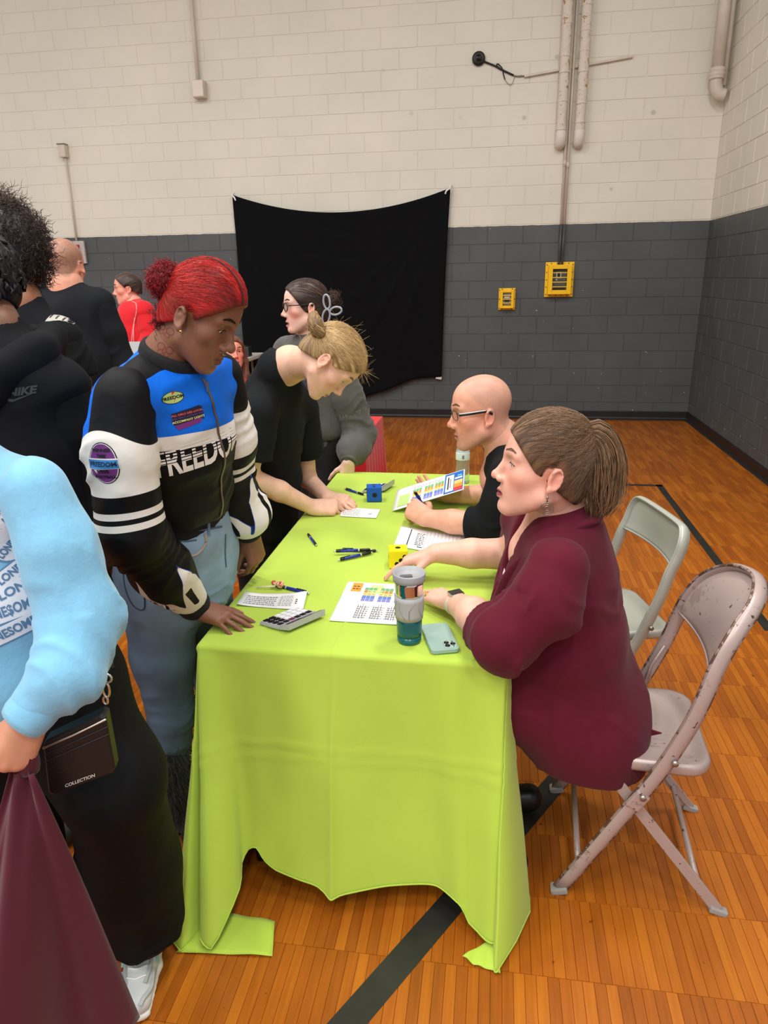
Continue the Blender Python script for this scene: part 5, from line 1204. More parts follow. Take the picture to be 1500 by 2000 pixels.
# ---------------------------------------------------------------- blond woman writing
def person_blond():
    sk = (228, 184, 158); pr = Person((-1.0, 2.66, 0), 'blond woman with braided bun in black T-shirt bending over to write on the table'); r = pr.root; az = math.radians(8); fw = V(math.cos(az), math.sin(az), 0); rt = V(math.sin(az), -math.cos(az), 0)
    H = head_frame(at(634.7, 710.5, 2.46)-.0765*1.06*rt, 8, -61, 0, 1.06); N = at(566, 712, 2.69)
    hv, hf, hc = build_head(H, sk, N, .056, nose=.98, lips=.9, lipcol=(196, 116, 108), blush=.35, eye_open=.35, chest=(at(546, 738, 2.76), .075, .06, rt))
    pr.skin(l2w(H, hv), hf, hc); eye_parts(r, H, (90, 110, 120), (0, -.5), (150, 116, 84), .0028, hv, hf, eye_open=.35)
    rS, rE, rW = at(506, 806, 2.62), at(481, 932, 2.60), onz(608, 990, .785)
    lS, lE, lW = at(588, 800, 3.04), at(600, 935, 3.10), onz(640, 972, .775)
    v, f, c, jr = limb_skin([rS, rE, rE*.5+rW*.5+V(0, 0, .006), rW], [.052, .046, .041, .031], dict(w_=rW, x=V(.93, .25, -.05), z=V(-.1, -.62, .75), side=1, curl=[(44, 44, 24), (52, 50, 26), (58, 54, 28), (60, 56, 28)], spread=(3, 1, -2, -5), thumb=(24, -34, 6, 24), s=1.08), sk, nailcol=(226, 160, 148), blush=.6); pr.skin(v, f, c)
    v, f, c, jl = limb_skin([lS, lE, lW], [.05, .042, .030], dict(w_=lW, x=V(.80, -.35, .02), z=V(-.1, -.25, .95), side=-1, curl=[(22, 30, 20), (30, 40, 26), (40, 46, 28), (44, 46, 28)], spread=(10, 3, -4, -10), thumb=(40, -25, 10, 16), s=1.06), sk, nailcol=(226, 160, 148), blush=.6); pr.skin(v, f, c)
    pel = at(516, 1035, 2.96); ch = at(526, 835, 2.87); pr.core([at(545, 748, 2.76), ch, pel], [(.05, .045), (.11, .09), (.13, .10)], rt, sk); pr.done()
    bk = fabric('black_tee', (22, 24, 26), (200, .15, .002)); F = Field(.0075); P = [at(540, 732, 2.76), at(531, 775, 2.82), ch, at(523, 930, 2.92), at(518, 1010, 2.95)]
    F.chain(P, [(.082, .082), (.165, .12), (.175, .145), (.172, .142), (.178, .145)], rt, k=.03)
    F.cone(P[0]+V(0, 0, -.02), rS, .06, .078, k=.04); F.cone(P[0]+V(0, 0, -.02), lS, .06, .078, k=.04)
    nd = nrm(H['o']-N); cc_ = at(551, 713, 2.70); cx = nrm(V(.79, .08, .6)); F.cone(P[0], cc_-cx*.02, .07, .078, k=.03); F.cone(at(535, 790, 2.84), at(563, 762, 2.76), .09, .058, k=.03); F.econe(cc_+cx*.066, cc_+cx*.12, (.064, .064), (.066, .066), rt, k=.008, op='-'); F.cut(P[-1]+V(0, 0, -.09), -UP); v, f = F.mesh(2); v = crumple(v, f, .006, 6, 7.0, (1, 1, .5)); v = folds(v, f, [P[0], ch, P[-1]], [(.6, .3)], .008, 7, 2.2, 1.1)
    te = pr.cloth('t_shirt', v, f, bk)
    for P, R, sd in (([rS, at(494, 850, 2.615), at(488, 893, 2.61)], [.080, .084, .090], 1.0), ([lS, (lS+lE)/2, lS*.35+lE*.65], [.08, .08, .08], 4.0)):
        P = np.array(P); F = Field(.007); F.chain(P, R, k=.03); F.cut(P[-1]-nrm(P[-1]-P[-2])*.0, P[-1]-P[-2]); v, f = F.mesh(2); v = folds(v, f, P, [(.5, .4)], .008, 14, sd, .9); pr.cloth('tee_sleeve', v, f, bk, te)
    v2, f2 = ring_band(cc_, cx, .078, .076, rt, .020, .005, 40); pr.cloth('neck_rib', v2, f2, bk, te)
    F = Field(.010)
    for s_ in (-1, 1): h0 = V(pel[0], pel[1], .90)+rt*s_*.09; F.chain([h0, V(h0[0]-.03, h0[1], .48), V(h0[0]-.03, h0[1], .08)], [.115, .09, .075], k=.03)
    F.econe(V(pel[0], pel[1], 1.02), V(pel[0], pel[1], .86), (.175, .13), (.19, .135), rt, k=.03); v, f = F.mesh(2); v = crumple(v, f, .006, 7, 3.0); pr.cloth('trousers', v, f, pmat('black_trousers', (16, 16, 18), .9))
    for s_ in (-1, 1): h0 = V(pel[0]-.03, pel[1], 0)+rt*s_*.09; shoe(r, 'shoe', h0-fw*.04, h0+fw*.15, pmat('black_shoe', (14, 14, 15), .4), .008)
    # hair
    bun = w2l(H, at(618, 637, 2.50)); root_ = bun*.86; cv, cf = hair_cap(H, .011, (.090, .080), (.016, .012), (-.082, -.056)); cv = lap(cv, cf, 2); cc, _ = cap_cols(cv, (206, 172, 118), (124, 94, 62), root_, 1.0, 12)
    dk = np.clip((.02-cv[:, 1])/.08, 0, 1)*np.clip((.05-cv[:, 2])/.06, 0, 1); cc = cc*(1-.5*dk[:, None])+lin((96, 72, 50))*.5*dk[:, None]
    rg = np.random.default_rng(21); sel = cv[cv[:, 1] > -.05]; P = flow_strands(cv, cf, sel[rg.integers(0, len(sel), 1700)], root_, 9, .0012, .008, .0004); s1 = strand_mesh(P, .0004, (222, 190, 134), (140, 108, 72), 22)
    cur = np.linspace(0, 1, 30); br = []
    for k_ in range(3):
        a = cur*11+k_*2.094; ra = .028*(1-.3*cur); C = bun+np.stack([ra*np.cos(cur*7.5)+.010*np.cos(a), ra*np.sin(cur*7.5)+.010*np.sin(a), (cur-.5)*.012+.008*np.sin(a*1.3)], 1); v2, f2 = tube_batch(C[None], np.full((1, 30), .0165), 10); br.append((v2, f2, np.clip(np.tile(lin((120, 92, 60)), (len(v2), 1))*(1+.55*fbm(v2*np.array([150, 60, 150]), 2))[:, None], 0, 1)))
        for _ in range(70): o2 = rg.normal(0, 1, 3); o2 = nrm(o2)*.0158; v3, f3, c3 = strand_mesh((C+o2[None]*(1+.12*np.sin(cur*40+k_))[:, None])[None], .0010, (214, 182, 126), (112, 86, 56), int(rg.integers(0, 999))); br.append((v3, f3, c3))
    F = Field(.004); F.ell(bun*.97, (.022, .022, .022)); F.cone(bun, root_, .02, .024, k=.015); bv_, bf_ = F.mesh(1)
    fly = np.zeros((160, 8, 3))
    for i in range(160):
        s_ = cv[rg.integers(0, len(cv))] if i < 110 else V(rg.uniform(-.03, .03), .088, .085); d = nrm(rg.normal(0, 1, 3)+nrm(s_)*.8+(V(0, .6, .4) if i >= 110 else 0)); Ln = rg.uniform(.015, .05); fly[i] = s_+np.outer(np.linspace(0, 1, 8), d*Ln)+np.outer(np.linspace(0, 1, 8)**2, rg.normal(0, .012, 3))
    s4 = strand_mesh(fly, .00032, (214, 182, 128), (150, 118, 82), 23); hair_obj(r, H, [(cv, cf, cc), s1, (bv_, bf_, lin((96, 72, 50)))]+br+[s4])
    gold = pmat('gold', (214, 170, 90), .25, metal=1.0)
    for dx in (-.022, -.015): mb = MB(); mb.lathe([(0, -.003), (.003, 0), (0, .003)], l2w(H, (.083, .004, dx)), 10); mb.build('ear_stud', gold, r, smooth=True)
    return jr, jl
B_HANDS = person_blond()

# ---------------------------------------------------------------- woman in glasses behind
def person_glasses():
    sk = (236, 196, 178); pr = Person((-.98, 3.70, 0), 'woman in black glasses and grey sweatshirt with dark hair clipped up, behind the table'); r = pr.root; az = math.radians(232); fw = V(math.cos(az), math.sin(az), 0); rt = V(math.sin(az), -math.cos(az), 0)
    H = head_frame(at(598, 603, 3.62), 204, -2, 0, 1.06); N = at(604, 664, 3.66)
    hv, hf, hc = build_head(H, sk, N, .052, h=.0038, nose=1.0, lips=1.0, lipcol=(206, 112, 112), blush=.75, eye_open=.7, chest=(N+V(0, 0, -.10), .13, .08, rt), mouth_open=.006)
    pr.skin(l2w(H, hv), hf, hc); eye_parts(r, H, (70, 60, 50), (0, 0), (70, 52, 44), .0028, hv, hf, eye_open=.7)
    lS, lE, lW = N-rt*.19+V(0, 0, -.07), at(702, 848, 3.62), onz(681, 903, .80)
    rS, rE, rW = N+rt*.19+V(0, 0, -.07), N+rt*.25+V(.02, 0, -.34), N+rt*.16+fw*.16+V(0, 0, -.52)
    for a in (([lS, lE, lW], -1, V(-.12, -.1, -.9), V(.3, -.9, -.2)), ([rS, rE, rW], 1, V(-.2, 0, -1), V(-.7, -.6, .2))):
        v, f, c, j = limb_skin(a[0], [.05, .04, .028], dict(w_=a[0][2], x=a[2], z=a[3], side=a[1], curl=[(40, 40, 20)]*4, s=1.0), sk, h=.0042); pr.skin(v, f, c)
    hip = V(N[0]+.0, N[1]+.03, .92); pr.core([N, N+V(0, 0, -.25), hip], [(.09, .07), (.14, .09), (.14, .10)], rt, sk); pr.done()
    gr = fabric('washed_grey', (84, 82, 80), (60, .3, .004), var=(9, .2)); F = Field(.009); P = [N+V(0, 0, -.02), N+V(0, 0, -.09), N+V(0, 0, -.25), N+V(0, .0, -.43), N+V(0, 0, -.50)]
    F.chain(P, [(.09, .08), (.185, .12), (.205, .15), (.20, .15), (.175, .135)], rt, k=.03)
    for s_ in (lS, rS): F.cone(P[0]+V(0, 0, -.03), s_, .06, .085, k=.04)
    F.cut(P[-1], -UP); v, f = F.mesh(2); v = crumple(v, f, .010, 6, 4.0); sw = pr.cloth('sweatshirt', v, f, gr); T = bvh(v, f)
    v2, f2 = ring_band(P[-1]+V(0, 0, -.01), UP, .172, .132, rt, .06, .008); pr.cloth('hem_band', v2, f2, gr, sw); v2, f2 = ring_band(N+V(0, 0, .0), UP, .078, .075, rt, .03, .008); pr.cloth('neck_band', v2, f2, gr, sw)
    for P2, R, sd in (([lS, (lS+lE)/2, lE, lE*.4+lW*.6, lW+nrm(lE-lW)*.03], [.085, .085, .088, .08, .045], 3.3), ([rS, (rS+rE)/2, rE, rE*.3+rW*.7, rW+nrm(rE-rW)*.03], [.085, .085, .085, .07, .045], 8.0)):
        P2 = np.array(P2); F = Field(.008); F.chain(P2, R, k=.03); v, f = F.mesh(2); v = folds(v, f, P2, [(.7, .35)], .016, 15, sd, .6); so = pr.cloth('sweatshirt_sleeve', v, f, gr, sw)
        ax = nrm(P2[-1]-P2[-2]); v2, f2 = ring_band(P2[-1]+ax*.01, ax, .042, .042, UP, .05, .007); pr.cloth('cuff', v2, f2, gr, so)
        # frayed seam round the upper sleeve
        n_ = 60; c0 = P2[1]*.7+P2[2]*.3; ax = nrm(P2[2]-P2[1]); F_ = frame(ax, UP+V(.3, .2, 0)); a = rng.uniform(0, 6.28, n_); b0 = c0+.090*(np.cos(a)[:, None]*F_[:, 1]+np.sin(a)[:, None]*F_[:, 2]); Q = np.stack([b0, b0+ax*.012+rng.normal(0, .003, (n_, 3)), b0+ax*.020+rng.normal(0, .005, (n_, 3))], 1); v3, f3 = tube_batch(Q, .0009, 3); fs_ = pr.cloth('frayed_seam', v3, f3, pmat('frayed_thread', (150, 147, 142), .9), so); fs_['kind'] = 'stuff'
    dk = pmat('print_charcoal', (40, 40, 42), .8); o_ = N+fw*.14+V(0, 0, -.27)
    decal('print', [rect2d(-.02, .05, .14, .085), poly2d([(.10, .05), (.14, .05), (.15, .12), (.12, .12)]), rect2d(-.10, -.06, .14, -.02)], o_, fw, UP, [T], dk, sw, .002, .03)
    F = Field(.011)
    for s_ in (-1, 1): h0 = hip+rt*s_*.09; F.chain([h0, V(h0[0], h0[1], .48), V(h0[0], h0[1], .08)], [.115, .10, .085], k=.03)
    F.econe(hip+V(0, 0, .14), hip+V(0, 0, -.06), (.165, .125), (.185, .135), rt, k=.03); v, f = F.mesh(2); v = crumple(v, f, .008, 6, 3.0); pr.cloth('trousers', v, f, pmat('soft_black', (30, 31, 34), .9))
    for s_ in (-1, 1): h0 = V(hip[0], hip[1], 0)+rt*s_*.09; shoe(r, 'shoe', h0-fw*.04, h0+fw*.15, pmat('black_shoe', (14, 14, 15), .4), .009)
    gb = pmat('frame_black', (16, 16, 18), .3)
    for s_ in (-1, 1):
        mb = MB(); mb.tube(cr([l2w(H, (s_*.066, .092, .022)), l2w(H, (s_*.078, .05, .021)), l2w(H, (s_*.082, .0, .022)), l2w(H, (s_*.081, -.02, .012))], 4), .0026, 6); mb.build('temple_arm', gb, r, smooth=True)
        a = np.linspace(0, 2*math.pi, 25); Pl = l2w(H, np.stack([s_*(.036+.025*np.cos(a)), .106-.009*(.5+.5*np.cos(a)), .014+.019*np.sin(a)], 1)); v2, f2 = tube_batch(Pl[None], np.full((1, 25), .0026), 6); rm = pr.cloth('lens_rim', v2, f2, gb)
        mb = MB(); mb.add(Pl[:-1], [list(range(24))]); mb.build('lens', pmat('lens_glass', (255, 255, 255), .03, trans=1.0, ior=1.05), rm)
    mb = MB(); mb.tube(cr([l2w(H, (-.012, .106, .017)), l2w(H, (0, .110, .020)), l2w(H, (.012, .106, .017))], 4), .0022, 6); mb.build('bridge', gb, r, smooth=True)
    bun = w2l(H, at(650, 588, 3.66)); root_ = bun*.8; cv, cf = hair_cap(H, .010, (.088, .092), (.020, -.01), (-.086, -.062), h=.0036, round_ear=False); cv = lap(cv, cf, 2); cc, _ = cap_cols(cv, (78, 60, 52), (40, 30, 28), root_, 3.0, 12)
    P = flow_strands(cv, cf, cv[rng.integers(0, len(cv), 500)], root_, 10, .0012, .008, .0006); s1 = strand_mesh(P, .0007, (92, 72, 62), (44, 34, 30), 31); F = Field(.005); F.ell(bun, (.034, .030, .040)); F.cone(bun, root_, .024, .03, k=.02); bv_, bf_ = F.mesh(1); cu = curl_strands(bun, (.034, .030, .040), np.eye(3), 300, .012, .008); s2 = strand_mesh(cu, .0010, (84, 64, 54), (40, 30, 26), 32)
    ho = hair_obj(r, H, [(cv, cf, cc), s1, (bv_, bf_, lin((52, 40, 34))), s2])
    cl = pmat('grey_claw', (150, 152, 162), .25); cc_ = at(641, 604, 3.55); a = np.linspace(0, 2*math.pi, 21)
    for (dx, dz, ra, rb, ti) in ((-.006, .035, .016, .034, .1), (-.012, -.035, .018, .036, -.25), (.038, -.008, .030, .018, .2)):
        Pc = np.stack([dx+ra*np.cos(a)*math.cos(ti)-rb*np.sin(a)*math.sin(ti), 0*a, dz+ra*np.cos(a)*math.sin(ti)+rb*np.sin(a)*math.cos(ti)], 1)+cc_; v2, f2 = tube_batch(Pc[None], np.full((1, 21), .0052), 8); pr.cloth('claw_clip_loop', v2, f2, cl, ho)
person_glasses()
# ---------------------------------------------------------------- person in the light blue sweatshirt (left foreground, cropped)
def person_blue():
    sk = (196, 138, 108); pr = Person((-1.03, 1.20, 0), 'cropped person in light blue lettered sweatshirt and wide black trousers holding maroon cloth'); r = pr.root
    fw = nrm(V(.25, -1, 0)); rt = np.cross(fw, UP)
    lS, lE, lW = at(62, 960, 1.13), at(158, 1205, 1.10), at(62, 1398, .985)
    N = lS-(-rt)*.20+V(0, .02, .06); N = V(lS[0]-.19, lS[1]+.04, lS[2]+.06)
    H = head_frame(N+V(.02, -.03, .17), -75, -20, 0, 1.0)
    hv, hf, hc = build_head(H, sk, N, .055, h=.0052, chest=(N+V(0, 0, -.10), .13, .09, rt)); pr.skin(l2w(H, hv), hf, hc); eye_parts(r, H, (50, 34, 24), (0, -.4), (30, 22, 20), .003, hv, hf)
    cv, cf = hair_cap(H, .016, (.090, .078), (.015, .0), (-.086, -.075), h=.004); hair_obj(r, H, [(cv, cf, lin((30, 24, 22)))])
    fist = at(36, 1462, .955)
    v, f, c, jl = limb_skin([lS, lE, lW], [.05, .045, .029], dict(w_=lW, x=fist-lW+V(-.01, -.01, -.02), z=V(.62, -.75, .1), side=-1, curl=[(58, 70, 40), (64, 74, 42), (68, 74, 42), (72, 74, 42)], spread=(4, 1, -2, -5), thumb=(24, -44, 16, 26), s=.98), sk, nailcol=(214, 160, 140), blush=.4); pr.skin(v, f, c)
    rS, rE, rW = V(lS[0]-.39, lS[1]+.03, lS[2]), V(lS[0]-.43, lS[1]+.02, lS[2]-.29), V(lS[0]-.30, lS[1]-.14, lS[2]-.46)
    v, f, c, j = limb_skin([rS, rE, rW], [.05, .043, .029], dict(w_=rW, x=V(.3, -.6, -.5), z=V(-.5, -.5, .6), side=1, curl=[(50, 50, 20)]*4), sk, h=.004); pr.skin(v, f, c)
    hip = V(N[0]+.03, N[1]+.04, .90); pr.core([N, N+V(0, 0, -.3), hip], [(.09, .07), (.15, .10), (.15, .11)], rt, sk); pr.done()
    bl = fabric('blue_fleece', (122, 182, 214), (120, .25, .003), var=(40, .05), sheen=.3); F = Field(.0065); P = [N+V(0, 0, -.03), N+V(0, 0, -.12), N+V(0, .0, -.30), N+V(.01, .0, -.46), N+V(.015, 0, -.52)]
    F.chain(P, [(.09, .085), (.185, .125), (.20, .15), (.20, .155), (.185, .14)], rt, k=.03)
    F.cone(P[0]+V(0, 0, -.03), lS+V(-.015, .01, .0), .062, .058, k=.05); F.cone(P[0]+V(0, 0, -.02), rS, .07, .08, k=.05)
    F.cut(P[-1]+V(0, 0, -.01), -UP); v, f = F.mesh(2); v = crumple(v, f, .006, 7, 5.0); sw = pr.cloth('sweatshirt', v, f, bl); T = bvh(v, f)
    v2, f2 = ring_band(P[-1]+V(0, 0, -.03), UP, .182, .137, rt, .06, .008); pr.cloth('hem_band', v2, f2, bl, sw); v2, f2 = ring_band(N+V(0, 0, -.005), UP, .080, .078, rt, .03, .008); pr.cloth('neck_band', v2, f2, bl, sw)
    for P2, R, sd in (([lS, at(112, 1075, 1.115), lE, at(135, 1310, 1.03), at(78, 1372, .995)], [.062, .068, .070, .061, .046], 3.3), ([rS, (rS+rE)/2, rE, rE*.3+rW*.7, rW+nrm(rE-rW)*.03], [.08, .078, .076, .065, .045], 8.0)):
        P2 = np.array(P2); F = Field(.0052); F.chain(P2, R, k=.03); v, f = F.mesh(2); v = folds(v, f, P2, [(.52, .18), (.85, .14)], .016, 15, sd, .7); v = crumple(v, f, .004, 12, sd); v = lap(v, f, 1); so = pr.cloth('sweatshirt_sleeve', v, f, bl, sw)
        ax = nrm(P2[-1]-P2[-2]); v2, f2 = ring_band(P2[-1]+ax*.016, ax, .040, .040, UP, .062, .008); pr.cloth('cuff', v2, f2, bl, so)
    # appliqued word patches down the front
    wp = pmat('patch_white', (214, 220, 228), .7); bp_ = pmat('patch_outline', (92, 136, 176), .7); lt = pmat('patch_letter', (84, 122, 158), .7)
    for i, (px, py, wd, hg, tx, ro) in enumerate(((6, 1010, .085, .030, 'LONE', .9), (12, 1050, .05, .06, '1', .5), (26, 1098, .080, .060, 'LONESOME', .75), (40, 1150, .095, .028, 'LONESOME', .55), (34, 1190, .090, .032, 'LONE', .33), (30, 1226, .120, .038, 'LONE$OME\u00ae', .18), (26, 1268, .110, .034, 'LONESOME', .30))):
        o_ = at(px-26, py, 1.0); n_ = nrm(V(.45, -.95, .05))
        decal('patch', [ellipse2d(wd/2+.004, hg/2+.004, 28)] if i in (2,) else [poly2d([(-wd/2-.004, -hg/2-.003), (wd/2-.002, -hg/2-.003), (wd/2+.008, 0), (wd/2-.002, hg/2+.003), (-wd/2-.004, hg/2+.003)])], o_, n_, UP, [T], bp_, sw, .0012, .015, ro)
        decal('patch', [ellipse2d(wd/2, hg/2, 28)] if i in (2,) else [poly2d([(-wd/2, -hg/2), (wd/2-.004, -hg/2), (wd/2+.004, 0), (wd/2-.004, hg/2), (-wd/2, hg/2)])], o_, n_, UP, [T], wp, sw, .0020, .015, ro)
        tv = text2d(tx, hg*.72 if i not in (1, 2) else .020, .0008); wdt = np.ptp(tv[0][:, 0]); k_ = min(1.0, wd*.92/wdt); decal('lettering', [(tv[0]*np.array([k_, 1.0]), tv[1])], o_, n_, UP, [T], lt, sw, .0028, .012, ro)
    # wide trousers
    bk = fabric('black_track', (9, 10, 12), (90, .25, .003), rough=.75, sheen=.0); F = Field(.008)
    lh = onz(285, 1830, .10); lk = at(215, 1520, 1.18)
    F.econe(hip+V(0, 0, .12), hip+V(0, 0, -.04), (.17, .13), (.20, .15), rt, k=.03)
    F.chain([hip-rt*.085+V(.0, 0, -.03), at(150, 1430, 1.20), lk, at(250, 1690, 1.26), V(lh[0]-.015, lh[1]+.02, .16)], [.125, .115, .112, .112, .105], k=.04)
    rk = hip+rt*.10; F.chain([hip+rt*.085, V(rk[0], rk[1]-.02, .48), V(-1.09, 1.20, .14)], [.125, .112, .105], k=.04)
    F.cut(V(0, 0, .085), -UP); v, f = F.mesh(2); v = crumple(v, f, .012, 4.5, 2.0, (1, 1, .45)); v = folds(v, f, [hip, lk, lh], [(.95, .12)], .014, 9, 1.0, .6); pr.cloth('track_trousers', v, f, bk)
    # running shoes
    sw_ = pmat('shoe_mesh', (206, 210, 208), .6, bump=(420, .6, .002)); so_ = pmat('shoe_sole', (232, 232, 226), .5); ov = pmat('shoe_overlay', (176, 182, 182), .35); te = pmat('shoe_teal', (140, 186, 184), .4); lc = pmat('shoe_lace', (240, 240, 236), .7)
    for heel, toe in ((V(-.895, 1.40, 0), onz(262, 2012, .0)), (V(-1.12, 1.33, 0), V(-1.045, 1.045, 0))):
        d = nrm(toe-heel); s_ = np.cross(UP, d); Ln = np.linalg.norm(toe-heel); t = empty('running_shoe', heel, 'white and silver running shoe, laces tied, in front of the lime cloth corner' if heel[0] > -1 else 'white running shoe whose toe peeks from under the maroon cloth', 'shoe', 'white running shoes'); L = lambda a, b, c: heel+d*a*Ln+s_*b+UP*c
        F = Field(.004); F.econe(L(.12, 0, .045), L(.45, 0, .050), (.036, .045), (.042, .042), s_, k=.02); F.econe(L(.45, 0, .048), L(.86, 0, .032), (.043, .040), (.038, .030), s_, k=.02); F.econe(L(.10, 0, .06), L(.30, 0, .085), (.034, .03), (.034, .03), s_, k=.03); F.cut(L(0, 0, .020), -UP); v, f = F.mesh(1); up_ = obj('upper', v, f, sw_, t)
        F = Field(.004); F.econe(L(.10, 0, .016), L(.50, 0, .014), (.041, .020), (.044, .017), s_, k=.02); F.econe(L(.5, 0, .014), L(.92, 0, .014), (.046, .017), (.036, .014), s_, k=.02); F.cut(L(0, 0, .002), -UP); F.cut(L(0, 0, .026), UP); v, f = F.mesh(1); obj('sole', v, f, so_, t)
        T = bvh(*(lambda q: (q[0], q[1]))((np.vstack([np.array([w.co[:] for w in up_.data.vertices])+np.array(t.location)]), np.array([list(p.vertices) for p in up_.data.polygons]))))
        def lay(pts, rr, mt, nm, fl=.5):
            Q = []
            for (a, b) in cr(np.array([(a, b, 0) for a, b in pts]), 5)[:, :2]:
                h_ = T.ray_cast(Vector(L(a, b, .25)), Vector((0, 0, -1)))
                if h_[0] is not None: Q.append(np.array(h_[0])+UP*.001)
            if len(Q) > 3: v, f = tube_batch(np.array(Q)[None], np.full((1, len(Q)), rr), 6, flat=fl); obj(nm, v, f, mt, t)
        for k_ in range(5): a = .42+.075*k_; lay([(a, -.022), (a+.03, 0), (a, .022)], .0034, lc, 'lace')
        for q in (-1, 1):
            lay([(.40, q*.026), (.60, q*.030), (.78, q*.022)], .006, ov, 'overlay'); lay([(.30, q*.034), (.42, q*.038), (.62, q*.041)], .006, te, 'side_stripe'); lay([(.64, q*.036), (.80, q*.034), (.93, q*.016)], .007, ov, 'overlay')
            mb = MB(); b0 = L(.38, 0, .104); mb.tube(cr([b0, b0+s_*q*.02+UP*.010-d*.004, b0+s_*q*.042+UP*.002, b0+s_*q*.030-UP*.008, b0], 5), .0026, 6); mb.tube(cr([b0, b0+s_*q*.012+d*.03-UP*.002, b0+s_*q*.030+d*.055-UP*.018], 5), .0024, 6); mb.build('lace_bow', lc, t, smooth=True)
    return jl, fist
F_J, F_FIST = person_blue()
# maroon cloth held in the fist
def maroon_cloth():
    ap = F_FIST+V(.0, .012, -.045); t = None; nu, nv = 60, 40; P = np.zeros((nv, nu, 3)); b0, b1 = V(-1.02, .80, .10), at(276, 1955, .98)
    for j in range(nv):
        v = j/(nv-1)
        for i in range(nu):
            u = i/(nu-1); bot = b0*(1-u)+b1*u+V(0, -.14*math.sin(math.pi*u)**.8, 0); bot[2] = b1[2]-.03*math.sin(u*9)-.02*(1-u)
            top = ap+V((u-.5)*.05, -.012+.012*math.sin(u*12), 0)
            e = v**.85; p = top*(1-e)+bot*e; am = .036*v**.8; w_ = am*math.sin(u*12.5+1.5*v)+.3*am*math.sin(u*27+2); p = p+V(.25, -1, 0)*w_*.8+V(0, 0, -.05*math.sin(math.pi*v)*0); P[j, i] = p
    mb = MB(); mb.grid(P); o = mb.build('maroon_cloth', fabric('maroon_satin', (74, 18, 32), (140, .12, .002), rough=.55, sheen=.2), smooth=True); so = o.modifiers.new('s', 'SOLIDIFY'); so.thickness = .002
    tag(o, 'maroon cloth hanging from the fist of the person in light blue', 'cloth')
    mb = MB(); 
    v, f = ring_band(ap+V(0, 0, .012), UP, .020, .018, V(1, 0, 0), .05, .006, 20); obj('gathered_top', v, f, _mats['maroon_satin'], o)
maroon_cloth()
# black pouch
def pouch():
    le = pmat('black_leather', (18, 16, 16), .42, bump=(260, .3, .002)); Yp = 1.03; tl, tr, br, bl = at(88, 1440, Yp-.02), at(209, 1383, Yp+.01), at(230, 1498, Yp+.01), at(100, 1546, Yp-.02)
    t = empty('wrist_pouch', (tl+tr+br+bl)/4, 'small black zip pouch hanging by a strap under the light blue sleeve', 'bag'); n = nrm(np.cross(tr-tl, bl-tl)); n = n if n[1] < 0 else -n
    P = []
    for o_, k_ in ((-.016, .94), (-.012, 1.0), (.012, 1.0), (.016, .94)):
        c = (tl+tr+br+bl)/4; ring = []
        for a, b in ((tl, tr), (tr, br), (br, bl), (bl, tl)):
            for q in np.linspace(.06, .94, 6): ring.append(c+((a*(1-q)+b*q)-c)*k_+n*o_)
        P.append(ring)
    mb = MB(); mb.grid(P, closed=True); k_ = len(P[0]); mb.f += [list(range(k_)), [3*k_+i for i in range(k_)][::-1]]; mb.m += [0, 0]; b_ = mb.build('pouch_body', le, t, smooth=False)
    mb = MB(); mb.tube([tl*.9+bl*.1+n*.016, (tl+tr)/2*.9+(bl+br)/2*.1+n*.019, tr*.9+br*.1+n*.016], .0022, 6); mb.build('zip', pmat('zip_silver', (190, 186, 180), .3, metal=.8), t, smooth=True)
    for q in (.22, .34): mb = MB(); mb.tube([(tl*(1-q)+bl*q)+n*.017, (tr*(1-q)+br*q)+n*.017], .0012, 6); mb.build('stitching', pmat('stitch_dark', (40, 36, 36), .7), b_, smooth=True)
    up_ = nrm(tl-bl); o_ = bl*.52+br*.48+up_*.012; v, f = text2d('COLLECTION', .010, .0002); U = nrm(br-bl); obj('lettering', o_+n*.0170+v[:, :1]*U+v[:, 1:]*up_, f, pmat('print_silver', (196, 190, 186), .5), b_, smooth=False)
    st = [at(196, 1200, 1.19), at(203, 1260, 1.16), at(208, 1310, 1.10)]; mb = MB(); mb.tube(st, .008, 8, flat=.3); mb.tube([p+V(.004, .01, 0) for p in st], .006, 8, flat=.3); mb.build('wrist_strap', le, t, smooth=True)
    ch = pmat('chrome', (210, 208, 204), .12, metal=1.0); a = np.linspace(0, 2*math.pi, 17)
    for (px, py, rx, rz) in ((208, 1325, .009, .009), (207, 1347, .006, .016), (206, 1368, .004, .008)):
        c = at(px, py, 1.045); Q = c+np.stack([rx*np.cos(a), .2*rx*np.cos(a), rz*np.sin(a)], 1); v, f = tube_batch(Q[None], np.full((1, 17), .0022), 8); obj('swivel_clip', v, f, ch, t)
pouch()

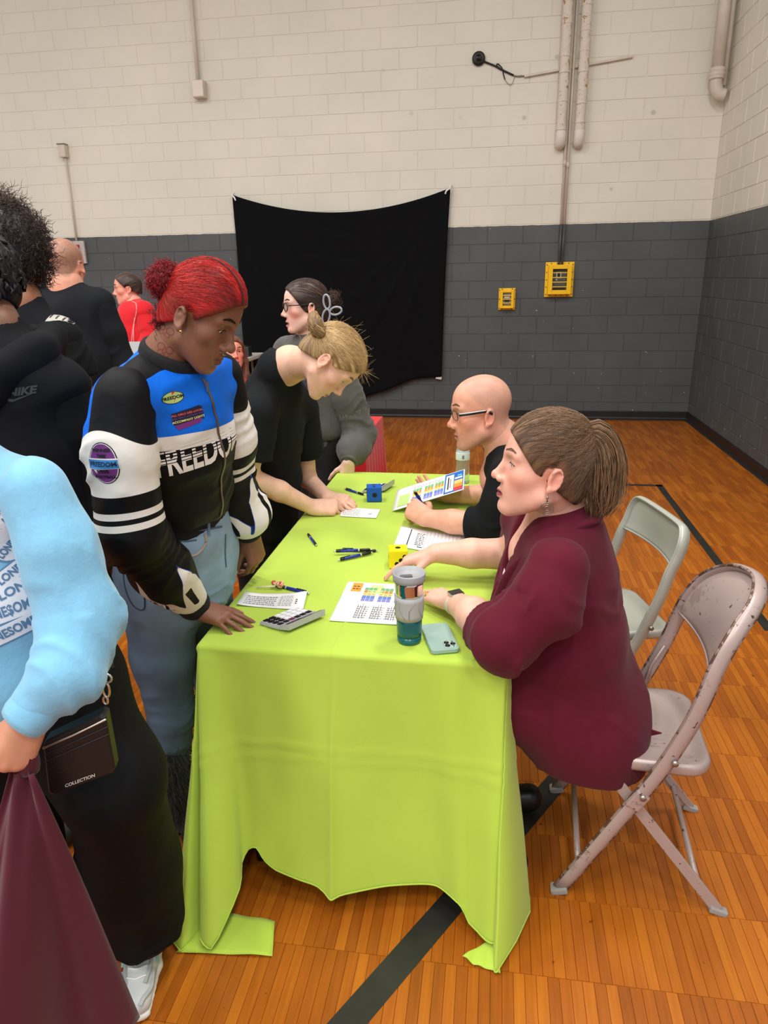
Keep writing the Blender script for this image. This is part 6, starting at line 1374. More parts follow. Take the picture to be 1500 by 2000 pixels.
# ---------------------------------------------------------------- people behind on the left
def simple_person(label, loc, sk, H, N, wide, deep, az, shirt, shirt_name, arms, torso_h=.52, trousers=(18, 18, 20), h=.009, headkw=None, sleeve_r=(.075, .07, .055), short=False, seated=False, hp=None, top_off=0.0, neck_r=.056):
    pr = Person(loc, label); r = pr.root; a = math.radians(az); fw = V(math.cos(a), math.sin(a), 0); rt = V(math.sin(a), -math.cos(a), 0); kw = dict(h=.0050); kw.update(headkw or {}); ek = kw.pop('eyes', dict(iris=(60, 44, 34), gaze=(0, 0), brow=(40, 30, 26)))
    hv, hf, hc = build_head(H, sk, N, neck_r, chest=(N+V(0, 0, -.10), .13, .085, rt), **kw); pr.skin(l2w(H, hv), hf, hc); eye_parts(r, H, ek['iris'], ek['gaze'], ek['brow'], .0032, hv, hf)
    for S_, E_, W_, sd, hx, hz in arms:
        v, f, c, j = limb_skin([S_, E_, W_], [.05, .043, .030], dict(w_=W_, x=hx, z=hz, side=sd, curl=[(28, 30, 16)]*4, s=1.05), sk, h=.0054); pr.skin(v, f, c)
    hip = hp if hp is not None else V(N[0], N[1], N[2]-.56); pr.core([N, (N+hip)/2, hip], [(.09, .07), (.14, .09), (.13, .10)], rt, sk); pr.done()
    m_ = fabric(shirt_name, shirt, (120, .2, .003)); F = Field(h); d = hip-N; P = [N+V(0, 0, -.025), N+d*.20, N+d*.5, N+d*.85, N+d*1.02]
    F.chain(P, [(.085, .08), (wide*.92, deep*.82), (wide, deep), (wide*.98, deep*1.02), (wide*.95, deep)], rt, k=.03)
    for q in arms: F.cone(P[0]+V(0, 0, -.02), q[0], .06, sleeve_r[0]+.004, k=.045)
    F.econe(N+V(0, 0, .02)+fw*.02, N+V(0, 0, .12)+fw*.03, (.064, .064), (.09, .09), rt, k=.006, op='-'); F.cut(P[-1], -UP); v, f = F.mesh(2); v = crumple(v, f, .007, 6, loc[0]*3); sh = pr.cloth(shirt_name.split('_')[-1], v, f, m_); T = bvh(v, f)
    v2, f2 = ring_band(N+V(0, 0, -.004)+fw*.005, UP+fw*.25, .070, .070, rt, .020, .005, 30); pr.cloth('collar', v2, f2, m_, sh); sl = []
    for i, (S_, E_, W_, sd, hx, hz) in enumerate(arms):
        Q = np.array([S_, (S_+E_)/2, E_*.92+S_*.08] if short else [S_, (S_+E_)/2, E_, E_*.12+W_*.88]); F = Field(h*.85); F.chain(Q, list(sleeve_r)[:2]+[sleeve_r[1]]+([] if short else [sleeve_r[2]]), k=.03); F.cut(Q[-1], Q[-1]-Q[-2]); v, f = F.mesh(2); v = folds(v, f, Q, [(.6, .4)], .010, 14, i+1.0, .5); sl.append(pr.cloth('shirt_sleeve', v, f, m_, sh))
    F = Field(.012); tm = pmat('trousers_%d_%d' % trousers[:2], trousers, .9)
    for s_ in (-1, 1):
        h0 = hip+rt*s_*.09
        if seated: F.chain([h0, h0+fw*.40, h0+fw*.42+V(0, 0, -.12), V(*(h0+fw*.40)[:2], .09)], [.10, .08, .07, .055], k=.03)
        else: F.chain([h0, V(h0[0], h0[1], .48), V(h0[0], h0[1], .08)], [.115, .09, .075], k=.03)
    F.econe(hip+V(0, 0, .10), hip+V(0, 0, -.05), (wide*.85, deep*.9), (wide*.92, deep), rt, k=.03); v, f = F.mesh(1); pr.cloth('trousers', v, f, tm)
    for s_ in (-1, 1): h0 = hip+rt*s_*.09+(fw*.40 if seated else 0); h0 = V(h0[0], h0[1], 0); shoe(r, 'shoe', h0-fw*.05, h0+fw*.15, pmat('dark_shoe', (26, 24, 24), .5), .009)
    return pr, sh, T, fw, rt, sl
def person_hoodie():
    N = at(-14, 640, 1.80); az = 240; fw = V(math.cos(math.radians(az)), math.sin(math.radians(az)), 0); rt = V(math.sin(math.radians(az)), -math.cos(math.radians(az)), 0)
    H = head_frame(at(-44, 560, 1.80)+V(-.02, .02, 0), 236, -4, 0, 1.04); lS = at(112, 752, 1.78); lE = at(160, 930, 1.82); lW = at(196, 1050, 1.80)
    rS = N+rt*.19+V(0, 0, -.07); rE = rS+V(-.03, 0, -.30); rW = rE+fw*.15+V(0, 0, -.20)
    pr, sh, T, fw, rt, sl = simple_person('person with dark locs in black hooded sweatshirt at the left edge of the photo', (N[0], N[1], 0), (112, 74, 54), H, N, .215, .165, az, (15, 16, 19), 'black_hoodie', [(lS, lE, lW, -1, V(0, 0, -1), V(.7, -.7, 0)), (rS, rE, rW, 1, V(0, -.3, -1), V(-.7, -.7, 0))], headkw=dict(h=.0046, lips=1.3, nose=1.15), sleeve_r=(.080, .082, .07), hp=V(N[0]+.04, N[1], .92), h=.0075)
    hm = _mats['black_hoodie']; cp = [N+V(.02, .15, -.03), N+V(.12, .08, -.035), N+V(.155, -.05, -.060), N+V(.10, -.15, -.10), N+V(-.02, -.19, -.14), N+V(-.12, -.14, -.16)]; C = cr(cp, 8)
    F = Field(.0075); RR = np.interp(np.linspace(0, 1, len(cp)), [0, .35, .6, 1], [.034, .042, .040, .026])
    F.chain(cp, RR, k=.03); F.chain([p+V(-.03, .0, -.05) for p in cp], RR, k=.05); F.econe(N+V(.0, -.01, .14), N+V(.01, -.01, -.01), (.10, .10), (.080, .078), rt, k=.03, op='-'); v, f = F.mesh(2); v = crumple(v, f, .012, 7, 3.3); v = lap(v, f, 2); pr.cloth('hood', v, f, hm, sh)
    v, f = ring_band(N+V(0, 0, -.03)+fw*.05, UP+fw*.8, .055, .05, rt, .05, .01, 24); pr.cloth('undershirt_collar', v, f, pmat('white_tee', (222, 222, 220), .8), sh)
    dkp = pmat('tonal_print', (44, 46, 50), .6); o_ = at(18, 778, 1.62); n_ = nrm(fw*.8+V(.3, -.3, 0)); tv = text2d('NIKE', .026, .0012, .3); decal('lettering', [(tv[0]+np.array([.002, .010]), tv[1])], o_, n_, UP, [T], dkp, sh, .0018, .02, .1)
    sw = [(-.030, -.002), (-.026, -.010), (-.018, -.0125), (.034, .004), (-.014, -.006), (-.022, -.004), (-.026, .002)]; decal('swoosh', [poly2d(sw)], o_, n_, UP, [T], dkp, sh, .0018, .02, .1)
    cv, cf = hair_cap(H, .012, (.086, .075), (.02, .0), (-.084, -.07), h=.004); parts = [(cv, cf, lin((22, 18, 18)))]; rg = np.random.default_rng(41)
    Q = []
    for i in range(84):
        a = rg.uniform(-2.75, 2.75); ph0 = rg.uniform(.15, 1.2); L_ = rg.uniform(.06, .15); tt = np.linspace(0, 1, 16); pts = []
        for t in tt:
            if t < .55: ph = ph0+(1.75-ph0)*t/.55; pts.append(V(.090*math.sin(ph)*math.sin(a), -.006-.110*math.sin(ph)*math.cos(a), .046+.094*math.cos(ph)))
            else: pts.append(pts[-1]+V(.0006*math.sin(a), -.0006*math.cos(a), -L_*.06))
        Q.append(np.array(pts)+rg.normal(0, .0022, (16, 3)))
    v, f = tube_batch(np.array(Q), np.concatenate([np.full(14, .0066), [.0058, .003]])[None], 7); parts.append((v, f, np.clip(np.tile(lin((24, 19, 18)), (len(v), 1))*(1+.5*fbm(v*200, 2))[:, None], 0, 1))); hair_obj(pr.root, H, parts)
person_hoodie()
def person_afro():
    N = at(40, 590, 2.40); az = 215; fw = V(math.cos(math.radians(az)), math.sin(math.radians(az)), 0); rt = V(math.sin(math.radians(az)), -math.cos(math.radians(az)), 0)
    H = head_frame(at(6, 512, 2.40), 215, -5, 0, 1.05); lS = at(116, 662, 2.36); lE = at(152, 748, 2.38); lW = at(176, 830, 2.34); rS = N+rt*.19+V(0, 0, -.07); rE = rS+V(-.03, 0, -.3); rW = rE+fw*.12+V(0, 0, -.22)
    pr, sh, T, fw, rt, sl = simple_person('person with large dark afro in black T-shirt with pale shoulder print, left', (N[0], N[1], 0), (150, 98, 70), H, N, .17, .13, az, (18, 19, 22), 'dark_tee', [(lS, lE, lW, -1, V(0, 0, -1), V(.7, -.7, 0)), (rS, rE, rW, 1, V(0, -.3, -1), V(-.7, -.7, 0))], sleeve_r=(.078, .080, .06), short=True, hp=V(N[0]+.02, N[1], .95))
    F = Field(.006); F.ell((0, -.03, .062), (.108, .118, .112)); F.ell((0, -.06, .0), (.095, .08, .085), k=.03); F.cut((0, .075, .03), (0, .8, -.5)); v, f = F.mesh(1); cu = curl_strands((0, -.03, .06), (.118, .128, .125), np.eye(3), 3000, .022, .0050, 8, 9); cu = cu[~((cu[:, 0, 1] > .075) & (cu[:, 0, 2] < .05))]
    cu2 = curl_strands((.0, -.07, -.005), (.10, .08, .09), np.eye(3), 1000, .022, .0050, 8, 10); cu3 = curl_strands((.03, -.035, .175), (.06, .05, .03), np.eye(3), 500, .036, .006, 9, 12)
    hair_obj(pr.root, H, [(v, f, lin((30, 24, 23))), strand_mesh(cu, .0009, (84, 66, 60), (26, 21, 20), 10), strand_mesh(cu2, .0008, (70, 54, 48), (22, 18, 18), 11), strand_mesh(cu3, .0007, (90, 72, 64), (30, 24, 22), 13)])
    Ts = bvh(np.array([w.co[:] for w in sl[0].data.vertices])+np.array(pr.root.location), np.array([list(p.vertices) for p in sl[0].data.polygons])); wh = pmat('print_white', (230, 226, 220), .6)
    a = np.linspace(0, 2*math.pi, 24, endpoint=False); o_ = np.stack([.013*np.cos(a), .015*np.sin(a)], 1); i_ = np.stack([.010*np.cos(a), .012*np.sin(a)], 1); decal('logo', [(np.vstack([o_, i_]), [[q, (q+1) % 24, 24+(q+1) % 24, 24+q] for q in range(24)]), text2d('C', .017, .001)], at(168, 712, 2.25), nrm(V(.25, -1, 0)), UP, [Ts], wh, sl[0], .002, .01)
    gp = pmat('print_silver_grey', (176, 174, 164), .6); o2 = at(106, 598, 2.3); n2 = nrm(V(.2, -.75, .7)); decal('print', [poly2d([(-.045, -.03), (-.03, .012), (.0, .022), (.05, .006), (.062, -.012), (.0, -.020)])], o2, n2, UP, [T, Ts], gp, sh, .002, .02)
    dk = pmat('print_black', (14, 14, 16), .6)
    for q in (-.028, -.008, .014, .036): decal('print', [rect2d(q-.002, -.014, q+.002, .010)], o2, n2, UP, [T, Ts], dk, sh, .0032, .02, -.2)
person_afro()
def person_buzz():
    N = at(128, 560, 3.36); az = 98; rt = V(math.sin(math.radians(az)), -math.cos(math.radians(az)), 0); H = head_frame(at(128, 524, 3.38), az, -8, 0, 1.06)
    rS = N+rt*.150+V(0, 0, -.08); lS = N-rt*.150+V(0, 0, -.08); A = [(rS, rS+rt*.06+V(0, .02, -.30), rS+rt*.02+V(0, .18, -.48), 1, V(0, .5, -.8), rt), (lS, lS-rt*.06+V(0, .02, -.30), lS-rt*.02+V(0, .18, -.48), -1, V(0, .5, -.8), -rt)]
    simple_person('heavyset man with shaved brown hair seen from behind in black shirt', (N[0], N[1], 0), (224, 164, 138), H, N, .195, .17, az, (24, 26, 30), 'plain_shirt', A, headkw=dict(scalp=((112, 84, 66), .85), blush=.5, male=True, h=.0046), sleeve_r=(.075, .075, .07), hp=V(N[0]+.02, N[1]+.02, .98), neck_r=.068)
person_buzz()
def person_red():
    N = at(262, 594, 6.0); az = 200; fw = V(math.cos(math.radians(az)), math.sin(math.radians(az)), 0); rt = V(math.sin(math.radians(az)), -math.cos(math.radians(az)), 0); H = head_frame(at(251, 567, 6.0), 202, -2, 0, 1.08)
    lS = at(281, 608, 5.88); lE = at(296, 662, 5.85); lW = at(268, 690, 5.72); rS = N+rt*.2+V(0, 0, -.08); rE = rS+V(-.04, 0, -.28); rW = rE+fw*.22+V(.02, 0, -.10)
    pr, sh, T, fw, rt, sl = simple_person('man with short dark hair in red long-sleeved shirt standing near the back wall', (N[0], N[1], 0), (222, 162, 140), H, N, .225, .19, az, (206, 22, 34), 'red_shirt', [(lS, lE, lW, -1, V(-.9, -.2, .1), V(.2, -.5, .8)), (rS, rE, rW, 1, V(-.9, -.2, .1), V(-.2, -.5, .8))], headkw=dict(blush=.6, male=True, nose=1.15), sleeve_r=(.085, .08, .06), hp=V(N[0]+.0, N[1], .95))
    cv, cf = hair_cap(H, .008, (.080, .088), (.014, .012), (-.080, -.03), h=.004); cc, _ = cap_cols(cv, (84, 66, 56), (40, 32, 28), V(0, -.1, .05)); hair_obj(pr.root, H, [(cv, cf, cc)])
    pk = pmat('pink_piping', (236, 140, 140), .7); dv = nrm(at(262, 640, 6)-CAM)
    for pts in (((258, 586), (266, 592), (266, 612), (260, 640), (257, 668)), ((263, 620), (261, 645), (261, 668))):
        P = []
        for p in cr([at(px, py, 5.6) for px, py in pts], 5):
            h_ = T.ray_cast(Vector(p-dv*.5), Vector(dv)); 
            if h_[0] is not None: P.append(np.array(h_[0])-dv*.003)
        if len(P) > 3: v, f = tube_batch(np.array(P)[None], np.full((1, len(P)), .005), 6); pr.cloth('piping', v, f, pk, sh)
    mb = MB(); c = at(266, 684, 5.66); mb.box(c, (.10, .006, .075), R=rotx(-.5), bev=.004); o = mb.build('clipboard', pmat('pale_grey_board', (160, 162, 162), .5)); tag(o, 'pale grey board held in front of the red shirt', 'board')
person_red()
def person_rust():
    N = at(456, 738, 5.2); az = 300; fw = V(math.cos(math.radians(az)), math.sin(math.radians(az)), 0); rt = V(math.sin(math.radians(az)), -math.cos(math.radians(az)), 0); H = head_frame(at(455, 692, 5.2), -58, 6, 0, 1.0)
    rS = N+rt*.18+V(0, 0, -.09); lS = N-rt*.18+V(0, 0, -.09); rW = at(408, 758, 4.98); lW = at(418, 752, 4.96); rE = (rS+rW)/2+V(-.10, .02, -.16); lE = (lS+lW)/2+V(.08, -.02, -.16)
    pr, sh, T, fw, rt, sl = simple_person('smiling woman with long brown hair in rust top, seated with clasped hands in the background', (N[0], N[1], 0), (222, 150, 128), H, N, .185, .125, az, (150, 52, 40), 'rust_top', [(rS, rE, rW, 1, V(.4, 0, .6), V(-.3, -.8, .3)), (lS, lE, lW, -1, V(-.6, 0, .5), V(.3, -.8, .3))], headkw=dict(blush=.6, lipcol=(190, 90, 90), mouth_open=.004), sleeve_r=(.07, .068, .05), short=True, seated=True, hp=V(N[0], N[1]+.08, .52))
    cv, cf = hair_cap(H, .014, (.086, .085), (.02, -.01), (-.088, -.09), h=.004, round_ear=False); parts = []
    for s_ in (-1, 1):
        F = Field(.005); F.chain([V(.075*s_, .0, .03), V(.088*s_, -.01, -.06), V(.085*s_, .0, -.16), V(.075*s_, .02, -.22)], [.022, .026, .026, .012], k=.02); parts.append(F.mesh(1))
    v, f = merge([(cv, cf)]+parts); hair_obj(pr.root, H, [(v, f, np.clip(np.tile(lin((104, 68, 50)), (len(v), 1))*(1+.5*fbm(v*np.array([120, 120, 14]), 2))[:, None], 0, 1))])
    ln = pmat('lanyard_black', (20, 20, 22), .6)
    for s_ in (-1, 1): mb = MB(); mb.tube(cr([N+rt*s_*.06+V(0, 0, .01), N+rt*s_*.07+fw*.08+V(0, 0, -.06), N+fw*.135+V(0, 0, -.18)], 5), .006, 6); mb.build('lanyard', ln, pr.root, smooth=True)
    mb = MB(); c = at(420, 768, 4.93); mb.box(c, (.045, .004, .06), R=rotz(.2), bev=.002); b_ = mb.build('name_badge', pmat('badge_white', (236, 232, 230), .5), pr.root)
    mb = MB(); mb.box(c+V(-.012, -.0055, .018), (.018, .001, .02)); mb.build('badge_print', pmat('print_coral', (238, 96, 90), .6), b_)
    v, f = ring_band(rW*.8+rE*.2, rW-rE, .034, .034, UP, .012, .004, 20); pr.cloth('bracelet', v, f, ln)
person_rust()
# ================================================================ table and everything on it
TX0, TX1, TY0, TY1, TZ = -.775, .045, 1.645, 3.455, .745
tbl = empty('folding_table', ((TX0+TX1)/2, (TY0+TY1)/2, 0), 'folding table hidden under the lime green cloth, one black foot showing', 'table')
mb = MB(); mb.box(((TX0+TX1)/2, (TY0+TY1)/2, TZ-.022), ((TX1-TX0)/2-.02, (TY1-TY0)/2-.02, .018), bev=.012); mb.build('tabletop', pmat('table_plastic', (200, 196, 186), .6), tbl)
lm_ = pmat('leg_steel', (150, 150, 150), .35, metal=.6)
for lx in (-.664, TX1-.10):
    for ly in (1.665, 3.38):
        mb = MB(); mb.tube([V(lx, ly, .05), V(lx, ly, TZ-.035)], .0135, 12); g = mb.build('leg', lm_, tbl, smooth=True)
        mb = MB(); mb.tube([V(lx, ly, 0), V(lx, ly, .06)], .017, 12); mb.build('foot_cap', pmat('black_rubber', (26, 26, 27), .45), g, smooth=True)
for ly in (1.665, 3.38): mb = MB(); mb.tube([V(-.664, ly, .30), V(TX1-.10, ly, .30)], .011, 10); mb.build('brace', lm_, tbl, smooth=True)
def table_cloth():
    xs = np.unique(np.round(np.concatenate([np.linspace(TX0, TX1, 66), -.405+np.array([-.012, -.006, -.003, 0, .003, .006, .012])]), 4))
    yc = [onz(600, 1117, TZ)[1], onz(600, 1039, TZ)[1], 2.95]
    ys = np.unique(np.round(np.concatenate([np.linspace(TY0, TY1, 60)]+[c+np.array([-.012, -.006, 0, .006, .012]) for c in yc]), 4))
    X, Y_ = np.meshgrid(xs, ys, indexing='ij'); Z_ = np.full(X.shape, TZ+.001)
    Z_ += .0022*np.exp(-((X+.405)/.005)**2)
    for c in yc: Z_ += .0018*np.exp(-((Y_-c)/.006)**2)
    q = np.stack([X.ravel()*6, Y_.ravel()*6, 0*X.ravel()], 1); Z_ += (.0012*np.maximum(0, fbm(q, 3))).reshape(X.shape)
    # a soft ruck under the young woman's hand
    Z_ += .006*np.exp(-(((X+.60)-(Y_-1.80)*.8)/.012)**2)*np.exp(-((Y_-1.78)/.07)**2)
    top = np.stack([X, Y_, Z_], -1)
    # perimeter of the top, clockwise from the middle of the near edge, with outward directions and hanging points
    K = []      # arc key -> bottom point, listed along the loop
    ix = int(np.argmin(abs(xs+.405))); loop = []
    def corner(p, a0, a1): return [(p, (math.cos(a), math.sin(a))) for a in np.radians(np.linspace(a0, a1, 17))]
    for i in range(ix, 0, -1): loop.append((top[i, 0], (0, -1)))
    loop += corner(top[0, 0], -90, -180)
    for j in range(1, len(ys)-1): loop.append((top[0, j], (-1, 0)))
    loop += corner(top[0, -1], 180, 90)
    for i in range(1, len(xs)-1): loop.append((top[i, -1], (0, 1)))
    loop += corner(top[-1, -1], 90, 0)
    for j in range(len(ys)-2, 0, -1): loop.append((top[-1, j], (1, 0)))
    loop += corner(top[-1, 0], 0, -90)
    for i in range(len(xs)-2, ix, -1): loop.append((top[i, 0], (0, -1)))
    n = len(loop); T = np.array([l[0] for l in loop]); D = np.array([(l[1][0], l[1][1], 0) for l in loop])
    # arc coordinate: length plus a fixed allowance round each corner
    S_ = np.zeros(n)
    for i in range(1, n): S_[i] = S_[i-1]+np.linalg.norm(T[i]-T[i-1])+.055*np.linalg.norm(D[i]-D[i-1])
    ci = [i for i in range(n) if i > 0 and np.linalg.norm(D[i]-D[i-1]) > 1e-6]; cL0, cL1 = ci[0]-1, ci[15]; cR1, cR0 = ci[-1], ci[-16]-1
    sx = lambda x: S_[np.argmin(np.where((abs(T[:, 1]-TY0) < 1e-6) & (np.abs(D[:, 1]+1) < 1e-6), abs(T[:, 0]-x), 9))]
    sl = lambda y: S_[np.argmin(np.where((abs(T[:, 0]-TX0) < 1e-6) & (np.abs(D[:, 0]+1) < 1e-6), abs(T[:, 1]-y), 9))]
    sr = lambda y: S_[np.argmin(np.where((abs(T[:, 0]-TX1) < 1e-6) & (np.abs(D[:, 0]-1) < 1e-6), abs(T[:, 1]-y), 9))]
    a0, a1, b0, b1 = S_[cL0], S_[cL1], S_[cR0], S_[cR1]
    keys = [(0, (-.405, 1.490, .058)), (sx(-.44), (-.445, 1.505, .075)), (sx(-.52), (-.51, 1.505, .095)), (sx(-.57), (-.568, 1.52, .105)), (sx(-.60), (-.598, 1.525, .130)), (sx(-.63), (-.622, 1.525, .172)), (sx(-.66), (-.645, 1.515, .165)), (sx(-.69), (-.660, 1.49, .135)), (sx(-.725), (-.650, 1.450, .100)), (sx(-.755), (-.668, 1.395, .055)),
            (a0, (-.692, 1.348, .016)), (a0+(a1-a0)*.25, (-.728, 1.365, .03)), (a0+(a1-a0)*.45, (-.718, 1.455, .02)), (a0+(a1-a0)*.62, (-.735, 1.440, .010)), (a1, (-.786, 1.318, .005)), (sl(1.70), (-.815, 1.40, .006)), (sl(1.80), (-.80, 1.66, .008)), (sl(1.92), (-.835, 1.86, .01))]
    for k_, y in enumerate(np.linspace(2.1, 3.35, 9)): keys.append((sl(y), (TX0-(.035 if k_ % 2 else .075), y, .012)))
    m0 = [i for i in range(n) if abs(T[i, 1]-TY1) < 1e-6]; keys.append((S_[m0[0]], (TX0-.06, TY1+.07, .012)))
    for k_, i in enumerate(m0[8::9]): keys.append((S_[i], (T[i, 0], TY1+(.03 if k_ % 2 else .08), .012)))
    keys.append((S_[m0[-1]], (TX1+.06, TY1+.07, .012)))
    for k_, y in enumerate(np.linspace(3.35, 2.05, 9)): keys.append((sr(y), (TX1+(.03 if k_ % 2 else .07), y, .012)))
    keys += [(sr(1.92), (.105, 1.90, .012)), (sr(1.80), (.130, 1.70, .010)), (sr(1.70), (.135, 1.565, .010)), (b0, (.066, 1.372, .006)), (b0+(b1-b0)*.20, (.058, 1.40, .01)), (b0+(b1-b0)*.45, (.050, 1.52, .05)), (b0+(b1-b0)*.70, (.056, 1.535, .055)), (b1-(b1-b0)*.12, (.052, 1.455, .036)), (b1, (.044, 1.448, .034)),
             (sx(.01), (.012, 1.45, .030)), (sx(-.03), (-.022, 1.46, .040)), (sx(-.06), (-.034, 1.478, .058)), (sx(-.09), (-.052, 1.50, .084)), (sx(-.16), (-.115, 1.54, .090)), (sx(-.28), (-.245, 1.53, .082)), (sx(-.37), (-.365, 1.50, .068)), (S_[-1]+np.linalg.norm(T[-1]-T[0]), (-.405, 1.490, .058))]
    ks = np.array([k_[0] for k_ in keys]); kp = np.array([k_[1] for k_ in keys], float); o_ = np.argsort(ks, kind='stable'); ks, kp = ks[o_], kp[o_]; u_, ui = np.unique(ks, return_index=True); ks, kp = ks[ui], kp[ui]
    # smooth interpolation (cubic Hermite, finite-difference tangents)
    tg = np.zeros_like(kp); tg[1:-1] = (kp[2:]-kp[:-2])/(ks[2:]-ks[:-2])[:, None]; tg[0] = (kp[1]-kp[-2])/((ks[1]-ks[0])+(ks[-1]-ks[-2])); tg[-1] = tg[0]*0+tg[0]
    tg[0, 1] += .5; tg[-1, 1] -= .5
    idx = np.clip(np.searchsorted(ks, S_, side='right')-1, 0, len(ks)-2); h = (ks[idx+1]-ks[idx])[:, None]; t = (S_[:, None]-ks[idx][:, None])/h
    B = (2*t**3-3*t**2+1)*kp[idx]+(t**3-2*t**2+t)*h*tg[idx]*.8+(-2*t**3+3*t**2)*kp[idx+1]+(t**3-t**2)*h*tg[idx+1]*.8
    B[:, 2] = np.maximum(B[:, 2], .003)
    rows = [T]; r = .016
    for a in (25, 50, 75, 90): rows.append(T+D*r*math.sin(math.radians(a))+V(0, 0, -r*(1-math.cos(math.radians(a)))))
    E0 = rows[-1]; NV = 54
    for j in range(1, NV+1):
        v = j/NV; e = v**1.05; P = E0*(1-e)+B*e; P[:, 2] = E0[:, 2]*(1-v)+B[:, 2]*v
        out = D*1.0; am = math.sin(math.pi*min(1, v*1.3))*.5+.5*v
        q = np.stack([S_*5, np.full(n, v*2.2), np.full(n, 1.0)], 1); P = P+out*(.006*am*fbm(q, 3))[:, None]
        zc = P[:, 2]
        cr_ = .0035*np.exp(-((zc-.478-.006*np.sin(S_*9))/.006)**2)+.0022*np.exp(-((zc-.452+.008*np.sin(S_*5))/.007)**2); P = P+out*cr_[:, None]
        for cc_, wd, ph_ in ((b1, .16, .0), (a0, .17, .3)):
            P = P+out*((.016*v+.004)*np.cos(2*math.pi*(S_-cc_)/wd+ph_)*np.exp(-((S_-cc_)/.15)**2))[:, None]
        dS = np.minimum(S_, S_[-1]-S_); P = P+out*(.007*np.exp(-(dS/.010)**2)*min(1, v*3))[:, None]
        rows.append(P)
    sk = np.array(rows); mb = MB(); mb.grid(top); mb.grid(sk, closed=True)
    # corner flaps lying on the floor
    def flap(A, Bq, nu=16, nv=10):
        P = np.zeros((nv, nu, 3))
        for j in range(nv):
            for i in range(nu):
                u, v = i/(nu-1), j/(nv-1); p = (V(*A[0])*(1-v)+V(*A[1])*v)*(1-u)+(V(*Bq[0])*(1-v)+V(*Bq[1])*v)*u; p[2] += .012*math.exp(-((u-.15)/.12)**2)*math.sin(math.pi*v)+.006*math.sin(u*6+v*3)**2*u; P[j, i] = p
        mb.grid(P)
    fl = onz(532, 1868, .004); fr = onz(537, 1800, .004); flap([(-.786, 1.316, .005), (-.735, 1.45, .010)], [tuple(fl), tuple(fr)])
    f1 = onz(903, 1868, .014); f2 = onz(925, 1885, .004); flap([(.062, 1.374, .005), (.055, 1.47, .02)], [tuple(f2), tuple(f1)])
    o = mb.build('tablecloth', pmat('lime_cloth', (176, 204, 70), .82, bump=(420, .25, .0015), sheen=.15), smooth=True)
    bm = bmesh.new(); bm.from_mesh(o.data); bmesh.ops.remove_doubles(bm, verts=bm.verts[:], dist=.0004); bmesh.ops.recalc_face_normals(bm, faces=bm.faces[:]); bm.to_mesh(o.data); bm.free()
    so = o.modifiers.new('s', 'SOLIDIFY'); so.thickness = .0016; so.offset = 0
    tag(o, 'lime green tablecloth with fold creases, its corners trailing on the floor', 'tablecloth')
    # stitched hem along the near end
    mb = MB(); hi = np.arange(-76, 74) % n; hp = sk[-1][hi]-V(0, 0, 0); mb.tube(hp[:, :]+V(0, -.001, .004), .0022, 5); mb.build('hem', _mats['lime_cloth'], o, smooth=True)
table_cloth()
ZT = TZ+.0045
# ---------------------------------------------------------------- pens
PB = pmat('pen_blue', (22, 50, 150), .25); PK = pmat('pen_black', (16, 16, 18), .35); PS = pmat('pen_silver', (206, 206, 204), .25, metal=.7); PP = pmat('pen_purple', (46, 28, 60), .3)
def pen(p_tip, p_end, label, barrel=PB, lift=0.0):
    a, b = np.asarray(p_tip, float), np.asarray(p_end, float); d = nrm(b-a); L_ = .142; c = (a+b)/2; a = c-d*L_/2; t = empty('pen', c, label, 'pen', 'pens on and above the lime table')
    R = frame(d, UP if abs(d[2]) < .8 else V(1, 0, 0)); Rz = np.stack([R[:, 1], R[:, 2], R[:, 0]], 1)
    def L(prof, nm, mt): mb = MB(); mb.lathe([(r_, z_*L_) for r_, z_ in prof], a, 12, Rz); return mb.build(nm, mt, t, smooth=True)
    L([(.0007, 0), (.0012, .01), (.0022, .03), (.0030, .06)], 'tip', PS); L([(.0030, .06), (.0052, .09), (.0056, .25), (.0052, .33)], 'grip', PK); L([(.0052, .33), (.0054, .35), (.0054, .36), (.0052, .37)], 'ring', PS)
    L([(.0052, .37), (.0055, .5), (.0053, .80), (.0050, .82)], 'barrel', barrel); L([(.0050, .82), (.0052, .84), (.0046, .92), (.0030, .93)], 'cap', PK); L([(.0028, .93), (.0030, .95), (.0028, .995), (0, 1.0)], 'button', PS)
    mb = MB(); mb.box(a+d*L_*.79+R[:, 2]*.0070, (.020, .0018, .0008), R=R, bev=.0006); mb.build('clip', PK, t)
    return t
def tp(px, py, dz=0): p = onz(px, py, ZT); p[2] = ZT+.0035+dz; return p
pen(tp(599, 1041), tp(620, 1070), 'blue pen lying alone on the lime cloth near the standing women')
pen(tp(738, 1078, .001), tp(665, 1076, .001), 'farthest of the three blue pens in a bundle left of the yellow cube')
pen(tp(727, 1080, .010), tp(652, 1083, .008), 'middle blue pen resting across the bundle left of the yellow cube')
pen(tp(735, 1080, .003), tp(653, 1098, .001), 'nearest of the three blue pens in the bundle left of the yellow cube')
pen(tp(532, 1143), tp(608, 1162), 'blue pen lying behind the lollipop above the white form')
pen(tp(713, 968), tp(673, 956), 'dark blue pen lying against the blue cube at the far end')
jr, jl = B_HANDS; wt = onz(668, 1000, ZT); d_ = nrm((jr[0][2]+jr[4][2])/2-wt); pen(wt, wt+d_*.142, 'dark purple pen held by the blond woman writing', PP)
djl = D_HANDS[0]; c_ = (djl[0][3]+djl[4][3])/2; pen(c_+V(.03, .02, -.045), c_+V(-.03, -.02, .06), 'short blue pen pointing up from the fingers of the bald man')
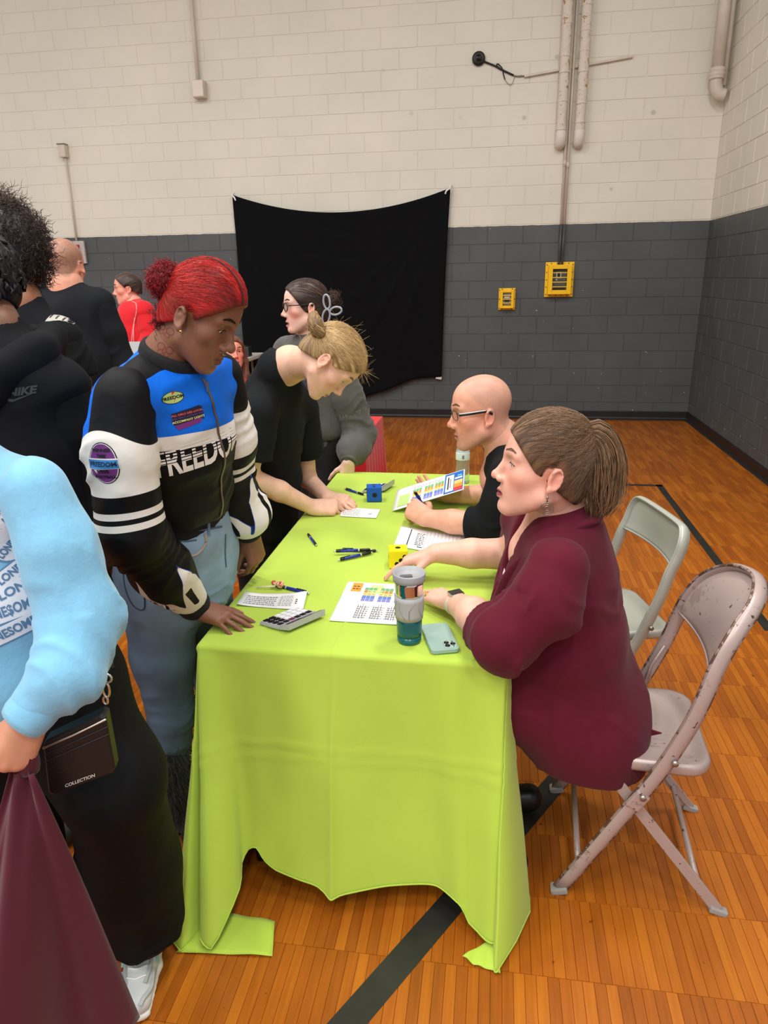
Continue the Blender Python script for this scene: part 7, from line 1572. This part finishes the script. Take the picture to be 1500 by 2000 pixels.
# lollipop
t = empty('lollipop', tp(548, 1149), 'wrapped orange and pink lollipop lying on a blue pen', 'lollipop'); mb = MB(); mb.tube([tp(501, 1149), tp(538, 1150, .006)], .0022, 8); mb.build('stick', pmat('lolly_stick', (236, 226, 206), .6), t, smooth=True)
c = tp(549, 1149, .011); F = Field(.0016); F.ell(c, (.0125, .0125, .011)); F.econe(c+V(-.010, 0, 0), c+V(-.024, .004, .0), (.006, .004), (.009, .006), UP, k=.004); v, f = F.mesh(1); v = crumple(v, f, .0035, 70, 1.0); cc = np.where((fbm(v*90, 2) > .15)[:, None], lin((206, 84, 60))[None], lin((246, 204, 172))[None]); obj('candy', v, f, pmat('wrapper', (240, 160, 120), .2, attr=True, coat=.5), t, cols=cc)
# ---------------------------------------------------------------- papers
WP = pmat('white_paper', (238, 238, 236), .7); INK = pmat('ink_grey', (120, 122, 126), .8); INKD = pmat('ink_dark', (50, 52, 58), .8)
def paper(label, C, curl=0.0, name='paper_sheet', prints=(), cat='paper', lift=None):
    """C: four corners (origin, +u, +u+v, +v); prints: (u0,v0,u1,v1,material)"""
    C = [np.asarray(c, float) for c in C]; n1, n2 = 12, 12
    def S(u, v, o=0.0):
        p = (C[0]*(1-u)+C[1]*u)*(1-v)+(C[3]*(1-u)+C[2]*u)*v; p = p+UP*(curl*(abs(2*u-1)**3)*(.4+.6*v)+o); return p
    P = np.array([[S(i/(n1-1), j/(n2-1)) for i in range(n1)] for j in range(n2)]); mb = MB(); mb.grid(P); o = mb.build(name, WP, smooth=True); so = o.modifiers.new('s', 'SOLIDIFY'); so.thickness = .0004; so.offset = -1; tag(o, label, cat, 'papers on the lime table' if cat == 'paper' else None)
    nrm_up = np.cross(C[1]-C[0], C[3]-C[0])[2] > 0
    groups = {}
    for (u0, v0, u1, v1, mt) in prints: groups.setdefault(mt.name, (mt, []))[1].append((u0, v0, u1, v1))
    for k_, (nm, (mt, rs)) in enumerate(groups.items()):
        mb = MB()
        for (u0, v0, u1, v1) in rs:
            nn = 2 if abs(u1-u0) < .3 else 6; nb = 2 if abs(v1-v0) < .3 else 6
            mb.grid(np.array([[S(u, v, .0006+.0001*k_) for u in np.linspace(u0, u1, nn)] for v in np.linspace(v0, v1, nb)]))
        g = mb.build('print', mt, o); g['kind'] = 'stuff'
    return o
rg = np.random.default_rng(77)
def lines(u0, u1, v0, v1, nl, mt, frac=.35, along='u', ragged=.35):
    R = []
    for i in range(nl):
        e = 1-rg.uniform(0, ragged)
        if along == 'u': a = v0+(v1-v0)*i/nl; R.append((u0, a, u0+(u1-u0)*e, a+(v1-v0)/nl*frac, mt))
        else: a = u0+(u1-u0)*i/nl; R.append((a, v0, a+(u1-u0)/nl*frac, v0+(v1-v0)*e, mt))
    return R
def words(u0, u1, v0, v1, nl, mt, frac=.4):
    R = []
    for i in range(nl):
        a = v0+(v1-v0)*i/nl; u = u0
        while u < u1-.01:
            w_ = rg.uniform(.015, .05); R.append((u, a, min(u+w_, u1), a+(v1-v0)/nl*frac, mt)); u += w_+.012
    return R
z1 = ZT+.001
PQ = lambda pts: [onz(px, py, z1) for px, py in pts]
ruled = lines(.05, .62, .08, .80, 12, pmat('ink_pale', (170, 176, 190), .8), .12, 'u', .05)+words(.08, .55, .15, .8, 5, INK)+words(.60, .80, .18, .85, 8, INK, .3)+words(.85, .89, .3, .62, 3, INKD, .5)
paper('filled-in white form with lifted edge in front of the calculator', PQ([(462, 1182), (592, 1192), (601, 1158), (480, 1160)]), .010, prints=ruled)
paper('small white form under the hand of the blond woman', PQ([(664, 1008), (735, 1012), (743, 995), (669, 990)]), .001, prints=words(.05, .50, .12, .85, 8, INK, .35)+words(.74, .84, .35, .5, 2, INKD))
O_ = pmat('print_orange', (240, 150, 50), .7); GR_ = pmat('print_green', (110, 180, 120), .7); BL_ = pmat('print_blue', (90, 130, 210), .7); AM_ = pmat('print_amber', (250, 200, 110), .7); VI_ = pmat('print_lavender', (140, 140, 210), .7); LG_ = pmat('print_pale_green', (190, 220, 130), .7); SKB = pmat('print_royal', (20, 100, 180), .7)
def colour_chart(bu, bv, w_, h_):                   # a block of coloured cells
    R = []
    for i, mt in enumerate((VI_, BL_, AM_, O_, GR_)):
        for j in range(3): R.append((bu+j*w_/3+.004, bv+i*h_/5+.002, bu+(j+1)*w_/3-.002, bv+(i+1)*h_/5-.002, mt))
    for i in range(5):
        for j in range(3): R.append((bu+j*w_/3+.01, bv+(i+.4)*h_/5, bu+(j+1)*w_/3-.012, bv+(i+.6)*h_/5, INK))
    return R
x0 = onz(643, 1212, z1); x1 = onz(680, 1136, z1); wv = V(.216, -.002, 0); CE = [x0, x0+wv, x1+wv, x1]
PE = [(.10, .74, .25, .97, O_)]+words(.12, .23, .80, .93, 2, INKD)+[(.38, .72, .58, .93, LG_)]+words(.40, .57, .75, .92, 4, INKD, .3)
for b in (.30, .54, .78): PE += colour_chart(b, .50, .19, .36)
for b in (.30, .52, .72): PE += words(b, b+.16, .10, .40, 6, INK, .25)
for k_ in range(3): PE += lines(.30+.22*k_, .44+.22*k_, .08, .44, 4, INK, .22, 'v', .3)
paper('white handout with orange title box and coloured table, partly behind the tumbler', CE, .0008, prints=PE)
d0 = onz(784, 1027, z1); d1 = onz(770, 1062, z1); dv_ = nrm(onz(893, 1044, z1)-d0); uu = d0-d1; L_ = .19/np.linalg.norm(uu); C4 = [d1+V(.0, -.02, 0), d1+V(.0, -.02, 0)+dv_*.279, d0+dv_*.279, d0]
paper('white ruled sheet with handwriting under the forearm of the bald man', C4, .0006, prints=lines(.42, .97, .08, .95, 10, pmat('ink_pale', (170, 176, 190), .8), .1, 'v', .02)+[(.17, .10, .185, .9, INKD)]+words(.28, .40, .2, .8, 8, INKD, .35)+[(.33, .10, .40, .13, INKD), (.33, .10, .335, .22, INKD)])
# chart board held by the bald man
LT, RT, RB = onz(776, 957, .790), at(908, 916, 3.00), at(911, 943, 2.86); ex = nrm(RT-LT); ey = RT-RB; ey = nrm(ey-ex*np.dot(ey, ex)); Wc = np.linalg.norm(RT-LT); Hc = .195
C0 = RT-ex*Wc-ey*Hc; CC = [C0, C0+ex*Wc, C0+ex*Wc+ey*Hc, C0+ey*Hc]
PC = []
PC += [(.72, .03, .985, .97, SKB), (.74, .10, .85, .88, WP)]+[(.765, .2, .785, .8, INKD), (.80, .25, .812, .7, INK)]+[(.86, .06, .975, .22, pmat('print_red', (206, 60, 48), .6)), (.86, .22, .975, .38, O_), (.86, .38, .975, .54, AM_), (.865, .62, .97, .70, WP), (.90, .74, .96, .80, pmat('print_sky', (120, 190, 230), .7)), (.905, .25, .925, .42, WP), (.945, .25, .955, .42, WP)]
for b in (.26, .43, .58): PC += colour_chart(b, .10, .13, .62)
PC += [(.06, .10, .22, .62, LG_)]+words(.08, .20, .14, .6, 5, INKD, .3)+words(.26, .70, .78, .90, 2, INK, .3)
o = paper('colour chart with blue and red banner held up by the bald man', CC, 0, 'chart_sheet', PC, 'chart')
o.modifiers['s'].thickness = .002
# ---------------------------------------------------------------- foam dice
def die(label, bl, br, size, mat, pips):
    a, b = np.asarray(bl, float), np.asarray(br, float); d = nrm((b-a)*V(1, 1, 0)); n_ = np.cross(d, UP); s = size/2; c = a+d*s-n_*s+UP*s; t = empty('foam_die', (c[0], c[1], ZT-.001), label, 'die', 'foam dice')
    R = np.stack([d, -n_, UP], 1); mb = MB(); mb.box(c, (s, s, s), R=R, bev=.0035); mb.build('cube', mat, t); dk = pmat('pip_black', (20, 20, 20), .8)
    fr = {'front': (c+n_*s, d, UP, n_), 'top': (c+UP*s, d, -n_, UP), 'right': (c+d*s, -n_, UP, d), 'left': (c-d*s, n_, UP, -d), 'back': (c-n_*s, -d, UP, -n_)}
    for face, pl, rr in pips:
        o_, u, v, nn = fr[face]
        for (pu, pv) in pl:
            mb = MB(); q = o_+u*pu*size+v*pv*size; F_ = np.stack([u, v, nn], 1); mb.lathe([(rr*size, .0), (rr*size, .0007), (0, .0009)], q, 18, F_); mb.build('pip', dk, t)
dg = [(-.27, -.27), (0, 0), (.27, .27)]
die('blue foam die with one big dot, at the far end of the table', onz(717, 981, ZT), onz(752, 980, ZT), .066, pmat('blue_foam', (16, 88, 178), .8, bump=(300, .2, .001)), [('front', [(.02, -.02)], .16), ('top', [(.0, -.22), (.0, .22)], .10), ('right', [(0, 0)], .12), ('left', dg, .1)])
die('yellow foam die beside the hand of the woman in maroon', onz(760, 1111, ZT), onz(800, 1110, ZT), .064, pmat('yellow_foam', (244, 226, 10), .8, bump=(300, .2, .001)), [('front', [(-.08, -.24), (.14, -.04), (.34, .16)], .125), ('top', [(.0, .0)], .15), ('left', [(0, 0)], .12)])
# ---------------------------------------------------------------- calculators
def calculator(label, disp_a, disp_b, back_v, disp_up):
    """disp_a, disp_b: ends of the display edge; back_v: vector from the display edge to the far key edge"""
    a, b = np.asarray(disp_a, float), np.asarray(disp_b, float); u = b-a; v = np.asarray(back_v, float); t = empty('calculator', a+(u+v)/2, label, 'calculator', 'calculators on the table'); gy = pmat('calc_grey', (176, 174, 178), .4); dk = pmat('calc_dark', (24, 24, 28), .35); wk = pmat('key_white', (232, 232, 234), .4); bk = pmat('key_black', (22, 20, 24), .35)
    N_ = lambda p, q, h: a+u*p+v*q+UP*h
    h0 = lambda q: .006+disp_up*max(0, (0.34-q)/.34)
    def slab_(p0, p1, q0, q1, z0, z1_, nm, mt, par, bev=.12):
        bm = bmesh.new(); vv = [bm.verts.new(N_(p, q, (h0(q)*z))) for z in (z0,) for p, q in ((p0, q0), (p1, q0), (p1, q1), (p0, q1))]; w_ = [bm.verts.new(N_(p, q, h0(q)+z1_)) for p, q in ((p0, q0), (p1, q0), (p1, q1), (p0, q1))]
        for k_ in ([0, 1, 2, 3],): bm.faces.new([vv[i] for i in k_][::-1]); bm.faces.new([w_[i] for i in k_])
        for i in range(4): j = (i+1) % 4; bm.faces.new([vv[i], vv[j], w_[j], w_[i]])
        bmesh.ops.bevel(bm, geom=bm.edges[:], offset=.0012 if nm != 'body' else .003, segments=2, affect='EDGES'); bm.verts.index_update(); V_ = [q.co[:] for q in bm.verts]; F_ = [[x.index for x in p.verts] for p in bm.faces]; bm.free(); return obj(nm, V_, F_, mt, par, smooth=False)
    slab_(0, 1, .30, 1, -.0, .006, 'body', gy, t); slab_(0, 1, 0, .32, .35, .006, 'display_housing', gy, t); slab_(.04, .96, .04, .16, 1.0, .0068, 'display', pmat('calc_display', (14, 16, 18), .12), t); slab_(.1, .5, .19, .27, 1.0, .0066, 'solar_panel', pmat('solar_dark', (40, 34, 40), .2), t)
    for r_ in range(4):
        for c_ in range(6):
            p0, q0 = .05+c_*.152, .36+r_*.155; mt = bk if (c_ < 2 or r_ == 0) else wk
            if c_ == 2 and r_ == 0: mt = pmat('key_plum', (110, 40, 70), .4)
            slab_(p0, p0+.125, q0, q0+.12, 1.0, .0095, 'key', mt, t)
da, db = onz(565, 1237, ZT), onz(636, 1206, ZT); calculator('silver calculator with raised display on the near end of the table', da, db, (onz(513, 1221, ZT)+onz(572, 1192, ZT)-da-db)/2, .016)
da, db = onz(752, 962, ZT), onz(771, 949, ZT); calculator('calculator half hidden behind the blue die', da, db, (onz(702, 963, ZT)-da)*.9, .022)
# ---------------------------------------------------------------- tumbler
b_ = onz(797, 1263, TZ); bx = V(b_[0], b_[1]+.03, TZ+.002); zt = at(800, 1117, bx[1])[2]; Ht = zt-bx[2]; t = empty('tumbler', bx, 'teal and grey insulated tumbler with chrome band and grey lid', 'tumbler'); rr = lambda z: .0325+(.0405-.0325)*z/Ht
chm = pmat('mirror_steel', (214, 212, 210), .06, metal=1.0)
def seg(z0, z1_, nm, mt, ex=0.0): mb = MB(); zs = np.linspace(z0, z1_, 6)*Ht; mb.lathe([(rr(zs[0])+ex-.002, zs[0])]+[(rr(z)+ex, z) for z in zs]+[(rr(zs[-1])+ex-.002, zs[-1])], bx, 48); return mb.build(nm, mt, t, smooth=True)
tl_ = pmat('teal_paint', (0, 92, 98), .3, coat=.3)
mb = MB(); mb.lathe([(.028, 0), (.031, .001), (.0325, .004), (rr(.10*Ht), .10*Ht)], bx, 48); mb.build('base', tl_, t, smooth=True)
seg(.095, .13, 'groove', pmat('teal_dark', (0, 74, 80), .35), -.0006); seg(.12, .36, 'lower_body', tl_); gs = seg(.355, .685, 'silicone_sleeve', pmat('grey_silicone', (176, 178, 176), .6), .0022); seg(.68, .90, 'chrome_band', chm)
lp = pmat('lid_grey', (160, 162, 164), .45); mb = MB(); mb.lathe([(.038, .885*Ht), (.0432, .89*Ht), (.0438, .93*Ht), (.0445, .99*Ht), (.0435, 1.0*Ht), (.0395, 1.0*Ht), (.0385, .955*Ht), (0, .95*Ht)], bx, 48); ld_ = mb.build('lid', lp, t, smooth=True)
mb = MB(); mb.box(bx+V(-.006, -.010, .957*Ht), (.016, .007, .003), R=rotz(.25), bev=.002); mb.build('sip_slider', pmat('slider_dark', (92, 96, 98), .4), ld_)
gr_ = pmat('sleeve_groove', (150, 152, 152), .65)                 # raised chevrons round the sleeve
for k_ in range(9):
    a_ = k_*2*math.pi/9+.2; mb = MB()
    def cyl(da, z): r_ = rr(z*Ht)+.0026; return bx+V(r_*math.cos(a_+da), r_*math.sin(a_+da), z*Ht)
    up_ = k_ % 2; mb.tube([cyl(-.26, .40 if up_ else .64), cyl(-.26, .52), cyl(-.05, .58 if up_ else .45), cyl(.16, .64 if up_ else .39)], .0009, 5); mb.build('relief_line', gr_, gs, smooth=True)
T_ = None                                                           # teal region shape on the chrome band
zc0 = .70; PTS = [(-.32, .875), (-.05, .895), (.10, .88), (-.08, .86), (-.10, .80), (-.06, .76), (-.02, .70), (-.30, .695), (-.36, .76), (-.44, .82), (-.38, .85)]
amid = -math.pi/2-.10; mb = MB(); P = np.array([bx+V((rr(z*Ht)+.0006)*math.cos(amid+d), (rr(z*Ht)+.0006)*math.sin(amid+d), z*Ht) for d, z in PTS]); mb.add(P, [list(range(len(PTS)))]); mb.build('emblem', tl_, t)
# ---------------------------------------------------------------- phone
pa, pb, pc2, pd = onz(827, 1222, ZT+.008), onz(868, 1219, ZT+.008), onz(902, 1263, ZT+.008), onz(838, 1277, ZT+.008); c = (pa+pb+pc2+pd)/4; ey_ = nrm(pa+pb-pc2-pd); ex_ = nrm(np.cross(ey_, UP)); R = np.stack([ex_, ey_, UP], 1); t = empty('phone', V(c[0], c[1], ZT-.001), 'sage green cased phone lying face down beside the tumbler', 'phone')
def rrect(hx, hy, r_, n_=6): return [(sx_*(hx-r_)+r_*math.cos(a), sy_*(hy-r_)+r_*math.sin(a)) for sx_, sy_, a0_ in ((1, 1, 0), (-1, 1, 90), (-1, -1, 180), (1, -1, 270)) for a in np.radians(np.linspace(a0_, a0_+90, n_))]
def rprism(c_, hx, hy, r_, z0, z1_, nm, mt, par, inset=.0012):
    P0, P1, P2 = rrect(hx, hy, r_), rrect(hx, hy, r_), rrect(hx-inset, hy-inset, max(.0005, r_-inset)); k_ = len(P0); rows_ = [(P2, z0), (P0, z0+inset), (P1, z1_-inset), (P2, z1_)]; G = np.array([[c_+R@V(x, y, 0)+UP*z for x, y in pr_] for pr_, z in rows_]); mb = MB(); mb.grid(G, closed=True); mb.f += [list(range(k_))[::-1], [3*k_+i for i in range(k_)]]; mb.m += [0, 0]; return mb.build(nm, mt, par)
c0 = V(c[0], c[1], ZT); sg = pmat('sage_case', (150, 180, 168), .55); rprism(c0, .0385, .0765, .012, 0, .0115, 'case', sg, t); cb = c0+R@V(.0165, -.052, 0)*1.0; cp_ = rprism(cb, .0175, .0185, .007, .011, .0135, 'camera_plate', pmat('sage_plate', (158, 188, 176), .45), t)
for (dx, dy) in ((-.008, .008), (-.008, -.008), (.008, .0)): mb = MB(); mb.lathe([(.0068, .0), (.0068, .0018), (.0058, .002), (.0056, .0012), (0, .0012)], cb+R@V(dx, dy, 0)+UP*.0133, 18); mb.build('camera_lens', pmat('lens_black', (14, 14, 18), .1), cp_, smooth=True)
for (dx, dy) in ((.008, .0125), (.008, -.012)): mb = MB(); mb.lathe([(.0028, 0), (.0028, .0008), (0, .001)], cb+R@V(dx, dy, 0)+UP*.0133, 12); mb.build('flash', pmat('flash_grey', (90, 96, 96), .3), cp_, smooth=True)
mb = MB(); mb.box(c0+R@V(-.0388, -.02, 0)+UP*.006, (.0006, .008, .0018), R=R, bev=.0004); mb.build('side_button', sg, t)
# ---------------------------------------------------------------- water bottle
b_ = onz(903, 943, TZ); bx = V(b_[0], b_[1], TZ+.0015); t = empty('water_bottle', bx, 'clear plastic water bottle standing behind the chart', 'bottle'); pl = pmat('clear_plastic', (224, 238, 232), .07, trans=.82, ior=1.3)
pr_ = [(.020, .003), (.030, .0), (.033, .006)]
for k_ in range(9): z = .012+k_*.011; pr_ += [(.0335, z), (.0315, z+.0055)]
pr_ += [(.0335, .115), (.0335, .150), (.031, .165), (.024, .182), (.0145, .195), (.0125, .198), (.0125, .205)]
mb = MB(); mb.lathe(pr_, bx, 32); mb.build('bottle_body', pl, t, smooth=True); mb = MB(); mb.lathe([(.0334, .116), (.0337, .118), (.0337, .150), (.0334, .152)], bx, 32); lb = mb.build('label', pmat('bottle_label', (216, 222, 226), .5), t, smooth=True)
mb = MB()
for k_ in range(9): a_ = -math.pi/2-.05+k_*.035; z0 = .124; mb.add([bx+V(.0341*math.cos(a_+q), .0341*math.sin(a_+q), z) for q, z in ((0, z0), (.018, z0), (.018, z0+.018), (0, z0+.018))], [[0, 1, 2, 3]])
mb.build('barcode', INKD, lb); mb = MB(); mb.lathe([(.0145, .200), (.015, .202), (.015, .214), (.013, .216), (0, .2162)], bx, 24); mb.build('bottle_cap', pmat('cap_white', (232, 236, 238), .4), t, smooth=True)
# ---------------------------------------------------------------- folding chairs
def chair(loc, rot, label, paint, worn, square, group=None):
    t = empty('folding_chair', (0, 0, 0), label, 'chair', group or 'steel folding chairs'); x0, y0 = .44, 1.86; rv = pmat('rivet_steel', (170, 165, 158), .3, metal=.8); hw = .215
    pm = pmat(paint[0], paint[1], .38, metal=.25, chips=worn, bump=(40, .08, .002)); rb = pmat('foot_rubber', (150, 146, 142), .6)
    low = [(-.211, -hw, .012), (-.034, -hw, .344), (.026, -hw, .465), (.078, -hw, .60), (.104, -hw+.003, .69)]
    if square: arch = [(.126, -hw+.004, .745), (.142, -hw+.008, .80), (.153, -hw+.03, .838), (.158, -hw+.075, .848), (.160, 0, .850)]
    else: arch = [(.126, -hw+.014, .77), (.165, -hw+.040, .85), (.218, -hw+.105, .908), (.245, 0, .928)]
    side = low+arch; full = side+[(x, -y, z) for x, y, z in side[-2::-1]]; C = cr(np.array(full), 8)
    mb = MB(); mb.tube(C, .0105, 14, ref=(.9, 0, -.4), flat=1.8); fr_ = mb.build('frame', pm, t, smooth=True)
    Tn = np.gradient(C, axis=0); Ax = np.cross(Tn, np.cross(Tn, V(.9, 0, -.4))); Ax /= np.linalg.norm(Ax, axis=1, keepdims=True)
    em = pmat(paint[0]+'_edge', paint[1] if not worn else (150, 128, 120), .4, metal=.25, chips=[(30, .50, (92, 66, 52))] if worn else None)
    for q in (-1, 1): mb = MB(); mb.tube(C+Ax*q*.0172, .0046, 8, ref=(.9, 0, -.4)); mb.build('channel_lip', em, fr_, smooth=True)
    # curved back panel between the arms of the frame
    zb = .715; A = np.array(cr(np.array(side), 8)); nu, nv = 26, 12; P = np.zeros((nv, nu, 3))
    for i in range(nu):
        u = -1+2*i/(nu-1); yy = u*(hw-.012)
        zs = A[:, 2]; msk = zs > zb-.02; ya = -A[msk, 1]; za = zs[msk]; xa = A[msk, 0]
        ztop = np.interp(abs(yy), ya[::-1], za[::-1]) if abs(yy) < ya.max() else zb+.05
        for j in range(nv):
            v = j/(nv-1); z = zb+(.02 if square else .045)*(u*u-1)*-.0+(ztop-zb)*v; x = np.interp(z, A[:, 2], A[:, 0])+.030*(1-u*u)*(1-.6*v)-.004; P[j, i] = (x, yy, z)
    mb = MB(); mb.grid(P); pn = mb.build('backrest', pm, t, smooth=True); so = pn.modifiers.new('s', 'SOLIDIFY'); so.thickness = .004; so.offset = 0
    mb = MB(); mb.tube(P[0], .0042, 8); mb.build('rolled_edge', pm, pn, smooth=True)
    for s_ in (-1, 1):                                              # rear legs, straight bars of channel
        a, b = V(-.115, s_*(hw-.022), .425), V(.215, s_*(hw-.010), .012); d = b-a; mb = MB(); mb.box((a+b)/2, (np.linalg.norm(d)/2, .004, .016), R=frame(d, np.cross(d, (0, 1, 0))), bev=.0025); mb.box((a+b)/2+V(0, -s_*.006, 0), (np.linalg.norm(d)/2*.98, .006, .0035), R=frame(d, np.cross(d, (0, 1, 0))), bev=.001); g = mb.build('rear_leg', pm, t)
        mb = MB(); mb.box(b+V(.002, 0, -.003), (.024, .012, .009), R=roty(.25), bev=.004); mb.build('foot', rb, g)
        f_ = V(-.211, s_*hw, .0); mb = MB(); mb.box(f_+V(-.002, 0, .010), (.024, .017, .010), R=roty(-.3), bev=.005); mb.build('front_foot', rb, t)
        c1 = V(-.018, s_*(hw+.017), .372); mb = MB()
        for q in (c1, V(.05, s_*(hw+.016), .49)): mb.lathe([(.0085, -.004), (.0085, .003), (.005, .006), (0, .0065)], q, 12, rotx(math.pi/2*-s_*-1))
        o = mb.build('rivet', rv, t, smooth=True); o['kind'] = 'stuff'
        mb = MB(); mb.tube([V(.078, s_*(hw-.016), .60), V(.045, s_*(hw-.018), .53), V(.030, s_*(hw-.03), .462)], .009, 8, flat=.35); mb.build('link_strap', pm, t, smooth=True)
        a, b = V(-.05, s_*(hw+.002), .318), V(-.008, s_*(hw+.002), .39); mb = MB(); mb.box((a+b)/2, (.028, .0125, .0195), R=frame(b-a, np.cross(b-a, (0, 1, 0))), bev=.005); mb.build('pivot_sleeve', pm, t)
    for (x, z, nm) in ((-.165, .098, 'front_crossbar'), (.155, .088, 'rear_crossbar')): mb = MB(); mb.tube([V(x, -hw+.01, z), V(x, hw-.01, z)], .009, 10); mb.build(nm, pm, t, smooth=True)
    # seat pan
    pts = rrect(.190, .192, .065, 8); k_ = len(pts); cx = -.030; rows_ = [(.93, -.030), (.985, -.028), (1.0, -.020), (1.0, -.004), (.985, .003), (.95, .005), (.90, .002), (.5, -.004), (.02, -.006)]
    G = np.array([[(cx+x*s_, y*s_, .452+z+(.02*(x/.19) if x > 0 else 0)*0) for x, y in pts] for s_, z in rows_]); mb = MB(); mb.grid(G, closed=True); mb.f += [list(range(k_))[::-1], [8*k_+i for i in range(k_)]]; mb.m += [0, 0]; mb.build('seat', pm, t, smooth=True)
    t.location = loc; t.rotation_euler = (0, 0, rot); return t
chair((.455, 1.862, 0), -.06, 'worn mauve grey steel folding chair with chipped paint under the woman in maroon', ('worn_mauve_paint', (176, 158, 152)), [(9, .60, (160, 140, 134)), (38, .655, (84, 58, 44)), (80, .665, (96, 70, 56))], False)
chair((.475, 2.60, 0), .24, 'clean pale grey steel folding chair behind the woman in maroon', ('pale_grey_paint', (176, 178, 166)), None, True)
# ---------------------------------------------------------------- tables in the background
def red_table():
    x0, x1, y0, y1, z = -2.75, -.80, 4.28, 4.98, .745; t = empty('red_draped_table', ((x0+x1)/2, (y0+y1)/2, 0), 'table under a bright red floor-length cloth in the background', 'table'); n = 160; per = []
    for i in range(n):
        q = i/n*4; k_ = int(q); f_ = q-k_; per.append([(x0+(x1-x0)*f_, y0), (x1, y0+(y1-y0)*f_), (x1-(x1-x0)*f_, y1), (x0, y1-(y1-y0)*f_)][k_])
    per = np.array(per); c = per.mean(0); rows_ = []
    for v in np.linspace(0, 1, 10):
        dl = (.01+.03*v*(1+np.sin(np.arange(n)*1.05)*v))[:, None]*np.sign(per-c)*(np.abs(per-c) > np.array([(x1-x0)/2-.01, (y1-y0)/2-.01])); rows_.append(np.concatenate([per+dl, np.full((n, 1), z-v*(z-.012))], 1))
    mb = MB(); mb.grid(np.array(rows_), closed=True); mb.f.append(list(range(n))); mb.m.append(0); mb.build('red_cloth', fabric('red_cloth', (206, 24, 26), (120, .2, .003)), t, smooth=False)
    mb = MB(); mb.box(((x0+x1)/2, (y0+y1)/2, z-.02), ((x1-x0)/2-.01, (y1-y0)/2-.01, .015)); mb.build('tabletop', pmat('table_plastic', (200, 196, 186), .6), t)
    for lx in (x0+.15, x1-.15):
        for ly in (y0+.08, y1-.08): mb = MB(); mb.tube([V(lx, ly, 0), V(lx, ly, z-.03)], .014, 8); mb.build('leg', lm_, t, smooth=True)
red_table()
t = empty('white_table', (-3.9, 8.35, 0), 'white topped table against the back wall behind the man in red', 'table'); mb = MB(); mb.box((-3.9, 8.35, .80), (1.05, .36, .022), bev=.008); mb.build('tabletop', pmat('white_laminate', (228, 224, 216), .4), t)
for lx in (-4.8, -3.0):
    for ly in (8.07, 8.63): mb = MB(); mb.tube([V(lx, ly, 0), V(lx, ly, .79)], .016, 8); mb.build('leg', lm_, t, smooth=True)
mb = MB(); c = V(-2.97, 8.25, .88); mb.box(c, (.09, .06, .058), bev=.01); mb.box(c+V(0, 0, .06), (.05, .04, .01), bev=.004); o = mb.build('carry_case', pmat('case_dark', (46, 50, 50), .5)); tag(o, 'small dark case standing at the end of the white back table', 'case')
# the chair under the bald man is the pale grey one; the seated woman in the background has her own
chair((-1.45, 5.32, 0), -math.pi/2-.5, 'grey folding chair under the woman in the rust top', ('pale_grey_paint', (176, 178, 166)), None, True)
